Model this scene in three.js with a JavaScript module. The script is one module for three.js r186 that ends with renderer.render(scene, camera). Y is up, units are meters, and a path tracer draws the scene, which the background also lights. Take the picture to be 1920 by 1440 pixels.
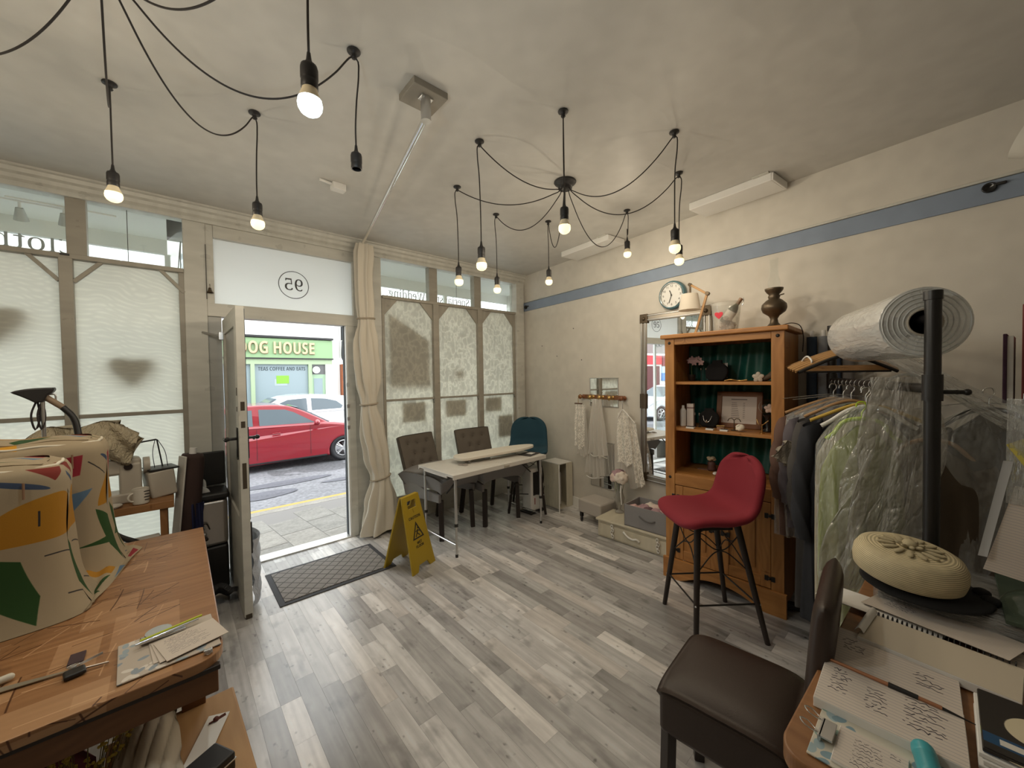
import * as THREE from 'three';
import { RoundedBoxGeometry } from 'three/addons/geometries/RoundedBoxGeometry.js';
import { mergeGeometries, mergeVertices } from 'three/addons/utils/BufferGeometryUtils.js';
import { TextGeometry } from 'three/addons/geometries/TextGeometry.js';
import { FontLoader } from 'three/addons/loaders/FontLoader.js';
import { RectAreaLightUniformsLib } from 'three/addons/lights/RectAreaLightUniformsLib.js';

// ---------- camera, sky, exposure ----------
const scene = new THREE.Scene();
const renderer = new THREE.WebGLRenderer({ antialias: true });
renderer.toneMapping = THREE.LinearToneMapping;
renderer.toneMappingExposure = 1.0;
renderer.shadowMap.enabled = true;
RectAreaLightUniformsLib.init();
const V = (x, y, z) => new THREE.Vector3(x, y, z);
const rad = THREE.MathUtils.degToRad;
const camera = new THREE.PerspectiveCamera(90, 4 / 3, 0.02, 200);
{
  const [cy, sy, cp, sp, cr, sr] = [41.51, 1.30, -0.90].flatMap((a) => [Math.cos(rad(a)), Math.sin(rad(a))]);
  const ry = new THREE.Matrix3().set(cy, 0, -sy, 0, 1, 0, sy, 0, cy);
  const rp = new THREE.Matrix3().set(1, 0, 0, 0, cp, -sp, 0, sp, cp);
  const rr = new THREE.Matrix3().set(cr, -sr, 0, sr, cr, 0, 0, 0, 1);
  const e = rr.multiply(rp.multiply(ry)).elements;                    // column-major; axes: x right, y down, z ahead
  const row = (i) => V(e[i], -e[i + 3], -e[i + 6]);
  const m = new THREE.Matrix4().makeBasis(row(0), row(1).negate(), row(2).negate());
  camera.quaternion.setFromRotationMatrix(m);
  camera.position.set(0, 1.5, 0);
}
const SKY = 4.0;
scene.background = new THREE.Color().setRGB(0.96 * SKY, 1.0 * SKY, 1.02 * SKY);   // even overcast
const WARM = new THREE.Color().setRGB(1.0, 0.85, 0.64), COOL = new THREE.Color().setRGB(0.82, 0.95, 1.0);
const BULB = 0.43;                                                    // candela-like strength of one warm bulb

// ---------- helpers ----------
let seed = 12345;
const rnd = (a = 1, b) => { seed = (seed + 0x6d2b79f5) | 0; let t = Math.imul(seed ^ (seed >>> 15), 1 | seed); t = (t + Math.imul(t ^ (t >>> 7), 61 | t)) ^ t; const r = ((t ^ (t >>> 14)) >>> 0) / 4294967296; return b === undefined ? r * a : a + r * (b - a); };
const used = new Map();
const numbered = (n) => { const k = used.get(n) || 0; used.set(n, k + 1); return k ? n + '_' + String(k).padStart(3, '0') : n; };
const lin = (r, g, b) => new THREE.Color().setRGB(r, g, b);
function mat(c, rough = 0.7, o = {}) {
  const color = Array.isArray(c) ? lin(...c) : new THREE.Color(c);
  return new THREE.MeshPhysicalMaterial({ color, roughness: rough, ...o });
}
const sh = (m) => { m.castShadow = m.receiveShadow = true; return m; };
function mesh(name, geo, material, parent) {                          // one part (or a one-mesh thing when parent is the scene)
  const g = Array.isArray(geo) ? merge(geo) : geo;
  const m = sh(new THREE.Mesh(g, material)); m.name = parent === scene ? numbered(name) : name; parent.add(m); return m;
}
function tag(o, label, category, group, kind) { if (label) o.userData.label = label; if (category) o.userData.category = category; if (group) o.userData.group = group; if (kind) o.userData.kind = kind; return o; }
function thing(name, label, category, p = [0, 0, 0], turn = 0, group) {
  const g = new THREE.Group(); g.name = numbered(name); g.position.set(...p); g.rotation.y = turn; scene.add(g);
  return tag(g, label, category, group);
}
function structure(name, p = [0, 0, 0], turn = 0, label) { const g = new THREE.Group(); g.name = name; g.position.set(...p); g.rotation.y = turn; scene.add(g); g.userData.kind = 'structure'; if (label) g.userData.label = label; return g; }
function merge(list) {
  return mergeGeometries(list.map((g) => { const n = g.index ? g.toNonIndexed() : g.clone(); for (const k of Object.keys(n.attributes)) if (!['position', 'normal', 'uv'].includes(k)) n.deleteAttribute(k); if (!n.attributes.uv) n.setAttribute('uv', new THREE.BufferAttribute(new Float32Array(n.attributes.position.count * 2), 2)); n.morphAttributes = {}; return n; }), false);
}
// uv in metres by the axis each face looks along; grain runs along u when along = 'x' etc.
function uvm(g, along = 'x', du = 0, dv = 0) {
  if (g.index) g = g.toNonIndexed();
  const p = g.attributes.position, n = new Float32Array(p.count * 2), a = V(0, 0, 0), b = V(0, 0, 0), c = V(0, 0, 0);
  for (let i = 0; i < p.count; i += 3) {
    a.fromBufferAttribute(p, i); b.fromBufferAttribute(p, i + 1); c.fromBufferAttribute(p, i + 2);
    const m = b.clone().sub(a).cross(c.clone().sub(a)); const ax = Math.abs(m.x), ay = Math.abs(m.y), az = Math.abs(m.z);
    const drop = ax >= ay && ax >= az ? 'x' : ay >= az ? 'y' : 'z'; let [q, r] = ['x', 'y', 'z'].filter((k) => k !== drop);
    if (r === along) [q, r] = [r, q];
    [a, b, c].forEach((v, k) => { n[(i + k) * 2] = v[q] + du; n[(i + k) * 2 + 1] = v[r] + dv; });
  }
  g.setAttribute('uv', new THREE.BufferAttribute(n, 2)); return g;
}
const box = (w, h, d, x = 0, y = 0, z = 0, r = 0.003) => { const k = Math.min(r, w / 2.2, h / 2.2, d / 2.2); return (k > 0.0006 ? new RoundedBoxGeometry(w, h, d, 1, k) : new THREE.BoxGeometry(w, h, d)).translate(x, y, z); };
const bx = (x0, x1, y0, y1, z0, z1, r = 0.003) => box(Math.abs(x1 - x0), Math.abs(y1 - y0), Math.abs(z1 - z0), (x0 + x1) / 2, (y0 + y1) / 2, (z0 + z1) / 2, r);
const cyl = (r0, r1, h, x = 0, y = 0, z = 0, s = 20) => new THREE.CylinderGeometry(r1, r0, h, s).translate(x, y + h / 2, z);   // base at y
const ball = (r, x = 0, y = 0, z = 0, s = 16) => new THREE.SphereGeometry(r, s, Math.ceil(s * 0.7)).translate(x, y, z);
const lathe = (pts, s = 28) => new THREE.LatheGeometry(pts.map(([r, y]) => new THREE.Vector2(r, y)), s);
const tube = (pts, r, n = 32, k = 7, closed = false) => new THREE.TubeGeometry(new THREE.CatmullRomCurve3(pts.map((p) => (p.isVector3 ? p : V(...p))), closed, 'centripetal'), n, r, k, closed);
const bar = (a, b, r, s = 10, r2 = r) => { const A = V(...a), B = V(...b), d = B.clone().sub(A), g = new THREE.CylinderGeometry(r2, r, d.length(), s); g.applyQuaternion(new THREE.Quaternion().setFromUnitVectors(V(0, 1, 0), d.clone().normalize())); const c = A.add(B).multiplyScalar(0.5); return g.translate(c.x, c.y, c.z); };
const beam = (a, b, w, h) => { const A = V(...a), B = V(...b), d = B.clone().sub(A), g = new RoundedBoxGeometry(w, d.length(), h, 1, Math.min(w, h) * 0.12); g.applyQuaternion(new THREE.Quaternion().setFromUnitVectors(V(0, 1, 0), d.clone().normalize())); const c = A.add(B).multiplyScalar(0.5); return g.translate(c.x, c.y, c.z); };
const poly = (pts) => { const s = new THREE.Shape(); pts.forEach(([x, y], i) => (i ? s.lineTo(x, y) : s.moveTo(x, y))); s.closePath(); return s; };
const ext = (shape, depth, bevel = 0, seg = 12) => new THREE.ExtrudeGeometry(shape, { depth, bevelEnabled: bevel > 0, bevelSize: bevel, bevelThickness: bevel, bevelSegments: 2, curveSegments: seg });
// a surface from f(u, v) -> [x, y, z]
function sheet(f, nu = 20, nv = 20) {
  const g = new THREE.PlaneGeometry(1, 1, nu, nv), p = g.attributes.position, t = g.attributes.uv;
  for (let i = 0; i < p.count; i++) p.setXYZ(i, ...f(t.getX(i), t.getY(i)));
  g.computeVertexNormals(); return g;
}
// a sheet with thickness
function slab(f, thick, nu = 20, nv = 20) {
  const a = sheet(f, nu, nv), p = a.attributes.position, n = a.attributes.normal, b = a.clone(), q = b.attributes.position;
  for (let i = 0; i < p.count; i++) q.setXYZ(i, p.getX(i) - n.getX(i) * thick, p.getY(i) - n.getY(i) * thick, p.getZ(i) - n.getZ(i) * thick);
  const ix = [...a.index.array], iy = [...b.index.array], c = p.count, pos = [...p.array, ...q.array], uv = [...a.attributes.uv.array, ...b.attributes.uv.array], all = [...ix];
  for (let i = 0; i < iy.length; i += 3) all.push(iy[i] + c, iy[i + 2] + c, iy[i + 1] + c);
  const W = nu + 1, edge = [];
  for (let i = 0; i < nu; i++) { edge.push([i + 1, i], [nv * W + i, nv * W + i + 1]); }
  for (let j = 0; j < nv; j++) { edge.push([j * W, (j + 1) * W], [(j + 1) * W + nu, j * W + nu]); }
  for (const [s, e] of edge) all.push(s, e, e + c, s, e + c, s + c);
  const g = new THREE.BufferGeometry(); g.setAttribute('position', new THREE.Float32BufferAttribute(pos, 3)); g.setAttribute('uv', new THREE.Float32BufferAttribute(uv, 2)); g.setIndex(all); g.computeVertexNormals(); return g;
}
// a padded sheet whose two faces meet in a rounded rim
function padded(f, thick, nu = 24, nv = 24) {
  const wp = (x) => 0.5 - 0.5 * Math.cos(Math.PI * x), a = sheet((u, v) => f(wp(u), wp(v)), nu, nv), p = a.attributes.position, n = a.attributes.normal, t = a.attributes.uv, b = a.clone(), q = b.attributes.position;
  for (let i = 0; i < p.count; i++) { const k = thick * Math.sqrt(Math.max(0, 1 - Math.pow(Math.abs(2 * wp(t.getX(i)) - 1), 10))) * Math.sqrt(Math.max(0, 1 - Math.pow(Math.abs(2 * wp(t.getY(i)) - 1), 16))); const [x, y, z] = [p.getX(i), p.getY(i), p.getZ(i)], [nx, ny, nz] = [n.getX(i), n.getY(i), n.getZ(i)]; p.setXYZ(i, x + nx * k / 2, y + ny * k / 2, z + nz * k / 2); q.setXYZ(i, x - nx * k / 2, y - ny * k / 2, z - nz * k / 2); }
  const ib = [...b.index.array]; for (let i = 0; i < ib.length; i += 3) [ib[i + 1], ib[i + 2]] = [ib[i + 2], ib[i + 1]]; b.setIndex(ib);
  a.deleteAttribute('normal'); b.deleteAttribute('normal'); const g = mergeVertices(mergeGeometries([a, b]).deleteAttribute('uv'), 1e-5); g.computeVertexNormals(); return g;
}
// ---------- noise and textures ----------
const hash = (x, y, s) => { let h = Math.imul(x, 374761393) ^ Math.imul(y, 668265263) ^ Math.imul(s, 974711); h = Math.imul(h ^ (h >>> 13), 1274126177); return ((h ^ (h >>> 16)) >>> 0) / 4294967296; };
const vn = (x, y, px, py, s) => { const ix = Math.floor(x), iy = Math.floor(y), fx = x - ix, fy = y - iy, u = fx * fx * (3 - 2 * fx), v = fy * fy * (3 - 2 * fy), w = (a, b) => hash(((a % px) + px) % px, ((b % py) + py) % py, s); return (w(ix, iy) * (1 - u) + w(ix + 1, iy) * u) * (1 - v) + (w(ix, iy + 1) * (1 - u) + w(ix + 1, iy + 1) * u) * v; };
const fbm = (u, v, fx, fy, oct = 4, s = 1) => { let a = 0.5, t = 0, n = 0; for (let i = 0; i < oct; i++) { t += a * vn(u * fx, v * fy, fx, fy, s + i); n += a; a *= 0.5; fx *= 2; fy *= 2; } return t / n; };
function tex(w, h, f, srgb = true, repeat) {
  const d = new Uint8Array(w * h * 4), cl = (x) => Math.max(0, Math.min(255, Math.round(x * 255)));
  for (let j = 0; j < h; j++) for (let i = 0; i < w; i++) { let c = f((i + 0.5) / w, (j + 0.5) / h); if (!Array.isArray(c)) c = [c, c, c]; const k = (j * w + i) * 4; d[k] = cl(c[0]); d[k + 1] = cl(c[1]); d[k + 2] = cl(c[2]); d[k + 3] = c[3] === undefined ? 255 : cl(c[3]); }
  const t = new THREE.DataTexture(d, w, h); t.magFilter = t.minFilter = THREE.LinearFilter; t.wrapS = t.wrapT = THREE.RepeatWrapping; if (srgb) t.colorSpace = THREE.SRGBColorSpace; if (repeat) t.repeat.set(...repeat); t.needsUpdate = true; return t;
}
function canvas(w, h, draw, srgb = true, repeat) {
  const c = document.createElement('canvas'); c.width = w; c.height = h; draw(c.getContext('2d'), w, h);
  const t = new THREE.CanvasTexture(c); t.colorSpace = srgb ? THREE.SRGBColorSpace : THREE.NoColorSpace; t.wrapS = t.wrapT = THREE.RepeatWrapping; t.magFilter = THREE.LinearFilter; if (repeat) t.repeat.set(...repeat); return t;
}
const woodTex = (base, dark, fx, fy, s, w = 512, h = 512, knots = 0) => tex(w, h, (u, v) => {
  let vv = v, k = 0; for (let i = 0; i < knots; i++) { const kx = hash(i, 1, s), ky = hash(i, 2, s), dx = (u - kx) * 3.5, dy = (v - ky); const r = Math.sqrt(dx * dx + dy * dy); vv += 0.025 * Math.exp(-r * r * 500) * Math.sign(dy); k = Math.max(k, Math.exp(-r * r * 5200)); }
  const g = fbm(u, vv, fx, fy, 4, s), ring = 0.5 + 0.5 * Math.sin((vv * 26 + fbm(u, vv, 2, 5, 3, s + 9) * 7) * 6.283), t = Math.min(1, 0.55 * g + 0.28 * ring * fbm(u, v, 3, 12, 2, s + 4) + k * 0.9);
  return base.map((b, c) => b + (dark[c] - b) * t);
});
const T = {};
T.plaster = tex(512, 512, (u, v) => 0.5 + 0.5 * (fbm(u, v, 6, 6, 5, 3) - 0.5) + 0.12 * (fbm(u, v, 60, 60, 2, 5) - 0.5), false, [0.6, 0.6]);
T.ceil = tex(512, 512, (u, v) => { const t = fbm(u, v, 3, 10, 5, 31); const ridge = Math.pow(1 - Math.abs(fbm(u, v, 4, 7, 4, 8) * 2 - 1), 6); return 0.4 * t + 0.25 * ridge; }, false, [0.4, 0.4]);
T.mottle = tex(512, 512, (u, v) => { const t = 0.93 + 0.09 * (fbm(u, v, 3, 3, 5, 11) - 0.5) + 0.05 * (fbm(u, v, 40, 40, 2, 12) - 0.5); return [t, t, t * 0.995]; }, true, [0.35, 0.35]);
T.paint = tex(256, 512, (u, v) => { const t = 0.92 + 0.12 * (fbm(u, v, 20, 4, 4, 21) - 0.5); const chip = fbm(u, v, 14, 14, 4, 23) > 0.76 ? 0.94 : 1; return [t * chip, t * chip, t * chip * 0.98]; }, true, [1, 1]);
T.grain = tex(512, 1024, (u, v) => {                                   // grey laminate: weathered grain along v, 1 unit = 1 m
  let t = 0.93 + 0.20 * (fbm(u, v, 70, 4, 4, 41) - 0.5) + 0.22 * (fbm(u, v, 9, 6, 5, 42) - 0.5); const worn = fbm(u, v, 16, 9, 4, 45); if (worn > 0.6) t -= (worn - 0.6) * 0.55; const knot = fbm(u, v, 34, 22, 3, 43); if (knot > 0.8) t -= (knot - 0.8) * 2;
  return [t, t * 0.988, t * 0.975];
});
T.pine = woodTex([0.77, 0.55, 0.31], [0.50, 0.31, 0.14], 3, 40, 51, 512, 512, 5);
T.desk = woodTex([0.68, 0.51, 0.35], [0.47, 0.32, 0.20], 2, 60, 61, 512, 512, 0);
T.ply = woodTex([0.76, 0.61, 0.43], [0.58, 0.42, 0.26], 2, 30, 71, 512, 512, 3);
T.weave = tex(128, 128, (u, v) => { const a = Math.sin(u * 6.283 * 32), b = Math.sin(v * 6.283 * 32); return 0.5 + 0.25 * (a * b) + 0.25 * (fbm(u, v, 32, 32, 2, 81) - 0.5); }, false, [12, 12]);
T.leather = tex(256, 256, (u, v) => { const c = fbm(u, v, 40, 40, 3, 91); return 0.5 + 0.5 * (Math.abs(c - 0.5) * 2); }, false, [5, 5]);
T.crinkle = tex(512, 512, (u, v) => { const a = Math.pow(1 - Math.abs(fbm(u, v, 5, 3, 4, 101) * 2 - 1), 3), b = Math.pow(1 - Math.abs(fbm(u, v, 9, 4, 4, 103) * 2 - 1), 4); return 0.6 * a + 0.5 * b; }, false, [2.5, 2]);
T.asphalt = tex(512, 512, (u, v) => { const t = 0.80 + 0.14 * (fbm(u, v, 4, 4, 5, 111) - 0.5) + 0.3 * (fbm(u, v, 120, 120, 2, 112) - 0.5) - (fbm(u, v, 5, 3, 4, 113) > 0.66 ? 0.16 : 0); return [t, t, t * 1.01]; }, true, [0.25, 0.25]);
T.stone = tex(256, 256, (u, v) => { const t = 0.88 + 0.2 * (fbm(u, v, 5, 8, 4, 121) - 0.5) + 0.15 * (fbm(u, v, 60, 60, 2, 122) - 0.5); return [t, t * 0.99, t * 0.96]; }, true, [1, 1]);
T.moire = tex(512, 512, (u, v) => { const w = fbm(u, v, 3, 4, 3, 131), q = Math.sin((v * 34 + w * 9) * 6.283) * 0.5 + 0.5, p = Math.sin((u * 9 + v * 40 + fbm(u, v, 4, 3, 3, 133) * 8) * 6.283) * 0.5 + 0.5; const t = 0.88 + 0.045 * q * p + 0.06 * (fbm(u, v, 6, 5, 3, 135) - 0.5); return [t, t, t * 0.97]; }, true, [0.9, 0.9]);
T.ripple = tex(512, 512, (u, v) => { const a = fbm(u, v, 26, 18, 3, 141), b = Math.pow(1 - Math.abs(a * 2 - 1), 4), t = 0.86 + 0.09 * b + 0.10 * (fbm(u, v, 4, 4, 3, 143) - 0.5); return [t, t, t * 0.985]; }, true, [0.9, 0.9]);
T.lace = tex(256, 256, (u, v) => { const a = fbm(u, v, 12, 12, 3, 151), n = Math.abs(Math.sin(u * 6.283 * 40) * Math.sin(v * 6.283 * 40)); const t = a > 0.5 ? 0.95 : 0.35 + 0.35 * n; return [0.95, 0.94, 0.92, t]; }, true, [4, 4]);
// ---------- shared materials ----------
const K = {};
K.wall = mat([0.74, 0.70, 0.635], 0.85, { map: T.mottle, bumpMap: T.plaster, bumpScale: 0.0012 });
K.ceiling = mat([0.68, 0.665, 0.63], 0.5, { map: T.mottle, bumpMap: T.ceil, bumpScale: 0.006 });
K.paint = mat([0.70, 0.69, 0.66], 0.42, { map: T.paint });
K.paintGrey = mat([0.46, 0.455, 0.44], 0.35, { map: T.paint });
K.frame = mat([0.41, 0.38, 0.335], 0.5, { map: T.paint });
K.black = mat([0.016, 0.015, 0.015], 0.45);
K.blackGloss = mat([0.012, 0.012, 0.013], 0.2);
K.cord = mat([0.03, 0.026, 0.024], 0.8);
K.white = mat([0.78, 0.77, 0.74], 0.45);
K.whitePlastic = mat([0.74, 0.73, 0.70], 0.35);
K.steel = mat([0.62, 0.62, 0.62], 0.32, { metalness: 1 });
K.chrome = mat([0.80, 0.80, 0.80], 0.12, { metalness: 1 });
K.brass = mat([0.55, 0.36, 0.14], 0.35, { metalness: 1 });
K.bronze = mat([0.105, 0.078, 0.05], 0.42, { metalness: 0.6 });
K.glass = mat([0.97, 0.99, 0.98], 0.02, { transmission: 1, thickness: 0, ior: 1.5 });
K.clear = mat([0.96, 0.98, 0.97], 0.04, { transmission: 1, thickness: 0, ior: 1.45 });
K.mirror = mat([0.90, 0.91, 0.91], 0.01, { metalness: 1 });
K.voile = mat([0.95, 0.945, 0.90], 1, { transmission: 0.47, thickness: 0, map: T.moire });
K.film = mat([0.95, 0.94, 0.89], 0.96, { transmission: 0.62, thickness: 0, map: T.ripple, specularIntensity: 0.4 });
K.frost = mat([0.92, 0.935, 0.92], 0.95, { transmission: 0.74, thickness: 0 });
K.pine = mat([1, 1, 1], 0.45, { map: T.pine });
K.deskWood = mat([1, 1, 1], 0.38, { map: T.desk });
K.ply = mat([1, 1, 1], 0.55, { map: T.ply });
K.poly = mat([0.93, 0.94, 0.93], 0.08, { transmission: 0.80, thickness: 0, ior: 1.6, bumpMap: T.crinkle, bumpScale: 0.014 });
K.paper = mat([0.80, 0.78, 0.75], 0.8);
K.darkWood = mat([0.022, 0.014, 0.011], 0.4);
K.red = mat([0.30, 0.015, 0.02], 0.5);
const FONT = {};
for (const [k, f] of Object.entries({ sans: 'sans_bold', serif: 'serif_regular', serifb: 'serif_bold', reg: 'sans_regular' })) FONT[k] = await new FontLoader().loadAsync('fonts/droid/droid_' + f + '.typeface.json');
// letters lying in the xy plane, centred, front towards +z
function letters(text, size, depth = 0.002, font = 'serif', wide = 1) { const g = new TextGeometry(text, { font: FONT[font], size, depth, curveSegments: 4, bevelEnabled: false }); g.computeBoundingBox(); const b = g.boundingBox; return g.translate(-(b.min.x + b.max.x) / 2, -(b.min.y + b.max.y) / 2, 0).scale(wide, 1, 1); }

// ---------- the room ----------
const CEIL = 2.80, ZF = -3.70, XL = -3.4, ZB = 3.0, WA = rad(5.54), CX = 3.513;     // right wall leans 5.5 degrees off square
const wallX = (z) => CX - Math.tan(WA) * (z - ZF);
const RW = (s, y, off = 0) => [CX - Math.sin(WA) * s - Math.cos(WA) * off, y, ZF + Math.cos(WA) * s - Math.sin(WA) * off];   // a point on the right wall: s along it from the corner, off into the room
const RWT = -Math.PI / 2 + -WA;                                         // turn that makes local +z look into the room, local +x run back to the corner
{
  const floor = structure('floor');
  mesh('subfloor', bx(XL - 0.2, CX + 0.3, -0.16, -0.003, ZF - 0.06, ZB + 0.2, 0), mat([0.2, 0.19, 0.18], 0.9), floor);
  const tones = [[0.66, 0.66, 0.67], [0.58, 0.585, 0.595], [0.48, 0.48, 0.485], [0.38, 0.38, 0.385], [0.84, 0.83, 0.83], [0.54, 0.54, 0.55], [0.68, 0.66, 0.65], [0.74, 0.74, 0.75], [0.44, 0.435, 0.44]].map((c) => mat(c, 0.26, { map: T.grain, ior: 1.62 }));
  const W = 0.0845, lens = [0.26, 0.4, 0.54, 0.7], cache = new Map();
  const plankGeo = (L, k) => { const key = L + '/' + k; if (!cache.has(key)) cache.set(key, uvm(new THREE.BoxGeometry(W - 0.0006, 0.003, L - 0.0006).translate(0, -0.0015, 0), 'x', k * 0.173, k * 0.377)); return cache.get(key); };
  const near = [], rest = new Map();
  for (let i = -40; i < 50; i++) {
    const x = 0.0375 + i * W; let z = ZF - 0.05, first = [0.14, 0.26, 0.4, 0.54][Math.floor(rnd(4))];
    while (z < ZB) {
      const L = first || lens[Math.floor(rnd(lens.length))], t = Math.floor(rnd(tones.length)), k = Math.floor(rnd(5)), zc = z + L / 2; z += L; first = 0;
      if (zc - L / 2 < ZF - 0.06 || x < XL || x > wallX(zc) + 0.02) continue;
      const ahead = 0.6626 * x - 0.749 * zc, side = 0.749 * x + 0.6626 * zc;
      const vis = ahead > 0.75 && Math.abs(side) < ahead * 1.3 && !(x < -0.1 && zc > -2.7) && !(x > 0.95 && zc > -0.15);
      (vis ? near : null)?.push([x, zc, L, t, k, ahead]); if (!vis) { if (!rest.has(t)) rest.set(t, []); rest.get(t).push(plankGeo(L, k).clone().translate(x, 0, zc)); }
    }
  }
  near.sort((a, b) => a[5] - b[5]);
  near.forEach(([x, zc, L, t, k], i) => {
    if (i < 300) { const m = mesh('plank', plankGeo(L, k), tones[t], floor); m.position.set(x, 0, zc); }
    else { if (!rest.has(t)) rest.set(t, []); rest.get(t).push(plankGeo(L, k).clone().translate(x, 0, zc)); }
  });
  console.log('planks in view', near.length);
  for (const [t, list] of rest) mesh('further_planks', list, tones[t], floor).userData.kind = 'stuff';
}
mesh('ceiling', uvm(bx(XL - 0.2, CX + 0.3, CEIL, CEIL + 0.16, ZF - 0.1, ZB + 0.2, 0)), K.ceiling, scene).userData.kind = 'structure';
mesh('wall_left', uvm(bx(XL - 0.2, XL, 0, CEIL, ZF - 0.1, ZB + 0.2, 0)), K.wall, scene).userData.kind = 'structure';
mesh('wall_back', uvm(bx(XL, CX + 0.2, 0, CEIL, ZB, ZB + 0.2, 0)), K.wall, scene).userData.kind = 'structure';
{ // right wall with the holes of old fixings
  const g = structure('wall_right', [CX, 0, ZF], -WA);                  // local +z runs along the wall towards the back, room at -x
  mesh('plaster', uvm(bx(0, 0.2, 0, CEIL, -0.1, 7.1, 0)), K.wall, g);
  for (const [s, y] of [[0.62, 1.72], [0.35, 1.86], [0.9, 2.02], [1.02, 1.66]]) mesh('screw_hole', cyl(0.006, 0.006, 0.004).rotateZ(Math.PI / 2).translate(0.002, y, s), K.black, g);
  const st = mesh('trim_1', uvm(bx(-0.012, 0, 2.336, 2.445, 0, 7, 0.002), 'z'), mat([0.28, 0.345, 0.46], 0.55, { map: T.mottle }), scene); st.position.set(CX, 0, ZF); st.rotation.y = -WA; st.userData.kind = 'structure'; st.userData.label = 'faded blue rail along the right wall';
  const rail = mesh('trim_2', uvm(bx(-0.02, 0, 2.447, 2.462, 0, 7, 0.003), 'z'), K.paint, scene); rail.position.set(CX, 0, ZF); rail.rotation.y = -WA; rail.userData.kind = 'structure';
  const bb = mesh('baseboard_right', uvm(bx(-0.018, 0, 0, 0.10, 0, 7, 0.004), 'z'), K.white, scene); bb.position.set(CX, 0, ZF); bb.rotation.y = -WA; bb.userData.kind = 'structure';
}
// front wall: solid parts
{
  const g = structure('wall_front');
  const P = (n, ...a) => mesh(n, uvm(bx(...a), 'y'), K.paint, g);
  P('header', XL, CX, 2.69, CEIL, ZF - 0.12, ZF, 0);
  P('post', 0.085, 0.215, 0, 2.69, ZF - 0.1, ZF);
  P('post', 0.215, 0.262, 2.085, 2.69, ZF - 0.1, ZF - 0.012);
  mesh('panel', uvm(bx(0.215, 0.300, 0, 1.99, ZF - 0.09, ZF - 0.02), 'y'), K.paintGrey, g);
  P('transom_head', 0.262, 1.34, 2.585, 2.69, ZF - 0.1, ZF - 0.006);
  P('lintel', 0.215, 1.34, 1.985, 2.085, ZF - 0.1, ZF);
  P('jamb', 1.235, 1.30, 0, 1.985, ZF - 0.1, ZF);
  P('pier', 1.30, 1.575, 0, 2.69, ZF - 0.1, ZF - 0.01);
  P('riser', 1.575, 3.35, 0, 0.27, ZF - 0.1, ZF - 0.03);
  P('riser', XL, 0.085, 0, 0.27, ZF - 0.1, ZF - 0.03);
  P('corner_post', 3.346, 3.475, 0, 2.69, ZF - 0.1, ZF + 0.03);
  P('corner_fillet', 3.475, CX + 0.12, 0, CEIL, ZF - 0.1, ZF - 0.002);
  mesh('threshold', uvm(bx(0.30, 1.24, -0.02, 0.012, ZF - 0.13, ZF + 0.005, 0.004)), mat([0.6, 0.6, 0.58], 0.3, { metalness: 0.6 }), g);
  const c = mesh('trim_3', uvm(ext(poly([[0, 0], [0.055, 0], [0.055, 0.012], [0.04, 0.018], [0.034, 0.04], [0.018, 0.052], [0.014, 0.075], [0, 0.09]].map(([a, b]) => [a, -b])), CX - XL).rotateY(-Math.PI / 2).translate(CX, CEIL, ZF), 'x'), K.paint, scene); c.userData.kind = 'structure'; c.userData.label = 'moulded cornice where shopfront meets ceiling';
  const b2 = mesh('trim_4', uvm(bx(XL, CX - 0.04, 2.675, 2.70, ZF - 0.01, ZF + 0.018, 0.004)), K.paint, scene); b2.userData.kind = 'structure';
}
// ---------- windows of the shopfront ----------
function brace(g, x, y, sx, size, solid) {                              // corner piece under a transom bar
  if (solid) mesh('spandrel', uvm(ext(poly([[0, 0], [sx * size, 0], [0, -size * 1.15]]), 0.02).translate(x, y, ZF - 0.03)), K.frame, g);
  else mesh('brace', uvm(beam([x + sx * size, y + 0.01, ZF - 0.012], [x, y - size * 1.1, ZF - 0.012], 0.022, 0.026)), K.frame, g);
}
function heart(r, d) { const s = new THREE.Shape(); s.moveTo(0, -r); s.bezierCurveTo(-r * 0.5, -r * 0.5, -r * 1.1, 0, -r * 1.05, r * 0.45); s.bezierCurveTo(-r, r * 0.95, -r * 0.25, r * 0.95, 0, r * 0.55); s.bezierCurveTo(r * 0.25, r * 0.95, r, r * 0.95, r * 1.05, r * 0.45); s.bezierCurveTo(r * 1.1, 0, r * 0.5, -r * 0.5, 0, -r); return ext(s, d, d * 0.4).translate(0, 0, -d / 2); }
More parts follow.
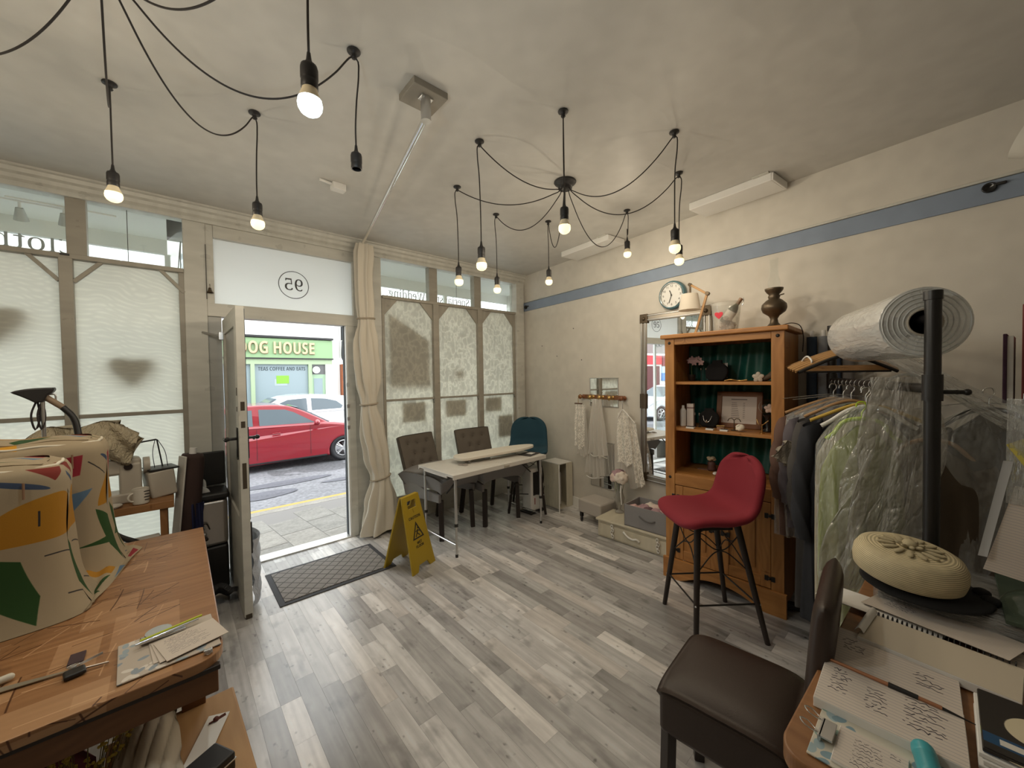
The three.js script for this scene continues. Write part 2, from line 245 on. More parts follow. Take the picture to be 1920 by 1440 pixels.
{ // left window: voile panels below, clear glass above
  const g = structure('window_1', [0, 0, 0], 0, 'left shop window with moire voile panels');
  const xs = [-3.39, -2.85, -2.26, -1.67, -1.08, -0.485, 0.085];
  for (let i = 0; i < 6; i++) {
    const a = xs[i], b = xs[i + 1], l = a + (i ? 0.03 : 0), r = b - (i < 5 ? 0.03 : 0);
    if (i < 5) { mesh('mullion', uvm(bx(b - 0.03, b + 0.03, 0.27, 2.30, ZF - 0.06, ZF + 0.012), 'y'), K.frame, g); mesh('upper_mullion', uvm(bx(b + 0.005, b + 0.095, 2.30, 2.70, ZF - 0.09, ZF - 0.01), 'y'), K.frame, g); }
    mesh('voile_panel', uvm(sheet((u, v) => [l + (r - l) * u, 0.27 + 2.03 * v, ZF - 0.038 + 0.003 * Math.sin(u * 9 + i) * Math.sin(v * 7)], 8, 16).toNonIndexed(), 'x', i * 0.29), K.voile, g);
    mesh('upper_pane', bx(a, b, 2.31, 2.70, ZF - 0.062, ZF - 0.058, 0), K.glass, g);
    mesh('mid_bar', uvm(bx(l, r, 1.262, 1.288, ZF - 0.03, ZF - 0.006)), K.frame, g);
    brace(g, l, 2.29, 1, 0.135); brace(g, r, 2.29, -1, 0.135);
  }
  mesh('transom_bar', uvm(bx(-3.39, 0.085, 2.285, 2.315, ZF - 0.06, ZF + 0.014)), K.frame, g);
  mesh('side_frame', uvm(bx(0.055, 0.087, 0.27, 2.30, ZF - 0.06, ZF - 0.004), 'y'), K.frame, g);
  mesh('cut_end', bx(-0.505, -0.465, 2.30, 2.312, ZF + 0.014, ZF + 0.02, 0), K.black, g);
}
{ // right window: ripple film, three lights
  const g = structure('window_2', [0, 0, 0], 0, 'right shop window in three lights with rippled film');
  const xs = [1.575, 2.176, 2.776, 3.346];
  for (let i = 0; i < 3; i++) {
    const a = xs[i], b = xs[i + 1], l = a + (i ? 0.034 : 0.02), r = b - (i < 2 ? 0.034 : 0.02);
    if (i < 2) { mesh('mullion', uvm(bx(b - 0.034, b + 0.034, 0.27, 2.29, ZF - 0.05, ZF + 0.012), 'y'), K.frame, g); mesh('upper_mullion', uvm(bx(b - 0.06, b + 0.04, 2.29, 2.70, ZF - 0.1, ZF - 0.02), 'y'), K.frame, g); }
    mesh('film_pane', uvm(bx(l, r, 0.27, 2.29, ZF - 0.034, ZF - 0.03, 0), 'x', i * 0.37), K.film, g);
    mesh('upper_pane', bx(a, b, 2.31, 2.70, ZF - 0.062, ZF - 0.058, 0), K.glass, g);
    mesh('mid_bar', uvm(bx(l, r, 1.254, 1.276, ZF - 0.03, ZF - 0.004)), K.frame, g);
    brace(g, l, 2.287, 1, 0.15, true); brace(g, r, 2.287, -1, 0.15, true);
    mesh('hook', tube([[r - 0.02, 1.255, ZF], [r - 0.02, 1.23, ZF + 0.008], [r - 0.014, 1.215, ZF + 0.008], [r - 0.008, 1.225, ZF + 0.006]], 0.0025, 10, 5), K.black, g);
  }
  mesh('transom_bar', uvm(bx(1.575, 3.346, 2.283, 2.313, ZF - 0.06, ZF + 0.014)), K.frame, g);
  mesh('side_frame', uvm(bx(1.572, 1.6, 0.27, 2.30, ZF - 0.06, ZF - 0.002), 'y'), K.frame, g);
  mesh('side_frame', uvm(bx(3.32, 3.348, 0.27, 2.30, ZF - 0.06, ZF - 0.002), 'y'), K.frame, g);
}
{ // frosted transom light with the house number
  const g = structure('window_3', [0, 0, 0], 0, 'frosted light over the door with a number in a ring');
  mesh('pane', bx(0.255, 1.345, 2.08, 2.59, ZF - 0.05, ZF - 0.046, 0), K.frost, g);
  const ink = mat([0.06, 0.06, 0.06], 0.7);
  mesh('number', letters('95', 0.1, 0.0015, 'serif').rotateY(Math.PI).translate(0.812, 2.313, ZF - 0.043), ink, g);
  mesh('ring', new THREE.TorusGeometry(0.115, 0.0028, 6, 48).translate(0.812, 2.31, ZF - 0.045), ink, g);
}
// ---------- door, open into the room ----------
{
  const g = structure('door_1', [0.30, 0, ZF], 0, 'white painted panelled front door standing open');
  const L = 0.815, P = K.paint, D = (n, x0, x1, y0, y1, z0, z1, m = P) => mesh(n, uvm(bx(x0, x1, y0, y1, z0, z1, 0.003), 'y'), m, g);
  D('hinge_stile', 0, 0.045, 0.012, 1.955, 0.0, 0.10); D('lock_stile', 0, 0.045, 0.012, 1.955, L - 0.11, L);
  D('top_rail', 0, 0.045, 1.84, 1.955, 0.1, L - 0.11); D('bottom_rail', 0, 0.045, 0.012, 0.62, 0.1, L - 0.11);
  mesh('panel', uvm(bx(0.012, 0.033, 0.62, 1.84, 0.1, L - 0.11, 0), 'y'), K.paintGrey, g);
  mesh('blue_face', uvm(bx(0.045, 0.048, 0.62, 1.94, L - 0.10, L - 0.005, 0), 'y'), mat([0.06, 0.085, 0.11], 0.5), g);
  const wh = mat([0.06, 0.045, 0.03], 0.5);
  for (const [y, h] of [[1.335, 0.055], [1.22, 0.04], [0.90, 0.16]]) D('lock_plate', 0.012, 0.034, y - h / 2, y + h / 2, L - 0.001, L + 0.0015, wh);
  D('latch_hole', 0.0, -0.002, 1.40, 1.45, L - 0.06, L - 0.03, wh); D('latch_hole', 0.0, -0.002, 1.30, 1.33, L - 0.07, L - 0.04, wh);
  for (const sx of [-1, 1]) { const x = sx < 0 ? 0 : 0.048; mesh('handle', [bx(x - (sx < 0 ? 0.008 : 0), x + (sx > 0 ? 0.008 : 0), 1.0, 1.2, L - 0.075, L - 0.035, 0.004), tube([[x, 1.13, L - 0.055], [x + sx * 0.05, 1.13, L - 0.055], [x + sx * 0.062, 1.128, L - 0.075], [x + sx * 0.06, 1.12, L - 0.16], [x + sx * 0.05, 1.105, L - 0.175]], 0.009, 20, 8), ball(0.014, x + sx * 0.055, 1.13, L - 0.058)], K.blackGloss, g); }
  mesh('letter_cage', slab((u, v) => [0.052 + 0.055 * Math.sqrt(Math.max(0, Math.sin(u * 3.1415))) + 0.006 * Math.sin(v * 23 + u * 5), 0.06 + 0.42 * v, L - 0.34 + 0.32 * u], 0.003, 16, 20), mat([0.50, 0.54, 0.62], 0.5, { bumpMap: T.crinkle, bumpScale: 0.006 }), g);
  D('letter_flap', 0.046, 0.055, 0.40, 0.60, L - 0.035, L - 0.015, K.black);
  D('kick_strip', 0.006, 0.04, 0.0, 0.03, L - 0.02, L + 0.003, wh);
  mesh('closer_bracket', [bx(-0.03, 0, 1.80, 1.86, 0.05, 0.09), bar([-0.02, 1.83, 0.07], [-0.12, 1.86, 0.0], 0.008)], K.steel, g);
}
{ // draught strip on the jamb and the latch keeps
  const g = structure('trim_5', [0, 0, 0], 0, 'white jamb strip with brass keeps');
  mesh('strip', uvm(bx(1.222, 1.237, 0.012, 1.985, ZF - 0.06, ZF - 0.006, 0.002), 'y'), K.white, g);
  mesh('seal', bx(1.216, 1.222, 0.012, 1.985, ZF - 0.09, ZF - 0.05, 0), mat([0.05, 0.06, 0.07], 0.7), g);
  for (const y of [1.02, 1.1, 1.22, 1.42]) mesh('keep', bx(1.215, 1.24, y, y + 0.035, ZF - 0.005, ZF + 0.004, 0.002), K.steel, g);
}
// ---------- bays, soffit and outer glass ----------
{
  const ext1 = mat([0.74, 0.75, 0.72], 0.6), ZG = -4.45;
  const g = structure('wall_outer');
  const P = (n, m, ...a) => mesh(n, uvm(bx(...a, 0)), m, g);
  for (const [a, b] of [[-3.6, 0.0], [1.62, 3.9]]) {
    P('soffit', ext1, a, b, 2.70, 2.74, ZG, ZF - 0.12); P('fascia_drop', ext1, a, b, 2.58, 2.74, ZG - 0.03, ZG + 0.02);
    P('sill', ext1, a, b, 0.2, 0.27, ZG - 0.04, ZF - 0.1); P('stall_riser', K.paintGrey, a, b, -0.3, 0.2, ZG - 0.02, ZG + 0.04);
    for (let x = a; x <= b + 0.01; x += (b - a) / 2) P('glazing_bar', ext1, x - 0.02, x + 0.02, 0.27, 2.58, ZG - 0.02, ZG + 0.02);
  }
  P('facade', K.white, -6, 5, 2.98, 7.0, ZG - 0.1, ZG + 0.05); P('fascia', mat([0.2, 0.19, 0.18], 0.5), -6, 5, 2.74, 3.2, ZG - 0.12, ZG);
  P('lobby_ceiling', K.white, 0.0, 1.62, 2.95, 2.98, ZG, ZF - 0.1);
  P('upper_floor', K.white, -6, 5, 2.97, 3.1, ZG, ZF);
  P('party_wall', K.white, -6, -3.6, -0.3, 2.98, ZG - 0.02, ZG + 0.2); P('party_wall', K.white, 3.9, 5, -0.3, 2.98, ZG - 0.02, ZG + 0.2);
  P('bay_end', K.white, -3.66, -3.6, -0.3, 2.74, ZG, ZF); P('bay_end', K.white, 3.85, 3.9, -0.3, 2.74, ZG, ZF);
  const ink = mat([0.32, 0.32, 0.31], 0.8);
  const w4 = structure('window_4', [0, 0, 0], 0, 'street glass of the left bay with lettering');
  mesh('street_pane', bx(-3.6, 0.0, 0.27, 2.58, ZG - 0.004, ZG + 0.004, 0), K.glass, w4);
  mesh('return_pane', bx(-0.003, 0.003, 0.27, 2.70, -0.36, 0.36, 0).rotateY(rad(12)).translate(0.075, 0, -4.09), K.glass, w4);
  mesh('lettering', letters('Clothing', 0.125, 0.002, 'serif').rotateY(Math.PI).translate(-0.86, 2.52, ZG + 0.008), ink, w4);
  mesh('emblem', tube([[0.075, 2.30, -4.0], [0.075, 2.5, -3.98], [0.08, 2.6, -4.02], [0.07, 2.5, -4.1], [0.06, 2.38, -4.07], [0.055, 2.36, -4.14]], 0.004, 30, 5), ink, w4);
  const w5 = structure('window_5', [0, 0, 0], 0, 'street glass of the right bay with lettering');
  mesh('street_pane', bx(1.62, 3.9, 0.27, 2.58, ZG - 0.004, ZG + 0.004, 0), K.glass, w5);
  mesh('return_pane', bx(-0.003, 0.003, 0.27, 2.70, -0.36, 0.36, 0).rotateY(rad(-12)).translate(1.54, 0, -4.09), K.glass, w5);
  const t = letters('Specialist in Wedding.', 0.1, 0.002, 'serif'); t.computeBoundingBox(); const k = 1.2 / (t.boundingBox.max.x - t.boundingBox.min.x);
  mesh('lettering', t.scale(k, 1, 1).rotateY(Math.PI).translate(2.55, 2.505, ZG + 0.008), ink, w5);
}
for (const [x, z, l] of [[-0.72, -4.05, 'small spotlight in the left bay nearest the voile corner'], [-0.52, -4.0, 'small spotlight in the left bay nearest the mullion']]) { const t = thing('bay_spotlight', l, 'spotlight', [x, 2.70, z], 0, 'spotlights under the left bay ceiling'); mesh('stem', bar([0, 0, 0], [0, -0.05, 0], 0.008, 8), K.white, t); mesh('lamp_head', new THREE.CylinderGeometry(0.018, 0.035, 0.08, 18).rotateX(0.5).translate(0, -0.085, -0.01), mat([0.45, 0.46, 0.44], 0.5), t); mesh('track', box(0.5, 0.014, 0.02, 0, -0.004, 0, 0.003), K.white, t); }
{ // things on show behind the panels
  const hg = mat([0.34, 0.33, 0.32], 0.8);
  for (const [x, y, r, l] of [[-0.205, 1.575, 0.105, 'large hanging heart behind voile beside the door post'], [-0.78, 1.86, 0.115, 'large hanging heart behind voile at far left']]) {
    const h = thing('hanging_heart', l, 'ornament', [x, y, ZF - 0.085], 0, 'hearts hung in the left bay'); mesh('heart', heart(r, 0.03), hg, h); mesh('string', bar([0, r * 0.6, 0], [0, 2.69 - y, 0], 0.002, 5), K.cord, h);
  }
  const h3 = thing('hanging_heart', 'small heart hanging behind the middle film pane', 'ornament', [2.5, 1.53, ZF - 0.075]); mesh('heart', heart(0.05, 0.02), hg, h3); mesh('string', bar([0, 0.03, 0], [0, 1.16, 0], 0.002, 5), K.cord, h3);
  tag(mesh('display_board', uvm(ext(poly([[1.655, 1.41], [2.12, 1.40], [2.115, 1.89], [1.65, 2.155]]), 0.03).translate(0, 0, ZF - 0.085)), mat([0.38, 0.37, 0.36], 0.8), scene), 'large dark slope-topped board behind the window film nearest the curtain', 'board');
  for (const [x0, x1, y0, y1, l] of [[1.78, 2.05, 1.03, 1.235, 'square notice behind the film pane nearest the curtain'], [2.30, 2.58, 1.045, 1.235, 'square notice behind the middle film pane'], [2.86, 3.12, 1.06, 1.235, 'square notice at top of the lower corner film pane'], [3.06, 3.3, 0.72, 1.0, 'tall notice behind the corner film pane by teal stool']])
    tag(mesh('window_notice', bx(x0, x1, y0, y1, ZF - 0.05, ZF - 0.046, 0), mat([0.66, 0.65, 0.62], 0.8), scene), l, 'notice', 'notices on the window');
}
// ---------- the street ----------
{
  const pav = structure('pavement', [0, 0, 0], 0);
  mesh('bedding', bx(-24, 10, -0.5, -0.154, -5.6, -3.79, 0), mat([0.22, 0.21, 0.2], 0.95), pav);
  const sm = [[0.32, 0.315, 0.305], [0.35, 0.34, 0.325], [0.295, 0.29, 0.28], [0.36, 0.35, 0.335]].map((c) => mat(c, 0.8, { map: T.stone })), gs = [0, 1, 2].map((k) => uvm(box(0.327, 0.03, 0.447, 0, 0, 0, 0.003), 'x', k * 0.37, k * 0.51));
  const far = [], ta = rad(6.3);
  for (let i = -30; i < 12; i++) for (let j = -8; j < 10; j++) {
    const lx = i * 0.332, lz = -j * 0.452 - (((i % 2) + 2) % 2) * 0.226, x = 0.70 + lx * Math.cos(ta) + lz * Math.sin(ta), z = -4.15 - lx * Math.sin(ta) + lz * Math.cos(ta);
    if (z < -5.3 || z > -3.98) continue;
    if (x > 0.2 && x < 2.2) { const m = mesh('paving_slab', gs[(i + j + 40) % 3], sm[Math.floor(rnd(4))], pav); m.position.set(x, -0.165, z); m.rotation.y = ta; } else far.push(gs[0].clone().rotateY(ta).translate(x, -0.165, z));
  }
  mesh('further_slabs', far, sm[0], pav).userData.kind = 'stuff';
  mesh('kerbstone', [-24, -20, -16, -12, -8, -4, 0, 4].map((x) => uvm(bx(x, x + 3.99, -0.4, -0.15, -5.66, -5.5, 0.01))), sm[1], pav);
  const road = structure('road'); const rm = mat([0.30, 0.305, 0.32], 0.85, { map: T.asphalt });
  mesh('asphalt', uvm(sheet((u, v) => { const z = -5.6 - 9.9 * (1 - v), d = Math.min(1, (-5.6 - z) / 4.1); return [-30 + 45 * u, -0.27 - 0.23 * d, z]; }, 4, 40).toNonIndexed()), rm, road);
  mesh('yellow_line', sheet((u, v) => { const z = -6.25 + 0.11 * v; return [-30 + 45 * u, -0.263 - 0.23 * (-5.6 - z) / 4.1, z]; }, 4, 1), mat([0.55, 0.40, 0.10], 0.7, { map: T.stone }), road);
  for (const [x, z, w, d] of [[1.5, -8.0, 0.9, 0.25], [2.6, -7.4, 0.7, 0.18], [1.0, -7.2, 0.6, 0.3]]) mesh('tar_patch', sheet((u, v) => { const a = u * 6.283, r = v * (0.8 + 0.3 * fbm(u, 0.5, 8, 8, 2, 5)), zz = z + d * r * Math.sin(a); return [x + w * r * Math.cos(a), -0.262 - 0.23 * Math.min(1, (-5.6 - zz) / 4.1), zz]; }, 24, 3), mat([0.17, 0.175, 0.20], 0.8, { map: T.asphalt }), road);
  mesh('opposite_pavement', uvm(bx(-30, 15, -0.6, -0.4, -16, -15.2, 0.01)), sm[2], road);
}
function makeCar(name, label, group, p, turn, body, tall = 1, suv = 0) {
  const t = thing(name, label, 'car', p, turn, group), Wd = 1.66, bm = mat(body, 0.28, { clearcoat: 1, clearcoatRoughness: 0.04 }), gl = mat([0.10, 0.13, 0.15], 0.06, { specularIntensity: 1 }), trim = mat([0.02, 0.02, 0.022], 0.6);
  const taper = (g) => { const q = g.attributes.position; for (let i = 0; i < q.count; i++) { const y = q.getY(i), x = q.getX(i), k = y > 0.92 ? 1 - 0.42 * (y - 0.92) : 1 - 0.05 * Math.max(0, 0.5 - y), e = 1 - 0.12 * Math.pow(Math.max(0, Math.abs(x) - 1.5) / 0.5, 2); q.setZ(i, q.getZ(i) * k * e); if (tall !== 1) q.setY(i, y * tall); } g.computeVertexNormals(); return g; };
  const s = new THREE.Shape(); s.moveTo(-1.93, 0.26); s.lineTo(-2.0, 0.45); s.quadraticCurveTo(-2.0, 0.8, -1.9, 0.95); s.lineTo(-1.7, 1.0); s.lineTo(0.8, 0.96); s.quadraticCurveTo(1.45, 0.9, 1.8, 0.74); s.quadraticCurveTo(2.0, 0.62, 2.0, 0.42); s.lineTo(1.92, 0.24);
  s.lineTo(1.66, 0.22); s.absarc(1.28, 0.3, 0.36, -0.2, Math.PI + 0.2, false); s.lineTo(-0.9, 0.2); s.absarc(-1.28, 0.3, 0.36, -0.2, Math.PI + 0.2, false); s.lineTo(-1.93, 0.26);
  mesh('body', taper(ext(s, Wd - 0.1, 0.05, 14).translate(0, 0, -(Wd - 0.1) / 2)), bm, t);
  const r0 = suv ? -1.62 : -1.45, c = new THREE.Shape(); c.moveTo(-1.86, 0.93); c.lineTo(r0, 1.36); c.quadraticCurveTo(-0.5, 1.5, 0.1, 1.41); c.quadraticCurveTo(0.35, 1.36, 1.0, 0.93); c.closePath();
  mesh('cabin', taper(ext(c, Wd - 0.16, 0.03, 12).translate(0, 0, -(Wd - 0.16) / 2)), bm, t);
  for (const pts of [[[-0.42, 0.98], [-0.42, 1.38], [0.08, 1.35], [0.25, 1.28], [0.72, 0.98]], [[-1.35, 1.0], [-1.42, 1.12], [-1.25, 1.26], [-0.95, 1.34], [-0.54, 1.375], [-0.54, 0.98]]]) mesh('side_window', taper(ext(poly(pts), Wd - 0.085, 0).translate(0, 0, -(Wd - 0.085) / 2)), gl, t);
  mesh('windscreen', taper(ext(poly([[0.30, 1.385], [0.345, 1.395], [1.02, 0.97], [0.95, 0.955]]), Wd - 0.34).translate(0.03, 0.0, -(Wd - 0.34) / 2)), gl, t);
  mesh('rear_window', taper(ext(poly([[-1.87, 1.0], [-1.84, 0.99], [r0 + 0.0, 1.34], [r0 - 0.05, 1.35]]), Wd - 0.4).translate(-0.02, 0.0, -(Wd - 0.4) / 2)), gl, t);
  for (const sz of [-1, 1]) {
    mesh('mirror', [new THREE.SphereGeometry(0.09, 14, 10).scale(0.7, 0.75, 1).translate(0.68, 1.02 * tall, sz * (Wd / 2 + 0.07))], bm, t);
    mesh('door_handle', box(0.16, 0.025, 0.03, -0.12, 0.84 * tall, sz * (Wd / 2 - 0.005), 0.01), bm, t); for (const sx0 of [-0.49, 0.55]) mesh('door_seam', bx(sx0, sx0 + 0.006, 0.28 * tall, 0.97 * tall, sz * (Wd / 2 - 0.004), sz * (Wd / 2 + 0.0015), 0), trim, t);
    mesh('side_skirt', box(1.8, 0.05, 0.06, 0, 0.2, sz * (Wd / 2 - 0.04), 0.015), trim, t);
    mesh('tail_lamp', new THREE.SphereGeometry(0.12, 12, 8).scale(1.4, 0.55, 0.5).translate(-1.82, 0.88 * tall, sz * (Wd / 2 - 0.16)), mat([0.5, 0.02, 0.02], 0.15), t); mesh('head_lamp', new THREE.SphereGeometry(0.13, 12, 8).scale(1.3, 0.5, 0.7).translate(1.74, 0.68 * tall, sz * (Wd / 2 - 0.24)), mat([0.75, 0.78, 0.8], 0.1), t);
    for (const x of [-1.28, 1.28]) {
      const w = mesh('wheel', lathe([[0.2, -0.09], [0.27, -0.1], [0.305, -0.07], [0.31, 0], [0.305, 0.07], [0.27, 0.1], [0.2, 0.09], [0.2, -0.09]], 32).rotateX(Math.PI / 2).translate(x, 0.31, sz * (Wd / 2 - 0.11)), trim, t);
      const sp = [lathe([[0.17, 0.0], [0.21, 0.01], [0.21, -0.08], [0.18, -0.08], [0.17, 0.0]], 24)]; for (let k = 0; k < 5; k++) for (const d of [-0.16, 0.16]) { const a = k * 1.2566 + d; sp.push(beam([0.04 * Math.cos(a), 0.01, 0.04 * Math.sin(a)], [0.19 * Math.cos(a - d * 0.3), 0.0, 0.19 * Math.sin(a - d * 0.3)], 0.03, 0.02)); } sp.push(cyl(0.05, 0.05, 0.02, 0, 0, 0, 12));
      mesh('alloy_rim', merge(sp).rotateX(sz * Math.PI / 2).translate(x, 0.31, sz * (Wd / 2 - 0.03)), K.steel, w);
    }
  }
  return t;
}
makeCar('parked_car', 'red hatchback seen through the open doorway', null, [1.80, -0.50, -10.5], 0, [0.28, 0.006, 0.016], 0.97);
makeCar('parked_car', 'white car behind the red hatchback', null, [2.55, -0.50, -13.2], Math.PI, [0.75, 0.76, 0.77], 1.03, 1);
makeCar('parked_car', 'silver car seen in the tall mirror', null, [-8.6, -0.50, -10.7], 0.1, [0.6, 0.63, 0.66], 1.0, 1);
{ // cafe across the street
  const Z = -16, green = mat([0.27, 0.42, 0.22], 0.6), pale = mat([0.36, 0.46, 0.29], 0.6);
  const b = thing('cafe_building', 'pale green cafe front with large raised letters across the street', 'building', [0, -0.4, 0]);
  const P = (n, m, x0, x1, y0, y1, z0 = 0, z1 = 0.06) => mesh(n, uvm(bx(x0, x1, y0 + 0.4, y1 + 0.4, Z + z0, Z + z1, 0)), m, b);
  P('wall', K.white, -1.0, 5.05, -0.4, 8.5, -0.6, -0.1); P('fascia', green, -0.8, 4.72, 2.26, 2.95, -0.1, 0.12); P('gutter', K.black, -0.8, 4.74, 2.97, 3.04, -0.1, 0.2); P('drip_rail', K.black, -0.8, 4.74, 2.215, 2.26, -0.1, 0.16); P('sub_fascia', pale, -0.8, 4.70, 2.03, 2.215, -0.1, 0.1);
  for (const x of [0.4, 2.04, 3.86]) P('pilaster', pale, x, x + 0.12, -0.4, 2.03, -0.1, 0.1);
  const blind = mat([0.27, 0.34, 0.37], 0.35);
  P('shop_window', blind, 2.16, 3.86, 0.3, 2.03, -0.1, 0.0); P('shop_window', blind, 0.52, 2.04, 0.3, 2.03, -0.1, 0.0); P('stall', pale, 0.4, 3.98, -0.4, 0.3, -0.1, 0.08);
  P('door', mat([0.35, 0.5, 0.34], 0.5), 3.98, 4.46, -0.4, 1.65, -0.1, 0.02); P('door_glass', blind, 4.05, 4.36, 0.3, 1.5, 0.0, 0.03); P('fanlight', mat([0.12, 0.12, 0.12], 0.3), 3.98, 4.46, 1.65, 2.03, -0.1, 0.02); P('pier', K.white, 4.46, 4.78, -0.4, 2.03, -0.1, 0.12);
  mesh('round_sign', cyl(0.13, 0.13, 0.03, 0, 0, 0, 24).rotateX(Math.PI / 2).translate(4.12, 2.22, Z + 0.12), K.white, b);
  const lt = letters('DOG HOUSE', 0.42, 0.05, 'sans', 0.78); lt.computeBoundingBox(); const k = 2.36 / (lt.boundingBox.max.x - lt.boundingBox.min.x);
  const lm = mat([0.55, 0.46, 0.26], 0.5), ls = mat([0.26, 0.10, 0.06], 0.6);
  mesh('raised_letters', lt.clone().scale(k / 1, 1, 1).translate(2.88, 3.02, Z + 0.15), lm, b); mesh('letter_backing', lt.scale(k, 1, 0.6).translate(2.895, 3.005, Z + 0.12), ls, b);
  const tx = letters('TEAS COFFEE AND EATS', 0.13, 0.004, 'sans'); tx.computeBoundingBox(); const k2 = 1.5 / (tx.boundingBox.max.x - tx.boundingBox.min.x);
  mesh('window_lettering', tx.clone().scale(k2, 1, 1).translate(3.02, 2.27, Z + 0.002), mat([0.05, 0.07, 0.08], 0.6), b);
  P('green_poster', mat([0.22, 0.45, 0.05], 0.6), 2.82, 3.22, 1.33, 1.62, 0.0, 0.01); P('poster_board', mat([0.36, 0.42, 0.44], 0.6), 2.76, 3.16, 1.25, 1.5, 0.0, 0.006);
  for (const x of [0.2, 2.2]) { const w = P('sash_window', K.white, x, x + 0.9, 4.0, 5.6, -0.1, -0.04); mesh('pane', bx(x + 0.08, x + 0.82, 4.5, 5.9, Z - 0.04, Z - 0.03, 0), mat([0.3, 0.33, 0.36], 0.1), w); }
  const n = thing('brick_building', 'terracotta and pink building end with dark drainpipe across the street', 'building', [0, -0.4, 0]);
  const Q = (nm, m, x0, x1, y0, y1, z0 = 0, z1 = 0.06) => mesh(nm, uvm(bx(x0, x1, y0 + 0.4, y1 + 0.4, Z + z0, Z + z1, 0)), m, n);
  Q('terracotta_wall', mat([0.38, 0.12, 0.05], 0.8, { map: T.stone }), 5.06, 5.5, -0.4, 2.05, -0.4, 0.1); Q('pink_wall', mat([0.45, 0.20, 0.19], 0.8, { map: T.stone }), 5.5, 12, -0.4, 2.3, -0.4, 0.0); Q('upper_wall', K.white, 5.06, 12, 2.3, 8, -0.6, -0.1);
  mesh('drainpipe', [tube([[5.09, 3.35, Z + 0.22], [5.09, 2.62, Z + 0.22], [5.3, 2.4, Z + 0.2], [5.42, 2.2, Z + 0.2], [5.42, 0, Z + 0.2]], 0.05, 30, 8)], K.black, n);
  mesh('hanging_sign', bx(5.1, 5.6, 2.72, 3.9, Z + 0.3, Z + 0.36, 0.03), pale, n); mesh('sign_panel', bx(5.12, 5.5, 2.8, 3.2, Z + 0.36, Z + 0.37, 0), mat([0.75, 0.72, 0.55], 0.6), n);
  mesh('sign_bracket', [tube([[5.1, 4.0, Z + 0.3], [5.2, 4.1, Z + 0.3], [5.4, 3.95, Z + 0.3], [5.6, 4.05, Z + 0.3]], 0.025, 20, 6), bar([5.1, 4.2, Z + 0.05], [5.1, 3.4, Z + 0.05], 0.03)], K.black, n);
  const f = thing('terrace_building', 'white terrace with red and blue shops, seen in the tall mirror', 'building', [0, -0.4, 0]);
  const R = (nm, m, x0, x1, y0, y1, z1 = 0.06) => mesh(nm, bx(x0, x1, y0 + 0.4, y1 + 0.4, Z - 0.1, Z + z1, 0), m, f);
  R('wall', K.white, -26, -1.05, -0.4, 8, 0); R('brown_fascia', mat([0.22, 0.17, 0.16], 0.6), -17, -12.6, 2.78, 3.9, 0.1); R('red_awning', mat([0.55, 0.03, 0.04], 0.6), -14.75, -13.3, 2.05, 2.62, 0.1); R('maroon_shutter', mat([0.2, 0.03, 0.04], 0.6), -16.2, -14.85, 1.95, 2.62, 0.1); R('dark_doorway', mat([0.10, 0.02, 0.02], 0.6), -14.6, -13.4, -0.4, 1.95, 0.05); R('blue_panel', mat([0.08, 0.25, 0.6], 0.6), -16.2, -14.8, 1.0, 1.5, 0.1); R('pale_blue_panel', mat([0.5, 0.68, 0.8], 0.6), -16.2, -14.8, 1.5, 1.9, 0.1);
  mesh('script_lettering', tube([[-14.2, 3.85, Z + 0.12], [-14.4, 3.9, Z + 0.12], [-14.45, 3.6, Z + 0.12], [-14.25, 3.6, Z + 0.12], [-14.3, 3.8, Z + 0.12], [-14.7, 3.6, Z + 0.12], [-14.8, 3.75, Z + 0.12], [-15.2, 3.62, Z + 0.12]], 0.02, 50, 5), K.black, f);
}
// ---------- spider lamps ----------
const bulbGlow = mat([1, 0.95, 0.8], 0.5, { emissive: lin(1.0, 0.86, 0.45), emissiveIntensity: 1.35 }), bulbWhite = mat([0.95, 1, 1], 0.5, { emissive: lin(0.82, 0.97, 1.0), emissiveIntensity: 2.8 });
const collarMat = mat([0.80, 0.70, 0.50], 0.5);
const socketGeo = lathe([[0.0045, 0.128], [0.007, 0.108], [0.012, 0.098], [0.0195, 0.094], [0.0215, 0.086], [0.0215, 0.06], [0.0195, 0.058], [0.0205, 0.054], [0.021, 0.035], [0.016, 0.034]], 20);
const collarGeo = lathe([[0.0175, 0.04], [0.019, 0.03], [0.0255, 0.013], [0.0285, 0.006]], 20);
const globeGeo = lathe([[0.0285, 0.006], [0.0302, -0.004], [0.029, -0.015], [0.0235, -0.025], [0.0145, -0.0315], [0.0001, -0.034]], 24);
const rosetteGeo = merge([lathe([[0.0001, 0], [0.024, 0], [0.026, -0.003], [0.025, -0.007], [0.012, -0.01], [0.009, -0.022], [0.012, -0.027], [0.008, -0.032], [0.0001, -0.033]], 18)]);
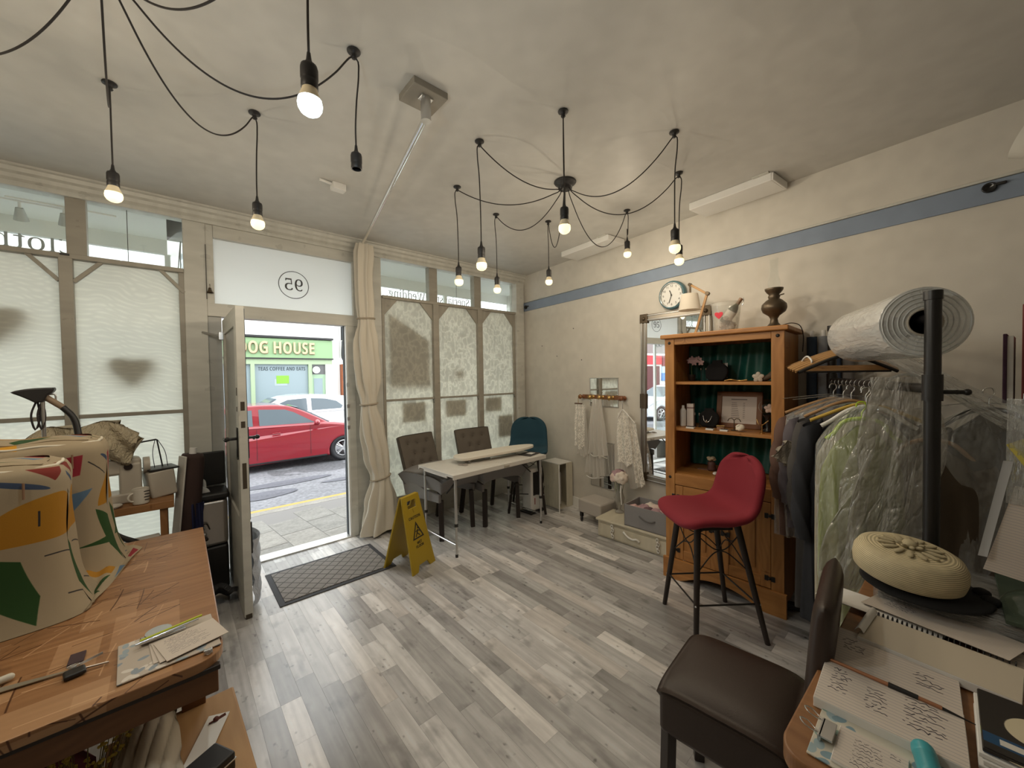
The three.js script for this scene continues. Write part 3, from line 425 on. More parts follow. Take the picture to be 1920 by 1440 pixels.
function spider(label, hx, hz, arms) {
  const t = thing('spider_pendant_lamp', label, 'lamp', [hx, CEIL, hz], 0);
  mesh('canopy', lathe([[0.0001, 0], [0.072, 0], [0.075, -0.006], [0.07, -0.014], [0.05, -0.028], [0.046, -0.05], [0.0001, -0.052]], 32), K.black, t);
  arms.forEach(([x, z, yb, ym, kind]) => {
    const dx = x - hx, dz = z - hz, len = Math.hypot(dx, dz), ux = dx / len, uz = dz / len;
    const ro = mesh('ceiling_hook', rosetteGeo.clone().translate(dx, 0, dz), K.black, t);
    const y0 = -0.058, y1 = -0.03, yc = 2 * (ym - CEIL) - (y0 + y1) / 2, pts = [[ux * 0.035, -0.03, uz * 0.035]];
    for (let i = 0; i <= 12; i++) { const s = i / 12, h = (1 - s) * (1 - s) * y0 + 2 * s * (1 - s) * yc + s * s * y1, a = 0.035 + (len - 0.035 - 0.012) * s; pts.push([ux * a, h, uz * a]); }
    pts.push([dx, -0.024, dz], [dx + ux * 0.014, -0.034, dz + uz * 0.014], [dx + ux * 0.016, -0.09, dz + uz * 0.016], [dx + ux * 0.006, -0.2, dz + uz * 0.004], [dx, yb - CEIL + 0.2, dz], [dx, yb - CEIL + 0.12, dz]);
    mesh('cord', tube(pts, 0.0032, 90, 6), K.cord, t);
    if (kind === 'x') pts.length;
    const so = mesh('socket', socketGeo.clone().translate(dx, yb - CEIL, dz), K.black, t);
    if (kind !== 'empty') {
      const b = mesh('bulb', globeGeo.clone().translate(dx, yb - CEIL, dz), kind === 'white' ? bulbWhite : bulbGlow, so); mesh('bulb_collar', collarGeo.clone().translate(dx, yb - CEIL, dz), collarMat, so);
      const l = new THREE.PointLight(kind === 'white' ? COOL : WARM, kind === 'white' ? BULB * 1.5 : BULB, 0, 2); l.position.set(dx, yb - CEIL - 0.012, dz); l.castShadow = true; l.shadow.radius = 1.2; l.name = 'bulb_light'; t.add(l);
    }
  });
  return t;
}
spider('black spider pendant of eight glowing bulbs nearest the right wall', 2.02, -1.71, [[1.48, -1.26, 2.232, 2.52], [1.31, -1.72, 2.12, 2.68], [1.5, -2.23, 2.156, 2.66], [1.99, -2.41, 2.198, 2.585], [2.42, -2.24, 2.294, 2.48], [2.746, -1.69, 2.457, 2.44], [2.064, -0.98, 2.182, 2.60], [2.503, -1.16, 2.235, 2.555]]);
spider('black spider pendant with one white bulb and one empty socket', -0.13, -1.70, [[-0.169, -2.421, 2.319, 2.55], [0.336, -2.242, 2.268, 2.515], [0.576, -1.569, 2.30, 2.50, 'empty'], [0.29, -1.108, 2.222, 2.55, 'white'], [-0.30, -1.0, 2.3, 2.52], [-0.72, -1.29, 2.3, 2.5], [-0.84, -1.83, 2.3, 2.52], [-0.66, -2.19, 2.3, 2.50]]);
{ // ceiling fittings
  const b = thing('ceiling_pole_bracket', 'grey plate and silver pole running under the ceiling to the shopfront', 'bracket', [0.90, CEIL, -1.60]);
  mesh('wall_plate', uvm(box(0.17, 0.03, 0.15, 0, -0.015, 0.0, 0.003)), mat([0.34, 0.31, 0.27], 0.7, { map: T.paint }), b);
  mesh('socket_tube', [cyl(0.023, 0.023, 0.11, 0.0, -0.135, 0.02), box(0.06, 0.012, 0.04, 0, -0.034, 0.02, 0.004)], K.steel, b);
  mesh('pole', bar([0.0, -0.115, 0.02], [0.47, -0.055, -2.055], 0.013, 14), K.chrome, b);
  mesh('end_clamp', [box(0.05, 0.03, 0.05, 0.47, -0.055, -2.06, 0.006), bar([0.42, -0.05, -2.06], [0.52, -0.05, -2.06], 0.008)], K.black, b);
  const j = thing('junction_box', 'small white junction box on the ceiling', 'junction box', [0.87, CEIL, -2.71], 0.05); mesh('body', box(0.085, 0.045, 0.06, 0, -0.0225, 0, 0.004), K.white, j); mesh('conduit', bar([-0.04, -0.012, 0], [-0.12, -0.012, 0.01], 0.009), K.white, j);
  const mk = (s0, L, off, label) => { const f = thing('ceiling_batten', label, 'light fitting', RW(s0, CEIL, off), RWT, 'unlit white battens by the right wall'); mesh('body', box(L, 0.055, 0.24, L / 2, -0.0275, 0, 0.006), K.white, f); mesh('end_cap', box(0.012, 0.05, 0.236, L + 0.004, -0.03, 0, 0.004), K.white, f); mesh('mounting_strip', box(0.1, 0.008, 0.27, L - 0.06, -0.004, 0.01, 0.002), K.paint, f); };
  mk(2.42, 0.56, 0.15, 'unlit white ceiling batten nearest the plastic roll'); mk(1.02, 0.62, 0.17, 'unlit white ceiling batten above the veil hooks');
}
// ---------- tied door curtain ----------
{
  const t = thing('door_curtain', 'cream door curtain tied three times beside the right window', 'curtain', [0, 0, 0]);
  const key = [[2.74, 1.375, 0.068, 0.03], [2.66, 1.368, 0.078, 0.045], [2.45, 1.362, 0.068, 0.045], [2.08, 1.372, 0.072, 0.045], [2.02, 1.376, 0.070, 0.045], [1.8, 1.372, 0.098, 0.055], [1.5, 1.376, 0.10, 0.055], [1.28, 1.382, 0.07, 0.048], [1.22, 1.385, 0.07, 0.048], [1.0, 1.41, 0.098, 0.06], [0.75, 1.45, 0.102, 0.065], [0.56, 1.478, 0.086, 0.06], [0.52, 1.478, 0.086, 0.06], [0.3, 1.475, 0.13, 0.075], [0.03, 1.47, 0.172, 0.085]];
  const at = (y) => { let i = 0; while (i < key.length - 2 && key[i + 1][0] > y) i++; const a = key[i], b = key[i + 1], k = Math.max(0, Math.min(1, (a[0] - y) / (a[0] - b[0]))), s = k * k * (3 - 2 * k); return [a[1] + (b[1] - a[1]) * s, a[2] + (b[2] - a[2]) * s, a[3] + (b[3] - a[3]) * s]; };
  mesh('cloth', sheet((u, v) => { const y = 0.03 + 2.71 * v + 0.02 * Math.sin(u * 6.283 * 2) * (1 - v), [cx, rx, rz] = at(y), a = u * 6.283, tied = Math.min(1, Math.min(...[2.05, 1.25, 0.54].map((q) => Math.abs(y - q))) / 0.12), f = 1 + (0.05 + 0.17 * tied) * Math.sin(a * 7 + 3 * Math.sin(y * 2.1)) + 0.06 * Math.sin(a * 13 + y * 3); return [cx + rx * f * Math.cos(a), y, -3.60 + rz * f * Math.sin(a)]; }, 110, 70), mat([0.66, 0.61, 0.52], 0.85, { bumpMap: T.weave, bumpScale: 0.0006, sheen: 0.3 }), t);
  for (const y of [2.05, 1.25, 0.54]) { const [cx, rx, rz] = at(y), p = []; for (let i = 0; i < 20; i++) { const a = (i / 20) * 6.283; p.push([cx + (rx + 0.006) * 1.04 * Math.cos(a), y + 0.012 * Math.cos(a) * (y < 0.6 ? 1.6 : 0.5), -3.60 + (rz + 0.005) * 1.05 * Math.sin(a)]); } mesh('tie_band', tube(p, 0.008, 60, 8, true), mat([0.40, 0.34, 0.26], 0.6), t); }
}
{ // small brass bell above the door
  const t = thing('door_bell', 'small brass bell hanging beside the frosted light', 'bell', [0.232, 2.16, ZF + 0.03]); mesh('bell', lathe([[0.0001, 0.035], [0.008, 0.033], [0.012, 0.015], [0.018, 0.002], [0.024, -0.004], [0.02, -0.004]], 18), K.bronze, t); mesh('hanger', tube([[0, 0.034, 0], [0, 0.06, 0], [0, 0.06, -0.03]], 0.002, 8, 5), K.bronze, t); mesh('pull_wire', bar([-0.018, -0.05, -0.024], [-0.018, 0.36, -0.024], 0.0022, 5), K.black, t);
}
// ---------- folding table, chairs and things by the right window ----------
{
  const top = mat([0.74, 0.71, 0.66], 0.5, { map: T.mottle });
  const t = thing('folding_table', 'white plastic folding table with steel tube legs', 'table', [2.235, 0, -2.93], 0.03);
  const hx = 0.565, hz = 0.28, H = 0.695;
  for (const sx of [-1, 1]) mesh('top_half', [box(hx - 0.004, 0.012, hz * 2, sx * hx / 2, H - 0.006, 0, 0.004), box(hx - 0.006, 0.035, 0.012, sx * hx / 2, H - 0.022, hz - 0.006, 0.003), box(hx - 0.006, 0.035, 0.012, sx * hx / 2, H - 0.022, -hz + 0.006, 0.003), box(0.012, 0.035, hz * 1.3, sx * (hx - 0.008), H - 0.022, 0, 0.003), box(0.012, 0.02, hz * 2 - 0.02, sx * (hx - 0.008), H - 0.012, 0, 0.003)], top, t);
  mesh('latch', box(0.06, 0.02, 0.014, 0.02, H - 0.024, hz + 0.004, 0.003), mat([0.4, 0.36, 0.3], 0.5), t);
  for (const sx of [-1, 1]) {
    for (const sz of [-1, 1]) { const x = sx * (hx - 0.05), z = sz * (hz - 0.04); const l = mesh('leg', [bar([x, 0.27, z], [x, H - 0.02, z], 0.0125, 12)], K.steel, t); mesh('leg_insert', bar([x, 0.02, z], [x, 0.27, z], 0.0095, 12), K.steel, l); mesh('foot_cap', cyl(0.012, 0.012, 0.025, x, 0, z, 12), K.black, l); mesh('height_collar', cyl(0.0155, 0.0155, 0.025, x, 0.255, z, 12), K.black, l); }
    mesh('foot_bar', bar([sx * (hx - 0.05), 0.1, -hz + 0.04], [sx * (hx - 0.05), 0.1, hz - 0.04], 0.009, 10), K.chrome, t); mesh('brace', bar([sx * (hx - 0.05), 0.5, 0.1], [sx * (hx - 0.25), H - 0.03, 0.1], 0.007, 8), K.black, t);
  }
  const sb = thing('sleeve_board', 'long cream sleeve ironing board on the folding table', 'ironing board', [2.37, 0.745, -2.92], -0.12);
  const s = new THREE.Shape(); s.moveTo(-0.38, -0.10); s.bezierCurveTo(-0.47, -0.08, -0.47, 0.08, -0.38, 0.11); s.lineTo(0.15, 0.11); s.bezierCurveTo(0.3, 0.1, 0.44, 0.06, 0.44, 0.0); s.bezierCurveTo(0.44, -0.06, 0.3, -0.09, 0.15, -0.1); s.closePath();
  mesh('pad', ext(s, 0.016, 0.005).rotateX(-Math.PI / 2).rotateZ(0.02), mat([0.74, 0.69, 0.60], 0.85, { bumpMap: T.weave, bumpScale: 0.0006 }), sb);
  mesh('base_frame', [tube([[-0.3, -0.002, 0.05], [-0.34, -0.04, 0.06], [-0.1, -0.045, 0.06], [-0.1, -0.045, -0.06], [-0.34, -0.04, -0.06], [-0.3, -0.002, -0.05]], 0.006, 40, 6), bar([0.1, -0.002, 0], [0.25, -0.045, 0], 0.006), box(0.4, 0.008, 0.05, 0.05, -0.045, 0, 0.002)], K.steel, sb);
  const sc = thing('fabric_scissors', 'open scissors lying beside the sleeve board', 'scissors', [1.98, 0.699, -2.9], 0.5); mesh('blade', [beam([0, 0.001, 0], [0.11, 0.001, 0.02], 0.014, 0.003)], K.steel, sc); mesh('blade', beam([0, 0.001, 0], [0.11, 0.001, -0.02], 0.014, 0.003), K.steel, sc); for (const k of [-1, 1]) mesh('handle', new THREE.TorusGeometry(0.022, 0.004, 6, 18).rotateX(Math.PI / 2).translate(-0.04, 0.003, k * 0.022), mat([0.4, 0.36, 0.32], 0.5), sc);
  const bk = thing('dark_booklet', 'dark booklet with pale label at the table end', 'booklet', [2.70, 0.696, -2.80], 0.25); mesh('cover', box(0.2, 0.006, 0.14, 0, 0.003, 0, 0.001), mat([0.06, 0.055, 0.05], 0.5), bk); mesh('label_patch', box(0.08, 0.001, 0.07, 0.02, 0.0066, 0, 0), K.paper, bk);
}
function tuftedChair(label, x, z, turn) {
  const t = thing('tufted_dining_chair', label, 'chair', [x, 0, z], turn, 'grey tufted chairs behind the folding table');
  const back = mat([0.135, 0.115, 0.095], 0.9, { sheen: 0.6, bumpMap: T.weave, bumpScale: 0.0004 }), f = mat([0.235, 0.225, 0.22], 0.85, { sheen: 0.6, bumpMap: T.weave, bumpScale: 0.0004 });
  mesh('seat', slab((u, v) => { const a = (u - 0.5) * 2, b = (v - 0.5) * 2; return [a * 0.235, 0.485 - 0.02 * Math.pow(Math.abs(a), 4) - 0.03 * Math.pow(Math.abs(b), 6) + 0.01 * (1 - a * a), -0.27 + 0.5 * v]; }, 0.14, 16, 16), f, t);
  const buttons = []; for (let r = 0; r < 3; r++) for (let c = 0; c < 3 - (r % 2); c++) buttons.push([(c - (2 - (r % 2)) / 2) * 0.12, 0.62 + r * 0.1]);
  const bz = (y) => -0.24 - 0.16 * ((y - 0.44) / 0.48);
  mesh('backrest', slab((u, v) => { const x = (0.5 - u) * 0.44 * (1 - 0.04 * (1 - v)), y = 0.40 + 0.51 * v; let d = 0.012 * (1 - Math.pow(Math.abs(u - 0.5) * 2, 6)); for (const [bx0, by] of buttons) d -= 0.02 * Math.exp(-((x - bx0) ** 2 + (y - by) ** 2) / 0.0009); return [x, y - 0.01 * Math.pow(Math.abs(u - 0.5) * 2, 6) * v, bz(y) + d * (v > 0.2 ? 1 : 0)]; }, -0.075, 40, 40), back, t);
  for (const [a, b] of buttons) mesh('button', new THREE.SphereGeometry(0.009, 8, 6).translate(a, b, bz(b) - 0.004), back, t);
  for (const sx of [-1, 1]) mesh('side_wing', uvm(ext(poly([[0.2, 0.36], [0.2, 0.42], [0.0, 0.44], [-0.15, 0.5], [-0.27, 0.58], [-0.33, 0.56], [-0.27, 0.36]]), 0.02, 0.006).rotateY(-Math.PI / 2).translate(sx * 0.225 + 0.01, 0, 0)), f, t);
  for (const sx of [-1, 1]) { mesh('leg', beam([sx * 0.2, 0.37, 0.19], [sx * 0.205, 0, 0.2], 0.042, 0.042), K.darkWood, t); mesh('leg', beam([sx * 0.19, 0.37, -0.24], [sx * 0.2, 0, -0.31], 0.038, 0.04), K.darkWood, t); }
  return t;
}
tuftedChair('grey tufted dining chair nearest the door curtain', 1.965, -3.27, 0.2);
tuftedChair('grey tufted dining chair nearest the corner', 2.515, -3.2, -0.1);
function shellStool(label, fabric, x, z, turn) {
  const t = thing('upholstered_bar_stool', label, 'bar stool', [x, 0, z], turn), H = 0.685;
  const prof = new THREE.CatmullRomCurve3([[0.245, -0.03], [0.22, 0.0], [0.12, 0.01], [-0.02, 0], [-0.12, 0.016], [-0.175, 0.075], [-0.198, 0.17], [-0.218, 0.27], [-0.23, 0.345]].map(([a, b]) => V(0, b, a)));
  const wd = (v) => { const base = v < 0.45 ? 0.235 - 0.03 * v : 0.2215 - 0.035 * (v - 0.45), a = v < 0.2 ? Math.sqrt(Math.max(0, 1 - Math.pow((0.2 - v) / 0.2, 2.2))) : v > 0.76 ? Math.sqrt(Math.max(0, 1 - Math.pow((v - 0.76) / 0.24, 2.4))) : 1; return base * (0.12 + 0.88 * a); };
  mesh('shell', padded((u, v) => { const p = prof.getPoint(v), s = (u - 0.5) * 2, k = s * s, back = THREE.MathUtils.smoothstep(v, 0.42, 0.7), mid = Math.exp(-Math.pow((v - 0.5) / 0.16, 2)), lip = v < 0.2 ? 1 - v / 0.2 : 0; return [-s * wd(v), H - 0.03 + p.y + k * (0.022 * (1 - back) * (1 - lip) + 0.02 * mid), p.z + k * (0.045 * back + 0.025 * mid)]; }, 0.06, 40, 60), fabric, t);
  mesh('mount_plate', box(0.2, 0.03, 0.2, 0, H - 0.075, 0.03, 0.005), K.black, t);
  const F = 0.2, U = 0.115, y0 = H - 0.06, at = (sx, sz, y) => { const k = 1 - y / y0; return [sx * (U + (F - U) * k), y, 0.03 + sz * (U + (F - U) * k) - 0.03 * k]; };
  for (const sx of [-1, 1]) for (const sz of [-1, 1]) { const l = mesh('leg', bar(at(sx, sz, 0), at(sx, sz, y0), 0.0135, 14, 0.0185), K.darkWood, t); mesh('bolt', ball(0.006, ...at(sx * 1.05, sz * 1.05, 0.21), 8), K.steel, l); }
  const ring = [[-1, -1], [1, -1], [1, 1], [-1, 1]];
  for (let i = 0; i < 4; i++) { const a = ring[i], b = ring[(i + 1) % 4]; mesh('foot_rail', bar(at(...a, 0.21), at(...b, 0.21), 0.005, 8), K.black, t); const m = [(at(...a, 0.46)[0] + at(...b, 0.46)[0]) / 2 * 0.8, 0.49, (at(...a, 0.46)[2] + at(...b, 0.46)[2]) / 2 * 0.8]; mesh('cross_wire', [tube([at(...a, 0.58), [m[0] * 1.1 + (at(...a, 0.5)[0] - m[0]) * 0.2, 0.5, m[2] * 1.1 + (at(...a, 0.5)[2] - m[2]) * 0.2], [m[0] * 1.1 + (at(...b, 0.5)[0] - m[0]) * 0.2, 0.5, m[2] * 1.1 + (at(...b, 0.5)[2] - m[2]) * 0.2], at(...b, 0.58)], 0.0035, 24, 5)], K.black, t); mesh('cross_wire', tube([at(...a, 0.38), [m[0] * 1.1 + (at(...a, 0.5)[0] - m[0]) * 0.2, 0.485, m[2] * 1.1 + (at(...a, 0.5)[2] - m[2]) * 0.2], [m[0] * 1.1 + (at(...b, 0.5)[0] - m[0]) * 0.2, 0.485, m[2] * 1.1 + (at(...b, 0.5)[2] - m[2]) * 0.2], at(...b, 0.38)], 0.0035, 24, 5), K.black, t); }
  return t;
}
shellStool('dark red upholstered bar stool in front of the pine cabinet', mat([0.235, 0.014, 0.027], 0.85, { sheen: 0.3, sheenColor: lin(0.5, 0.15, 0.2), bumpMap: T.weave, bumpScale: 0.0004 }), 2.385, -0.92, Math.atan2(-0.77, -0.64));
shellStool('dark teal upholstered bar stool in the window corner', mat([0.012, 0.055, 0.085], 0.85, { sheen: 0.4, bumpMap: T.weave, bumpScale: 0.0004 }), 2.985, -3.12, -0.85);
{ // wet floor sign
  const t = thing('wet_floor_sign', 'yellow folding wet floor caution sign beside the doormat', 'sign', [1.385, 0, -2.83], 0.40);
  const ym = mat([0.40, 0.27, 0.012], 0.42), ink = mat([0.02, 0.018, 0.015], 0.6), H = 0.57, half = (() => { const s = poly([[-0.135, 0], [-0.075, 0], [-0.05, 0.045], [0.05, 0.045], [0.075, 0], [0.135, 0], [0.095, H], [-0.095, H]]); const h = new THREE.Path(); h.moveTo(-0.05, H - 0.10); h.lineTo(0.05, H - 0.10); h.bezierCurveTo(0.06, H - 0.05, 0.05, H - 0.035, 0.04, H - 0.035); h.lineTo(-0.04, H - 0.035); h.bezierCurveTo(-0.05, H - 0.035, -0.06, H - 0.05, -0.05, H - 0.10); s.holes.push(h); return ext(s, 0.01, 0.002); })();
  const A = 0.235;
  const front = mesh('front_leaf', half.clone().translate(0, -H, 0).rotateX(-A).translate(0, H * Math.cos(A), 0.004), ym, t), back = mesh('back_leaf', half.clone().translate(0, -H, -0.01).rotateX(A).translate(0, H * Math.cos(A), -0.004), ym, t);
  const put = (g, y) => g.translate(0, y - H, 0.0125).rotateX(-A).translate(0, H * Math.cos(A), 0.004);
  mesh('caution_lettering', put(letters('CAUTION', 0.022, 0.001, 'sans'), 0.40), ink, front); mesh('wet_lettering', put(letters('WET', 0.02, 0.001, 'sans'), 0.205), ink, front); mesh('floor_lettering', put(letters('FLOOR', 0.02, 0.001, 'sans'), 0.178), ink, front);
  const tri = poly([[-0.065, 0], [0.065, 0], [0, 0.13]]); tri.holes.push(new THREE.Path([[-0.048, 0.01], [0.048, 0.01], [0, 0.106]].map(([a, b]) => new THREE.Vector2(a, b))));
  mesh('warning_triangle', put(ext(tri, 0.001), 0.235), ink, front); mesh('slipping_figure', put(merge([ball(0.008, 0.012, 0.078, 0, 8).scale(1, 1, 0.1), beam([0.008, 0.066, 0], [-0.006, 0.042, 0], 0.012, 0.002), beam([-0.006, 0.042, 0], [0.022, 0.018, 0], 0.008, 0.002), beam([-0.006, 0.042, 0], [-0.026, 0.016, 0], 0.008, 0.002), beam([0.004, 0.06, 0], [-0.02, 0.056, 0], 0.006, 0.002), beam([0.008, 0.062, 0], [0.026, 0.05, 0], 0.006, 0.002)]), 0.235), ink, front);
  mesh('small_emblem', put(merge([ball(0.006, 0, 0.02, 0, 8).scale(1, 1, 0.1), beam([0, 0.014, 0], [0.004, -0.006, 0], 0.008, 0.001)]), 0.44), mat([0.3, 0.19, 0.01], 0.6), front);
  mesh('hinge', bar([-0.09, H * Math.cos(A), 0], [0.09, H * Math.cos(A), 0], 0.006), ym, t);
}
{ // doormat
  const t = thing('ribbed_doormat', 'grey ribbed rubber edged doormat inside the doorway', 'doormat', [0.893, 0, -3.155], 0);
  mesh('rubber_base', box(0.805, 0.006, 0.548, 0, 0.003, 0, 0.002), mat([0.045, 0.045, 0.05], 0.8), t);
  const ribs = tex(512, 512, (u, v) => { const c = 7, a = Math.floor(u * c), b = Math.floor(v * c), up = (a + b) % 2, s = up ? u : v; const g = Math.abs(((s * 49) % 1) - 0.5) * 2, e = Math.min((u * c) % 1, 1 - ((u * c) % 1), (v * c) % 1, 1 - ((v * c) % 1)) < 0.05 ? 0.35 : 1; return e * (0.35 + 0.65 * g); }, false, [2.2, 2.2]), rc = ribs.clone(); ribs.rotation = rc.rotation = Math.PI / 4; rc.colorSpace = THREE.NoColorSpace;
  mesh('carpet_pile', uvm(box(0.735, 0.006, 0.478, 0, 0.0075, 0, 0.001)), mat([0.40, 0.375, 0.35], 0.95, { map: rc, bumpMap: ribs, bumpScale: 0.004 }), t);
}
{ // open white box and heater under the table
  const t = thing('open_white_box', 'tall white box with an open door against the right wall', 'box', [3.30, 0, -2.97], -0.03);
  const m = mat([0.74, 0.69, 0.58], 0.7, { map: T.paint }), w = 0.2, h = 0.5, d = 0.26;
  mesh('side_panel', box(0.012, h, d, w / 2, h / 2, 0, 0.002), m, t); mesh('side_panel', box(0.012, h, d, -w / 2, h / 2, 0, 0.002), m, t); mesh('top_panel', box(w + 0.012, 0.012, d, 0, h, 0, 0.002), K.white, t); mesh('back_panel', box(w, h, 0.008, 0, h / 2, -d / 2, 0), m, t); mesh('bottom_panel', box(w, 0.012, d, 0, 0.006, 0, 0), m, t);
  mesh('open_flap', box(0.19, h - 0.02, 0.01, -0.095, h / 2, 0, 0.002).rotateY(0.75).translate(-w / 2, 0.005, d / 2), K.white, t); mesh('front_panel', box(0.1, h, 0.01, 0.06, h / 2, d / 2 + 0.005, 0.002), m, t);
  tag(mesh('foam_tube', bar([3.26, 0.03, -2.9], [3.35, 0.36, -2.98], 0.02, 12), mat([0.62, 0.6, 0.58], 0.8), scene), 'grey foam tube leaning inside the open white box', 'tube');
  const hh = thing('tower_heater', 'small white heater with black grille under the folding table', 'heater', [3.02, 0, -2.93], 0.05);
  hh.position.set(2.95, 0, -3.02);
  mesh('body', box(0.19, 0.47, 0.14, 0, 0.255, 0, 0.02), K.whitePlastic, hh); mesh('grille', box(0.13, 0.25, 0.006, 0.0, 0.32, 0.071, 0.01), K.black, hh); mesh('base', box(0.24, 0.02, 0.18, 0, 0.01, 0, 0.006), K.black, hh); mesh('red_mark', box(0.01, 0.07, 0.004, -0.04, 0.13, 0.071, 0.001), K.red, hh);
}
// ---------- along the right wall ----------
const onWall = (name, label, cat, s, y, off = 0, group) => thing(name, label, cat, RW(s, y, off), RWT, group);
{ // row of turned hooks with veils, and the two little mirrors
  const t = onWall('coat_hook_rail', 'dark wooden hook rail with turned knobs carrying the veils', 'hook rail', 1.06, 1.255, 0.0);
  mesh('rail', box(0.54, 0.045, 0.02, 0.27, 0, 0.011, 0.004), mat([0.20, 0.09, 0.04], 0.45), t);
  for (const x of [0.0, 0.14, 0.27, 0.4, 0.55]) mesh('turned_knob', lathe([[0.0001, 0.07], [0.018, 0.066], [0.026, 0.052], [0.02, 0.038], [0.01, 0.028], [0.012, 0.014], [0.022, 0.006], [0.024, 0]], 18).rotateX(Math.PI / 2).translate(x, 0, 0.02), x === 0.55 || x === 0 ? mat([0.22, 0.08, 0.03], 0.35) : K.brass, t);
  const c = onWall('clip_hanger', 'dark clip hanger at the left end of hook rail', 'hanger', 1.0, 1.18, 0.09); mesh('bar', beam([0, 0, 0], [0.1, 0.0, 0], 0.012, 0.02), mat([0.12, 0.06, 0.04], 0.5), c); mesh('hook', tube([[0.05, 0, 0], [0.05, 0.06, 0], [0.07, 0.09, 0], [0.09, 0.07, -0.01]], 0.003, 14, 5), K.brass, c);
  const sm = (nm, lb, s0, s1, y0, y1, off) => { const m = onWall(nm, lb, 'mirror', (s0 + s1) / 2, (y0 + y1) / 2, off), w = s1 - s0, h = y1 - y0; mesh('glass', box(w, h, 0.004, 0, 0, 0.006, 0), K.mirror, m); mesh('frame', [box(w + 0.012, 0.008, 0.01, 0, h / 2, 0.005, 0.002), box(w + 0.012, 0.008, 0.01, 0, -h / 2, 0.005, 0.002), box(0.008, h, 0.01, -w / 2, 0, 0.005, 0.002), box(0.008, h, 0.01, w / 2, 0, 0.005, 0.002)], K.steel, m); mesh('bevel_strip', box(0.022, h, 0.006, -w * 0.08, 0, 0.008, 0), mat([0.3, 0.26, 0.2], 0.4, { metalness: 0.6 }), m); return m; };
  sm('square_wall_mirror', 'small square mirror above the veil hooks', 1.15, 1.52, 1.16, 1.455, 0.0); sm('square_wall_mirror', 'small square mirror low on wall behind the veils', 1.15, 1.46, 0.30, 0.78, 0.0);
  const tulle = mat([0.80, 0.77, 0.72], 0.95, { transmission: 0.45, thickness: 0, transparent: true, opacity: 0.72, side: THREE.DoubleSide }), lace = mat([0.90, 0.88, 0.84], 0.9, { map: T.lace, transparent: true });
  const fall = (p, x0, x1, xb0, xb1, yt, yb, n, amp, m, name, zo = 0.05) => mesh(name, sheet((u, v) => { const w = 1 - v, x = (x0 + (x1 - x0) * u) * (1 - w) + (xb0 + (xb1 - xb0) * u) * w; return [x + 0.01 * Math.sin(v * 8 + u * 4) * w, yb + (yt - yb) * v + 0.02 * Math.sin(u * 9) * w, zo + amp * (0.3 + w) * Math.sin(u * 6.283 * n + v * 2) + 0.02 * w]; }, 60, 30), m, p);
  const v1 = onWall('short_lace_veil', 'short lace veil at the left end of hooks', 'veil', 1.0, 0); fall(v1, 0.01, 0.15, 0.0, 0.17, 1.17, 0.70, 3, 0.012, lace, 'lace', 0.09); fall(v1, 0.02, 0.16, 0.03, 0.2, 1.16, 0.62, 4, 0.012, tulle, 'tulle', 0.08);
  const v2 = onWall('tulle_veil', 'plain tulle veil with ribbon edge in the middle of hooks', 'veil', 1.18, 0); fall(v2, 0.06, 0.18, -0.05, 0.24, 1.23, 0.43, 5, 0.014, tulle, 'tulle', 0.07); fall(v2, 0.08, 0.2, 0.02, 0.30, 1.24, 0.65, 4, 0.014, tulle, 'upper_layer', 0.085); mesh('ribbon_edge', tube([[0.04, 0.66, 0.1], [0.1, 0.64, 0.11], [0.18, 0.655, 0.1], [0.27, 0.645, 0.1]], 0.005, 20, 5), lace, v2);
  mesh('trailing_ribbon', tube([[-0.02, 0.41, 0.09], [0.04, 0.40, 0.1], [0.1, 0.405, 0.09], [0.2, 0.43, 0.07]], 0.006, 20, 5), K.white, v2);
  const v3 = onWall('beaded_lace_gown', 'beaded lace gown sleeve on white hanger beside the tall mirror', 'dress', 1.58, 0); fall(v3, 0.02, 0.12, 0.02, 0.30, 1.13, 0.42, 3, 0.014, tulle, 'skirt', 0.065); fall(v3, 0.0, 0.12, 0.0, 0.2, 1.12, 0.62, 2, 0.012, lace, 'lace_bodice', 0.085); fall(v3, 0.12, 0.2, 0.2, 0.32, 1.05, 0.45, 2, 0.012, lace, 'lace_sleeve', 0.075); mesh('hanger', tube([[0.0, 1.06, 0.09], [0.04, 1.13, 0.09], [0.06, 1.15, 0.09], [0.09, 1.13, 0.09], [0.2, 1.03, 0.09]], 0.006, 24, 6), K.white, v3); mesh('hanger_hook', tube([[0.06, 1.15, 0.09], [0.06, 1.21, 0.09], [0.045, 1.24, 0.08], [0.03, 1.23, 0.07]], 0.003, 14, 5), K.chrome, v3);
}
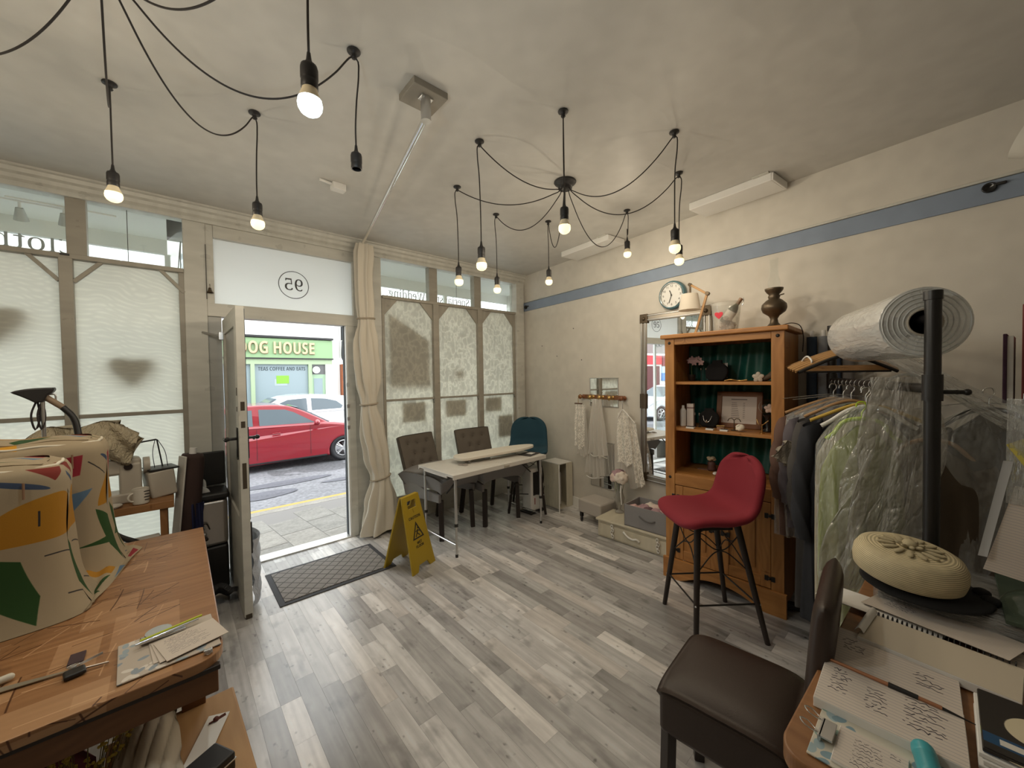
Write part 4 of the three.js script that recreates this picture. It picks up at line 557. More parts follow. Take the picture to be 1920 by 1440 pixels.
{ // tall framed mirror
  const t = onWall('tall_framed_mirror', 'tall silver framed mirror behind the pine cabinet', 'mirror', 2.13, 1.265, 0.01); t.rotateZ(-0.012);
  const w = 0.66, h = 1.55, f = 0.065, sil = mat([0.30, 0.27, 0.23], 0.35, { metalness: 0.8 });
  mesh('glass', box(w - 2 * f + 0.02, h - 2 * f + 0.02, 0.006, 0, 0, 0.012, 0), K.mirror, t);
  for (const [n, a, b, c, d] of [['top_rail', w, f, 0, h / 2 - f / 2], ['bottom_rail', w, f, 0, -h / 2 + f / 2], ['side_rail', f, h, -w / 2 + f / 2, 0], ['side_rail', f, h, w / 2 - f / 2, 0]]) { const r = mesh(n, [box(a, b, 0.022, c, d, 0.012, 0.005)], sil, t); const hor = a > b; mesh('bead', [-0.3, 0.3].map((k) => hor ? box(a - 0.06, 0.008, 0.01, c, d + k * f, 0.026, 0.003) : box(0.008, b - 0.06, 0.01, c + k * f, d, 0.026, 0.003)), K.steel, r); }
  for (const sx of [-1, 1]) for (const sy of [-1, 1]) mesh('corner_ornament', [box(0.085, 0.085, 0.012, sx * (w / 2 - 0.038), sy * (h / 2 - 0.038), 0.026, 0.006), ball(0.018, sx * (w / 2 - 0.04), sy * (h / 2 - 0.04), 0.03, 10)], K.bronze, t);
  mesh('side_clasp', box(0.07, 0.14, 0.01, -w / 2 + 0.034, -0.03, 0.026, 0.005), K.bronze, t);
}
{ // wall clock
  const t = onWall('wall_clock', 'round pale clock with teal rim on the right wall', 'clock', 2.13, 2.175);
  mesh('rim', lathe([[0.0001, 0], [0.118, 0], [0.124, 0.012], [0.122, 0.04], [0.112, 0.05], [0.103, 0.046], [0.1, 0.035]], 40).rotateX(Math.PI / 2), mat([0.10, 0.20, 0.23], 0.35), t); mesh('chrome_ring', new THREE.TorusGeometry(0.104, 0.005, 8, 40).translate(0, 0, 0.048), K.chrome, t); mesh('dial', cyl(0.101, 0.101, 0.003, 0, 0, 0, 40).rotateX(Math.PI / 2).translate(0, 0, 0.035), mat([0.80, 0.80, 0.77], 0.5), t);
  for (let k = 1; k <= 12; k++) { const a = k * Math.PI / 6; mesh('numeral', letters(String(k), 0.018, 0.001, 'reg').translate(0.08 * Math.sin(a), 0.08 * Math.cos(a), 0.0385), K.black, t); }
  mesh('hour_hand', beam([0, 0, 0.041], [-0.018, 0.042, 0.041], 0.007, 0.002), K.black, t); mesh('minute_hand', beam([0, 0, 0.043], [-0.024, -0.066, 0.043], 0.005, 0.002), K.black, t); mesh('hub', cyl(0.006, 0.006, 0.006, 0, 0, 0).rotateX(Math.PI / 2).translate(0, 0, 0.042), K.black, t);
}
for (const [s, y, l] of [[0.06, 2.385, 'black cup bracket at the corner end of blue rail'], [3.86, 2.41, 'black cup bracket on blue rail by the shade']]) { const t = onWall('rail_bracket', l, 'bracket', s, y, 0.012); mesh('cup', lathe([[0.0001, 0.0], [0.022, 0.0], [0.026, 0.012], [0.022, 0.018], [0.014, 0.012], [0.0001, 0.008]], 18).rotateX(Math.PI / 2), K.blackGloss, t); mesh('arm', box(0.04, 0.014, 0.016, 0.035, 0.008, 0.01, 0.005), K.black, t); }
{ // grey covered footstool on castors, cream drawer plinth, grey bin, vase
  const t = thing('covered_footstool', 'grey covered footstool on black castors below the veils', 'stool', [3.19, 0, -2.33], -0.1);
  mesh('cover', box(0.25, 0.14, 0.3, 0, 0.165, 0, 0.02), mat([0.48, 0.44, 0.40], 0.85, { bumpMap: T.weave, bumpScale: 0.0005 }), t); for (const sx of [-1, 1]) for (const sz of [-1, 1]) { const c = mesh('castor', new THREE.TorusGeometry(0.018, 0.012, 8, 16).rotateY(0.6).translate(sx * 0.1, 0.03, sz * 0.12), K.black, t); mesh('castor_fork', box(0.03, 0.05, 0.03, sx * 0.1, 0.075, sz * 0.12, 0.004), K.black, c); }
  const d = thing('low_drawer_plinth', 'low cream painted drawer unit with ribbon and bow pulls', 'drawer unit', [2.915, 0, -2.13], -Math.PI / 2 + 0.048);
  const cr = mat([0.72, 0.66, 0.54], 0.6, { map: T.paint }), Ld = 0.72;
  mesh('carcass', uvm(box(Ld, 0.15, 0.28, Ld / 2, 0.078, -0.15, 0.004)), cr, d); mesh('top_board', uvm(box(Ld + 0.03, 0.02, 0.31, Ld / 2, 0.163, -0.145, 0.006)), cr, d); mesh('drawer_front', uvm(box(Ld - 0.05, 0.11, 0.012, Ld / 2, 0.075, -0.004, 0.004)), cr, d);
  const bow = (x, y) => merge([new THREE.TorusGeometry(0.014, 0.005, 6, 12).scale(0.7, 1, 1).translate(x - 0.004, y + 0.016, 0.01), new THREE.TorusGeometry(0.014, 0.005, 6, 12).scale(0.7, 1, 1).translate(x + 0.006, y - 0.016, 0.01), ball(0.009, x, y, 0.012, 8)]);
  for (const [x, y] of [[0.16, 0.115], [0.16, 0.06], [0.58, 0.06], [0.58, 0.115]]) mesh('bow_pull', bow(x, y), K.white, d);
  mesh('ribbon_pull', tube([[0.27, 0.115, 0.01], [0.32, 0.085, 0.018], [0.36, 0.075, 0.016], [0.4, 0.085, 0.018], [0.42, 0.07, 0.012]], 0.009, 26, 6), K.white, d);
  const g = thing('grey_fabric_bin', 'grey fabric storage bin of artificial roses on drawer unit', 'storage box', [2.935, 0.174, -1.86], -Math.PI / 2 + 0.05);
  const gm = mat([0.27, 0.265, 0.27], 0.9, { bumpMap: T.weave, bumpScale: 0.0006 }), bw = 0.42, bd = 0.27, bh = 0.185;
  mesh('front_side', box(bw, bh, 0.008, bw / 2, bh / 2, -0.004, 0.002), gm, g); mesh('back_side', box(bw, bh, 0.008, bw / 2, bh / 2, -bd, 0.002), gm, g); mesh('end_side', box(0.008, bh, bd, 0.004, bh / 2, -bd / 2, 0.002), gm, g); mesh('end_side', box(0.008, bh, bd, bw - 0.004, bh / 2, -bd / 2, 0.002), gm, g); mesh('bottom', box(bw, 0.006, bd, bw / 2, 0.004, -bd / 2, 0), gm, g);
  mesh('rope_handle', tube([[0.14, 0.11, 0.0], [0.16, 0.105, 0.012], [0.21, 0.088, 0.016], [0.26, 0.09, 0.012], [0.28, 0.10, 0.0]], 0.006, 20, 6), mat([0.13, 0.125, 0.125], 0.8), g);
  const rose = (() => { const l = []; for (let k = 0; k < 3; k++) for (let i = 0; i < 5; i++) { const a = i * 1.2566 + k * 0.6; l.push(new THREE.SphereGeometry(0.016 + 0.004 * k, 8, 5, 0, 6.28, 0, 1.5).scale(1, 0.5, 1).rotateX(0.9 - 0.25 * k).rotateY(a).translate(Math.sin(a) * 0.009 * (k + 0.4), 0.012 - k * 0.006, Math.cos(a) * 0.009 * (k + 0.4))); } return merge(l); })();
  const rc = [[0.62, 0.40, 0.38], [0.42, 0.27, 0.30], [0.16, 0.09, 0.11], [0.70, 0.55, 0.50], [0.75, 0.68, 0.60]].map((c) => mat(c, 0.8));
  const RL = [['blush pink rose at the left of the grey bin', 0.06, 0.07, 0], ['mauve rose beside the blush pink rose in the grey bin', 0.11, 0.12, 1], ['dark plum rose in the middle of the grey bin', 0.19, 0.08, 2], ['pale peach rose behind the dark plum rose', 0.21, 0.18, 3], ['ivory rose against the back of the grey bin', 0.13, 0.21, 4], ['second mauve rose right of the dark plum rose', 0.26, 0.09, 1], ['bright blush rose at the right of the grey bin', 0.33, 0.1, 0], ['ivory rose raised highest at the right of grey bin', 0.32, 0.19, 4]];
  RL.forEach(([lb, lx, lz, k], i) => { const m = tag(mesh('artificial_rose', rose, rc[k], scene), lb, 'flower', 'roses in the grey fabric bin'); m.scale.setScalar(1.3); m.position.set(2.935 + lz + 0.05 * lx, 0.174 + (i === 7 ? 0.20 : 0.15), -1.86 + lx); m.rotation.set(rnd(0.6), rnd(6), rnd(0.6)); });
  mesh('tissue_filling', box(bw - 0.02, 0.12, bd - 0.02, bw / 2, 0.068, -bd / 2, 0.02), mat([0.3, 0.22, 0.2], 0.9, { bumpMap: T.crinkle, bumpScale: 0.01 }), g);
  const v = thing('vase_of_roses', 'narrow glass vase with pink and plum roses by the veils', 'vase', [3.17, 0.174, -2.06], 0);
  mesh('vase', lathe([[0.0001, 0], [0.042, 0.002], [0.04, 0.012], [0.014, 0.03], [0.02, 0.06], [0.045, 0.1], [0.05, 0.14], [0.035, 0.19], [0.024, 0.25], [0.03, 0.29]], 24), mat([0.72, 0.70, 0.66], 0.1, { transmission: 0.7, thickness: 0 }), v);
  for (let i = 0; i < 16; i++) { const a = i * 2.4, q = 0.12 + i * 0.088, r = 0.062 * Math.sin(q), y = 0.325 + 0.06 * Math.cos(q); const m = mesh('rose_head', rose, rc[[2, 1, 1, 2, 1, 0, 4, 1, 3, 4, 1, 4, 3, 0, 4, 3][i]], v); m.scale.setScalar(1.25); m.position.set(Math.cos(a) * r, y, Math.sin(a) * r); m.rotation.set(Math.sin(a) * q, 0, -Math.cos(a) * q); mesh('stem', bar([Math.cos(a) * r * 0.25, 0.1, Math.sin(a) * r * 0.25], [Math.cos(a) * r, y, Math.sin(a) * r], 0.0022, 5), mat([0.12, 0.17, 0.07], 0.7), v); }
  mesh('ribbon', tube([[-0.03, 0.2, 0.03], [-0.045, 0.28, 0.05], [-0.06, 0.2, 0.055], [-0.055, 0.1, 0.06]], 0.006, 20, 5), K.white, v);
}
// ---------- pine cabinet and what stands in and on it ----------
const CAB = [2.71, 0, -1.367], CT = -1.5228;                             // front left foot; local x along the front, local z towards the room
const cabAt = (x, y, z) => { const c = Math.cos(CT), s = Math.sin(CT); return [CAB[0] + x * c + z * s, y, CAB[2] - x * s + z * c]; };
{
  const t = thing('pine_bookcase', 'waxed pine bookcase with iron studs, open shelves over two doors', 'bookcase', CAB, CT), W = 0.728, D = 0.45, H = 1.773;
  const iron = mat([0.015, 0.013, 0.012], 0.5), wv = (g, a = 'y') => uvm(g, a, rnd(3), rnd(3));
  mesh('top_board', wv(box(W + 0.05, 0.03, D + 0.03, W / 2, H - 0.013, -D / 2 + 0.012, 0.008), 'x'), K.pine, t);
  mesh('side_panel', wv(bx(0.004, 0.024, 0.03, H - 0.03, -D, -0.02)), K.pine, t); mesh('side_panel', wv(bx(W - 0.024, W - 0.004, 0.03, H - 0.03, -D, -0.02)), K.pine, t);
  for (const x of [0, W - 0.068]) { const p = mesh('front_post', wv(bx(x, x + 0.068, 0, H - 0.028, -0.03, 0)), K.pine, t); for (const y of [1.715, 0.74]) mesh('iron_stud', new THREE.SphereGeometry(0.011, 10, 6).scale(1, 1, 0.6).translate(x + 0.034, y, 0), iron, p); }
  mesh('top_rail', wv(bx(0.068, W - 0.068, 1.70, H - 0.028, -0.026, -0.003), 'x'), K.pine, t); mesh('counter_rail', wv(bx(0.068, W - 0.068, 0.69, 0.77, -0.026, -0.002), 'x'), K.pine, t);
  for (const y of [1.434, 1.099]) mesh('shelf', wv(bx(0.024, W - 0.024, y - 0.02, y, -D + 0.03, -0.03), 'x'), K.pine, t);
  mesh('counter', wv(bx(0.024, W - 0.024, 0.75, 0.772, -D + 0.02, -0.02), 'x'), K.pine, t); mesh('back_board', wv(bx(0.02, W - 0.02, 0.03, H - 0.03, -D, -D + 0.008)), K.pine, t);
  const pl = new THREE.Shape(); pl.moveTo(-0.012, 0); pl.lineTo(0.09, 0); pl.bezierCurveTo(0.16, 0.01, 0.2, 0.075, W / 2, 0.078); pl.bezierCurveTo(W - 0.2, 0.075, W - 0.16, 0.01, W - 0.09, 0); pl.lineTo(W + 0.012, 0); pl.lineTo(W + 0.012, 0.145); pl.lineTo(-0.012, 0.145); pl.closePath();
  mesh('plinth', wv(ext(pl, 0.02, 0.002, 20).translate(0, 0, -0.004), 'x'), K.pine, t);
  for (const k of [0, 1]) {
    const x0 = k ? W / 2 + 0.002 : 0.07, x1 = k ? W - 0.07 : W / 2 - 0.002, y0 = 0.15, y1 = 0.685, d = mesh('door', [wv(bx(x0, x0 + 0.055, y0, y1, -0.024, -0.002)), wv(bx(x1 - 0.055, x1, y0, y1, -0.024, -0.002)), wv(bx(x0 + 0.055, x1 - 0.055, y1 - 0.07, y1, -0.024, -0.003), 'x'), wv(bx(x0 + 0.055, x1 - 0.055, y0, y0 + 0.07, -0.024, -0.003), 'x')], K.pine, t);
    mesh('raised_panel', wv(bx(x0 + 0.05, x1 - 0.05, y0 + 0.065, y1 - 0.065, -0.022, -0.012, 0.006)), K.pine, d); mesh('panel_field', wv(bx(x0 + 0.085, x1 - 0.085, y0 + 0.1, y1 - 0.1, -0.016, -0.006, 0.004)), K.pine, d);
    const claw = (x, y, s) => merge([box(0.05 * s, 0.018, 0.006, x, y, 0.001, 0.002), box(0.02, 0.032, 0.006, x - 0.018, y, 0.001, 0.002), box(0.02, 0.032, 0.006, x + 0.018, y, 0.001, 0.002), ball(0.008, x, y, 0.004, 8)]);
    for (const y of [0.605, 0.215]) mesh('iron_hinge', claw(k ? x1 - 0.005 : x0 + 0.005, y, 1), iron, d);
    mesh('iron_latch', claw(k ? x0 + 0.035 : x1 - 0.035, 0.42, 0.8), iron, d);
  }
  const satin = mat([0.010, 0.105, 0.085], 0.42, { sheen: 0.6 });
  tag(mesh('green_satin_cloth', sheet((u, v) => cabAt(0.03 + u * (W - 0.06), 0.78 + 0.925 * v, -D + 0.048 + 0.014 * Math.sin(u * 19 + v * 2.5 + 2 * Math.sin(v * 4)) + 0.012 * Math.sin(u * 41 - v * 5)), 70, 40), satin, scene), 'dark green satin cloth hung at the back of the bookcase', 'cloth');
}
const inCab = (name, label, cat, x, y, z, turn = 0, group) => thing(name, label, cat, cabAt(x, y, z), CT + turn, group);
function bust(label, x, y, z, s, necklace) { const t = inCab('necklace_bust', label, 'jewellery stand', x, y, z); const sh2 = (u) => 1; mesh('bust', ext((() => { const q = new THREE.Shape(); q.moveTo(-0.045, 0); q.bezierCurveTo(-0.075, 0.03, -0.075, 0.08, -0.05, 0.1); q.bezierCurveTo(-0.03, 0.112, -0.024, 0.118, -0.022, 0.135); q.lineTo(0.022, 0.135); q.bezierCurveTo(0.024, 0.118, 0.03, 0.112, 0.05, 0.1); q.bezierCurveTo(0.075, 0.08, 0.075, 0.03, 0.045, 0); q.closePath(); return q; })(), 0.02, 0.012).scale(s, s, s).rotateX(-0.18).translate(0, 0.012, 0), mat([0.008, 0.008, 0.009], 0.95), t); if (necklace) { mesh('necklace', tube([[-0.035 * s, 0.1 * s, 0.03], [-0.02 * s, 0.06 * s, 0.044], [0, 0.045 * s, 0.048], [0.02 * s, 0.06 * s, 0.044], [0.035 * s, 0.1 * s, 0.03]], 0.0018, 24, 5), K.chrome, t); mesh('pendant', ball(0.007, 0, 0.036 * s, 0.05, 8).scale(1, 1.6, 1), K.chrome, t); } return t; }
{
  const Y1 = 1.434, Y2 = 1.099, Y0 = 0.772;
  const or = inCab('orchid_spray', 'small pink orchid spray on the top shelf', 'flower', 0.09, Y1, -0.27); mesh('pot', lathe([[0.0001, 0], [0.022, 0], [0.028, 0.05], [0.024, 0.05]], 14), K.darkWood, or); mesh('stem', tube([[0, 0.04, 0], [0.0, 0.12, 0], [0.03, 0.17, 0.01], [0.07, 0.15, 0.02]], 0.002, 16, 5), mat([0.1, 0.14, 0.05], 0.7), or); for (let i = 0; i < 6; i++) mesh('blossom', merge([0, 1, 2, 3, 4].map((k) => new THREE.SphereGeometry(0.012, 7, 5).scale(0.8, 1.2, 0.25).translate(0, 0.011, 0).rotateZ(k * 1.257))).translate(-0.01 + i * 0.016, 0.155 + 0.015 * Math.sin(i * 2.2), 0.012), mat([0.62, 0.42, 0.42], 0.7), or);
  for (const [x, l] of [[0.165, 'earring card nearest the orchid on top shelf'], [0.20, 'earring card nearest the black bust on top shelf']]) { const e = inCab('earring_stand', l, 'jewellery stand', x, Y1, -0.25, 0, 'earring stands on the top shelf'); mesh('post', [bar([0, 0, 0], [0, 0.08, 0], 0.0025, 6), cyl(0.012, 0.012, 0.004)], K.black, e); mesh('earring', [ball(0.004, 0, 0.085, 0.004, 6), ball(0.006, 0, 0.06, 0.005, 6).scale(0.8, 1.5, 0.8)], K.chrome, e); }
  bust('large black necklace bust on the top shelf', 0.27, Y1, -0.26, 0.95);
  tag(mesh('white_card', box(0.1, 0.11, 0.003, 0, 0.055, 0, 0).rotateX(-0.1).rotateY(CT).translate(...cabAt(0.275, Y1 + 0.022, -0.31)), K.paper, scene), 'white card standing behind the black bust', 'card');
  const hs = inCab('feather_headpiece', 'brown feather headpiece with white flower on top shelf', 'headpiece', 0.575, Y1, -0.2); mesh('feather', merge([0, 1, 2, 3].map((k) => new THREE.SphereGeometry(0.05, 12, 6).scale(1.5, 0.35, 0.4).rotateZ(0.45 + k * 0.12).translate(0.04, 0.035 + k * 0.004, -k * 0.012))), mat([0.10, 0.07, 0.045], 0.8), hs); mesh('white_flower', merge([0, 1, 2, 3, 4].map((k) => new THREE.SphereGeometry(0.02, 8, 5).scale(0.8, 1.1, 0.4).translate(0, 0.015, 0).rotateZ(k * 1.257))).translate(-0.025, 0.028, 0.02), mat([0.6, 0.54, 0.46], 0.7), hs);
  tag(mesh('hair_comb', tube([[0, 0.006, 0], [0.04, 0.014, 0.01], [0.09, 0.006, 0], [0.14, 0.012, 0.01]].map(([a, b, c]) => cabAt(0.37 + a, Y1 + b, -0.1 + c)), 0.005, 20, 5), K.brass, scene), 'gold hair comb lying at the edge of the top shelf', 'hair comb');
  const b1 = inCab('spray_bottle', 'white spray bottle on the middle shelf', 'bottle', 0.075, Y2, -0.14); mesh('bottle', lathe([[0.0001, 0], [0.021, 0], [0.022, 0.008], [0.022, 0.12], [0.014, 0.133], [0.009, 0.137], [0.0001, 0.138]], 20), K.whitePlastic, b1); mesh('cap', cyl(0.011, 0.009, 0.02, 0, 0.137, 0, 14), K.white, b1);
  const b2 = inCab('cream_carton', 'white cream carton beside the spray bottle', 'box', 0.122, Y2, -0.16, 0.1); mesh('carton', box(0.046, 0.17, 0.035, 0, 0.085, 0, 0.002), mat([0.72, 0.66, 0.62], 0.5), b2); mesh('printed_band', box(0.0465, 0.012, 0.0355, 0, 0.14, 0, 0.001), mat([0.3, 0.2, 0.2], 0.5), b2);
  for (const [x, l] of [[0.15, 'earring stand beside the cream carton'], [0.18, 'earring stand beside the pendant bust']]) { const e = inCab('earring_stand', l, 'jewellery stand', x, Y2, -0.17, 0, 'earring stands on the middle shelf'); mesh('post', [bar([0, 0, 0], [0, 0.085, 0], 0.0025, 6), cyl(0.012, 0.012, 0.004)], K.black, e); mesh('earring', [ball(0.004, 0, 0.088, 0.004, 6), ball(0.006, 0, 0.065, 0.005, 6).scale(0.8, 1.5, 0.8)], K.chrome, e); }
  bust('small black bust with a pendant on the middle shelf', 0.235, Y2, -0.2, 0.86, true);
  const fr = inCab('wooden_photo_frame', 'wooden frame holding a printed price list', 'picture frame', 0.405, Y2, -0.27); fr.rotateX(-0.16); const fw = mat([0.42, 0.25, 0.12], 0.5, { map: T.ply });
  mesh('frame', [uvm(box(0.29, 0.034, 0.02, 0, 0.017, 0, 0.003)), uvm(box(0.29, 0.034, 0.02, 0, 0.243, 0, 0.003)), uvm(box(0.034, 0.26, 0.02, -0.128, 0.13, 0, 0.003), 'y'), uvm(box(0.034, 0.26, 0.02, 0.128, 0.13, 0, 0.003), 'y')], fw, fr);
  const list = canvas(256, 256, (c, w, h) => { c.fillStyle = '#d9cdc4'; c.fillRect(0, 0, w, h); c.fillStyle = '#6b605c'; c.fillRect(70, 26, 116, 7); for (let i = 0; i < 9; i++) { c.fillRect(74, 62 + i * 17, 38 + (i * 29) % 26, 4); c.fillRect(158, 62 + i * 17, 14, 4); } });
  mesh('price_list', new THREE.PlaneGeometry(0.224, 0.196).translate(0, 0.13, 0.002), mat([1, 1, 1], 0.6, { map: list }), fr); mesh('backing', box(0.26, 0.23, 0.004, 0, 0.13, -0.004, 0), K.darkWood, fr);
  const ts = inCab('jewellery_tree', 'small bronze jewellery tree before the frame', 'jewellery stand', 0.42, Y2, -0.13); mesh('tree', [cyl(0.02, 0.02, 0.005), bar([0, 0, 0], [0, 0.075, 0], 0.003, 8), tube([[-0.04, 0.062, 0], [-0.03, 0.08, 0], [-0.012, 0.082, 0], [0, 0.072, 0], [0.012, 0.082, 0], [0.03, 0.08, 0], [0.04, 0.062, 0]], 0.003, 30, 6)], K.bronze, ts);
  const wr = inCab('cream_rose', 'cream artificial rose before the frame', 'flower', 0.465, Y2, -0.1); mesh('petals', merge([0, 1, 2, 3, 4, 5, 6].map((k) => new THREE.SphereGeometry(0.02, 8, 6, 0, 6.28, 0, 1.6).scale(1, 0.7, 1).rotateX(0.7).rotateY(k * 0.9).translate(Math.sin(k * 0.9) * 0.011, 0.022 + (k % 3) * 0.006, Math.cos(k * 0.9) * 0.011))), mat([0.72, 0.66, 0.55], 0.8), wr);
  const tk = inCab('trinket_box', 'small square trinket box before the frame', 'box', 0.345, Y2, -0.1, 0.2); mesh('box_body', box(0.045, 0.025, 0.04, 0, 0.0125, 0, 0.003), mat([0.35, 0.2, 0.12], 0.5), tk); mesh('lid', box(0.05, 0.008, 0.045, 0, 0.03, 0, 0.002), K.brass, tk);
  for (const [x, w, l] of [[0.16, 0.055, 'white ring box at left of the shelf edge'], [0.29, 0.05, 'white ring box at the middle of shelf edge'], [0.38, 0.05, 'white ring box beside the trinket box']]) { const r = inCab('ring_box', l, 'box', x, Y2, -0.055, 0, 'ring boxes along the shelf edge'); mesh('tray', box(w, 0.012, 0.03, 0, 0.006, 0, 0.002), K.white, r); mesh('cushion', box(w - 0.008, 0.006, 0.022, 0, 0.014, 0, 0.002), K.darkWood, r); }
  const gl = inCab('glass_dome', 'glass ball ornament with pale flower on the middle shelf', 'ornament', 0.60, Y2, -0.2); mesh('ball', new THREE.SphereGeometry(0.052, 24, 16).translate(0, 0.165, 0), K.clear, gl); mesh('flower', merge([0, 1, 2, 3, 4].map((k) => new THREE.SphereGeometry(0.017, 8, 6).scale(0.8, 1.1, 0.5).translate(0, 0.014, 0).rotateZ(k * 1.257))).translate(0.012, 0.155, 0.01), mat([0.7, 0.5, 0.42], 0.7), gl); mesh('stand', lathe([[0.0001, 0], [0.03, 0], [0.032, 0.01], [0.012, 0.025], [0.012, 0.09], [0.03, 0.115]], 18), K.blackGloss, gl);
  const gt = inCab('gold_tree_ornament', 'gold branched trinket before the glass ball', 'ornament', 0.59, Y2, -0.1); mesh('branch', [bar([0, 0, 0], [0.0, 0.06, 0], 0.003, 6), tube([[-0.03, 0.09, 0], [-0.015, 0.06, 0.01], [0, 0.055, 0], [0.02, 0.07, 0.01], [0.035, 0.085, 0]], 0.003, 20, 6), cyl(0.015, 0.015, 0.004)], K.brass, gt);
  const fg = inCab('flower_figurine', 'little cream topped figurine on the lower shelf', 'figurine', 0.235, Y0, -0.25); mesh('figure', lathe([[0.0001, 0], [0.026, 0], [0.03, 0.015], [0.024, 0.04], [0.028, 0.055], [0.016, 0.07], [0.0001, 0.072]], 16), mat([0.14, 0.07, 0.06], 0.5), fg); mesh('flower_head', merge([0, 1, 2, 3, 4, 5].map((k) => new THREE.SphereGeometry(0.018, 8, 6).scale(1, 0.6, 1).translate(Math.cos(k) * 0.016, 0.085 + (k % 2) * 0.008, Math.sin(k) * 0.016))), mat([0.62, 0.52, 0.36], 0.8), fg); mesh('base', box(0.09, 0.006, 0.04, -0.05, 0.003, 0, 0.002), mat([0.3, 0.16, 0.12], 0.6), fg);
  tag(mesh('shell_ornament', new THREE.SphereGeometry(0.018, 12, 8).scale(1.3, 0.7, 0.9).translate(...cabAt(0.30, Y0 + 0.012, -0.13)), K.white, scene), 'white shell beside the figurine on the lower shelf', 'shell');
  // on top
  const TY = 1.774;
  const dl = inCab('architect_lamp', 'unlit wooden arm lamp with cream shade on the bookcase', 'lamp', 0.135, TY, -0.22); mesh('base', cyl(0.055, 0.05, 0.016), K.white, dl); const lw = mat([0.42, 0.24, 0.10], 0.5);
  mesh('lower_arm', beam([0, 0.014, 0], [0.085, 0.30, 0], 0.016, 0.016), lw, dl); mesh('upper_arm', beam([0.088, 0.295, 0], [-0.035, 0.385, 0], 0.016, 0.016), lw, dl); mesh('joint', [cyl(0.014, 0.014, 0.03, 0, -0.015, 0, 12).rotateX(Math.PI / 2).translate(0.087, 0.30, 0), cyl(0.012, 0.012, 0.03, 0, -0.015, 0, 12).rotateX(Math.PI / 2).translate(-0.036, 0.385, 0)], K.bronze, dl); mesh('shade_hanger', bar([-0.036, 0.385, 0], [-0.036, 0.31, 0], 0.008, 8), K.bronze, dl);
  mesh('lamp_shade', new THREE.CylinderGeometry(0.058, 0.078, 0.12, 32, 1, true).translate(-0.04, 0.255, 0), mat([0.74, 0.68, 0.58], 0.9, { transmission: 0.2, thickness: 0, side: THREE.DoubleSide }), dl);
  const ib = inCab('ice_bucket', 'clear plastic ice bucket with red heart on the bookcase', 'bucket', 0.345, TY, -0.22); mesh('bucket', lathe([[0.0001, 0], [0.07, 0], [0.074, 0.01], [0.094, 0.2], [0.1, 0.205], [0.098, 0.212], [0.09, 0.2], [0.07, 0.012], [0.0001, 0.01]], 32), mat([0.93, 0.93, 0.91], 0.1, { transmission: 0.85, thickness: 0 }), ib); mesh('heart_sticker', heart(0.025, 0.002).rotateX(0.09).translate(-0.02, 0.12, 0.088), mat([0.65, 0.03, 0.06], 0.5), ib); mesh('handle', tube([[0.1, 0.18, 0], [0.108, 0.2, 0], [0.108, 0.23, 0], [0.1, 0.235, 0]], 0.003, 14, 5), K.chrome, ib);
  mesh('ice_filling', merge([...Array(14).keys()].map((k) => new THREE.IcosahedronGeometry(0.022, 0).translate(0.045 * Math.cos(k * 2.4) * (0.4 + (k % 3) * 0.3), 0.035 + (k % 4) * 0.022, 0.045 * Math.sin(k * 2.4) * (0.4 + (k % 3) * 0.3)))), mat([0.5, 0.46, 0.42], 0.3), ib).userData.kind = 'stuff'; mesh('red_petals', merge([...Array(9).keys()].map((k) => ball(0.014, 0.05 * Math.cos(k * 2.1), 0.018, 0.05 * Math.sin(k * 2.1), 6).scale(1, 0.6, 1))), mat([0.3, 0.03, 0.04], 0.6), ib).userData.kind = 'stuff';
  const bo = inCab('wine_bottle', 'small dark bottle tilted in the ice bucket', 'bottle', 0.335, TY + 0.07, -0.2); bo.rotateZ(-0.62); mesh('bottle', lathe([[0.0001, 0], [0.03, 0.002], [0.032, 0.01], [0.032, 0.1], [0.024, 0.125], [0.012, 0.145], [0.011, 0.19]], 20), mat([0.035, 0.05, 0.02], 0.12), bo); mesh('label_band', cyl(0.0326, 0.0326, 0.06, 0, 0.035, 0, 20), K.paper, bo); mesh('foil', cyl(0.0125, 0.0125, 0.045, 0, 0.15, 0, 14), mat([0.22, 0.12, 0.06], 0.4), bo);
  const ol = inCab('oil_lamp', 'antique bronze oil lamp with glass chimney on the bookcase', 'lamp', 0.635, TY, -0.2); mesh('body', lathe([[0.0001, 0], [0.06, 0], [0.062, 0.006], [0.04, 0.02], [0.024, 0.04], [0.02, 0.065], [0.03, 0.085], [0.062, 0.11], [0.07, 0.13], [0.071, 0.14], [0.068, 0.16], [0.045, 0.185], [0.03, 0.195], [0.03, 0.2]], 32), K.bronze, ol); mesh('burner', lathe([[0.03, 0.198], [0.034, 0.21], [0.028, 0.222], [0.04, 0.235], [0.05, 0.25], [0.052, 0.262], [0.046, 0.262], [0.02, 0.255], [0.0001, 0.252]], 28), K.bronze, ol); mesh('wick_knob', bar([0.03, 0.215, 0], [0.055, 0.22, 0], 0.004, 8), K.bronze, ol);
  mesh('chimney', lathe([[0.03, 0.256], [0.035, 0.285], [0.034, 0.31], [0.024, 0.345], [0.022, 0.40], [0.024, 0.455]], 28), mat([0.95, 0.96, 0.95], 0.03, { transmission: 0.95, thickness: 0 }), ol); mesh('power_flex', tube([[0.03, 0.02, -0.03], [0.08, 0.035, -0.06], [0.12, 0.02, -0.09], [0.135, -0.04, -0.12], [0.13, -0.15, -0.14]], 0.003, 24, 5), K.black, ol);
}
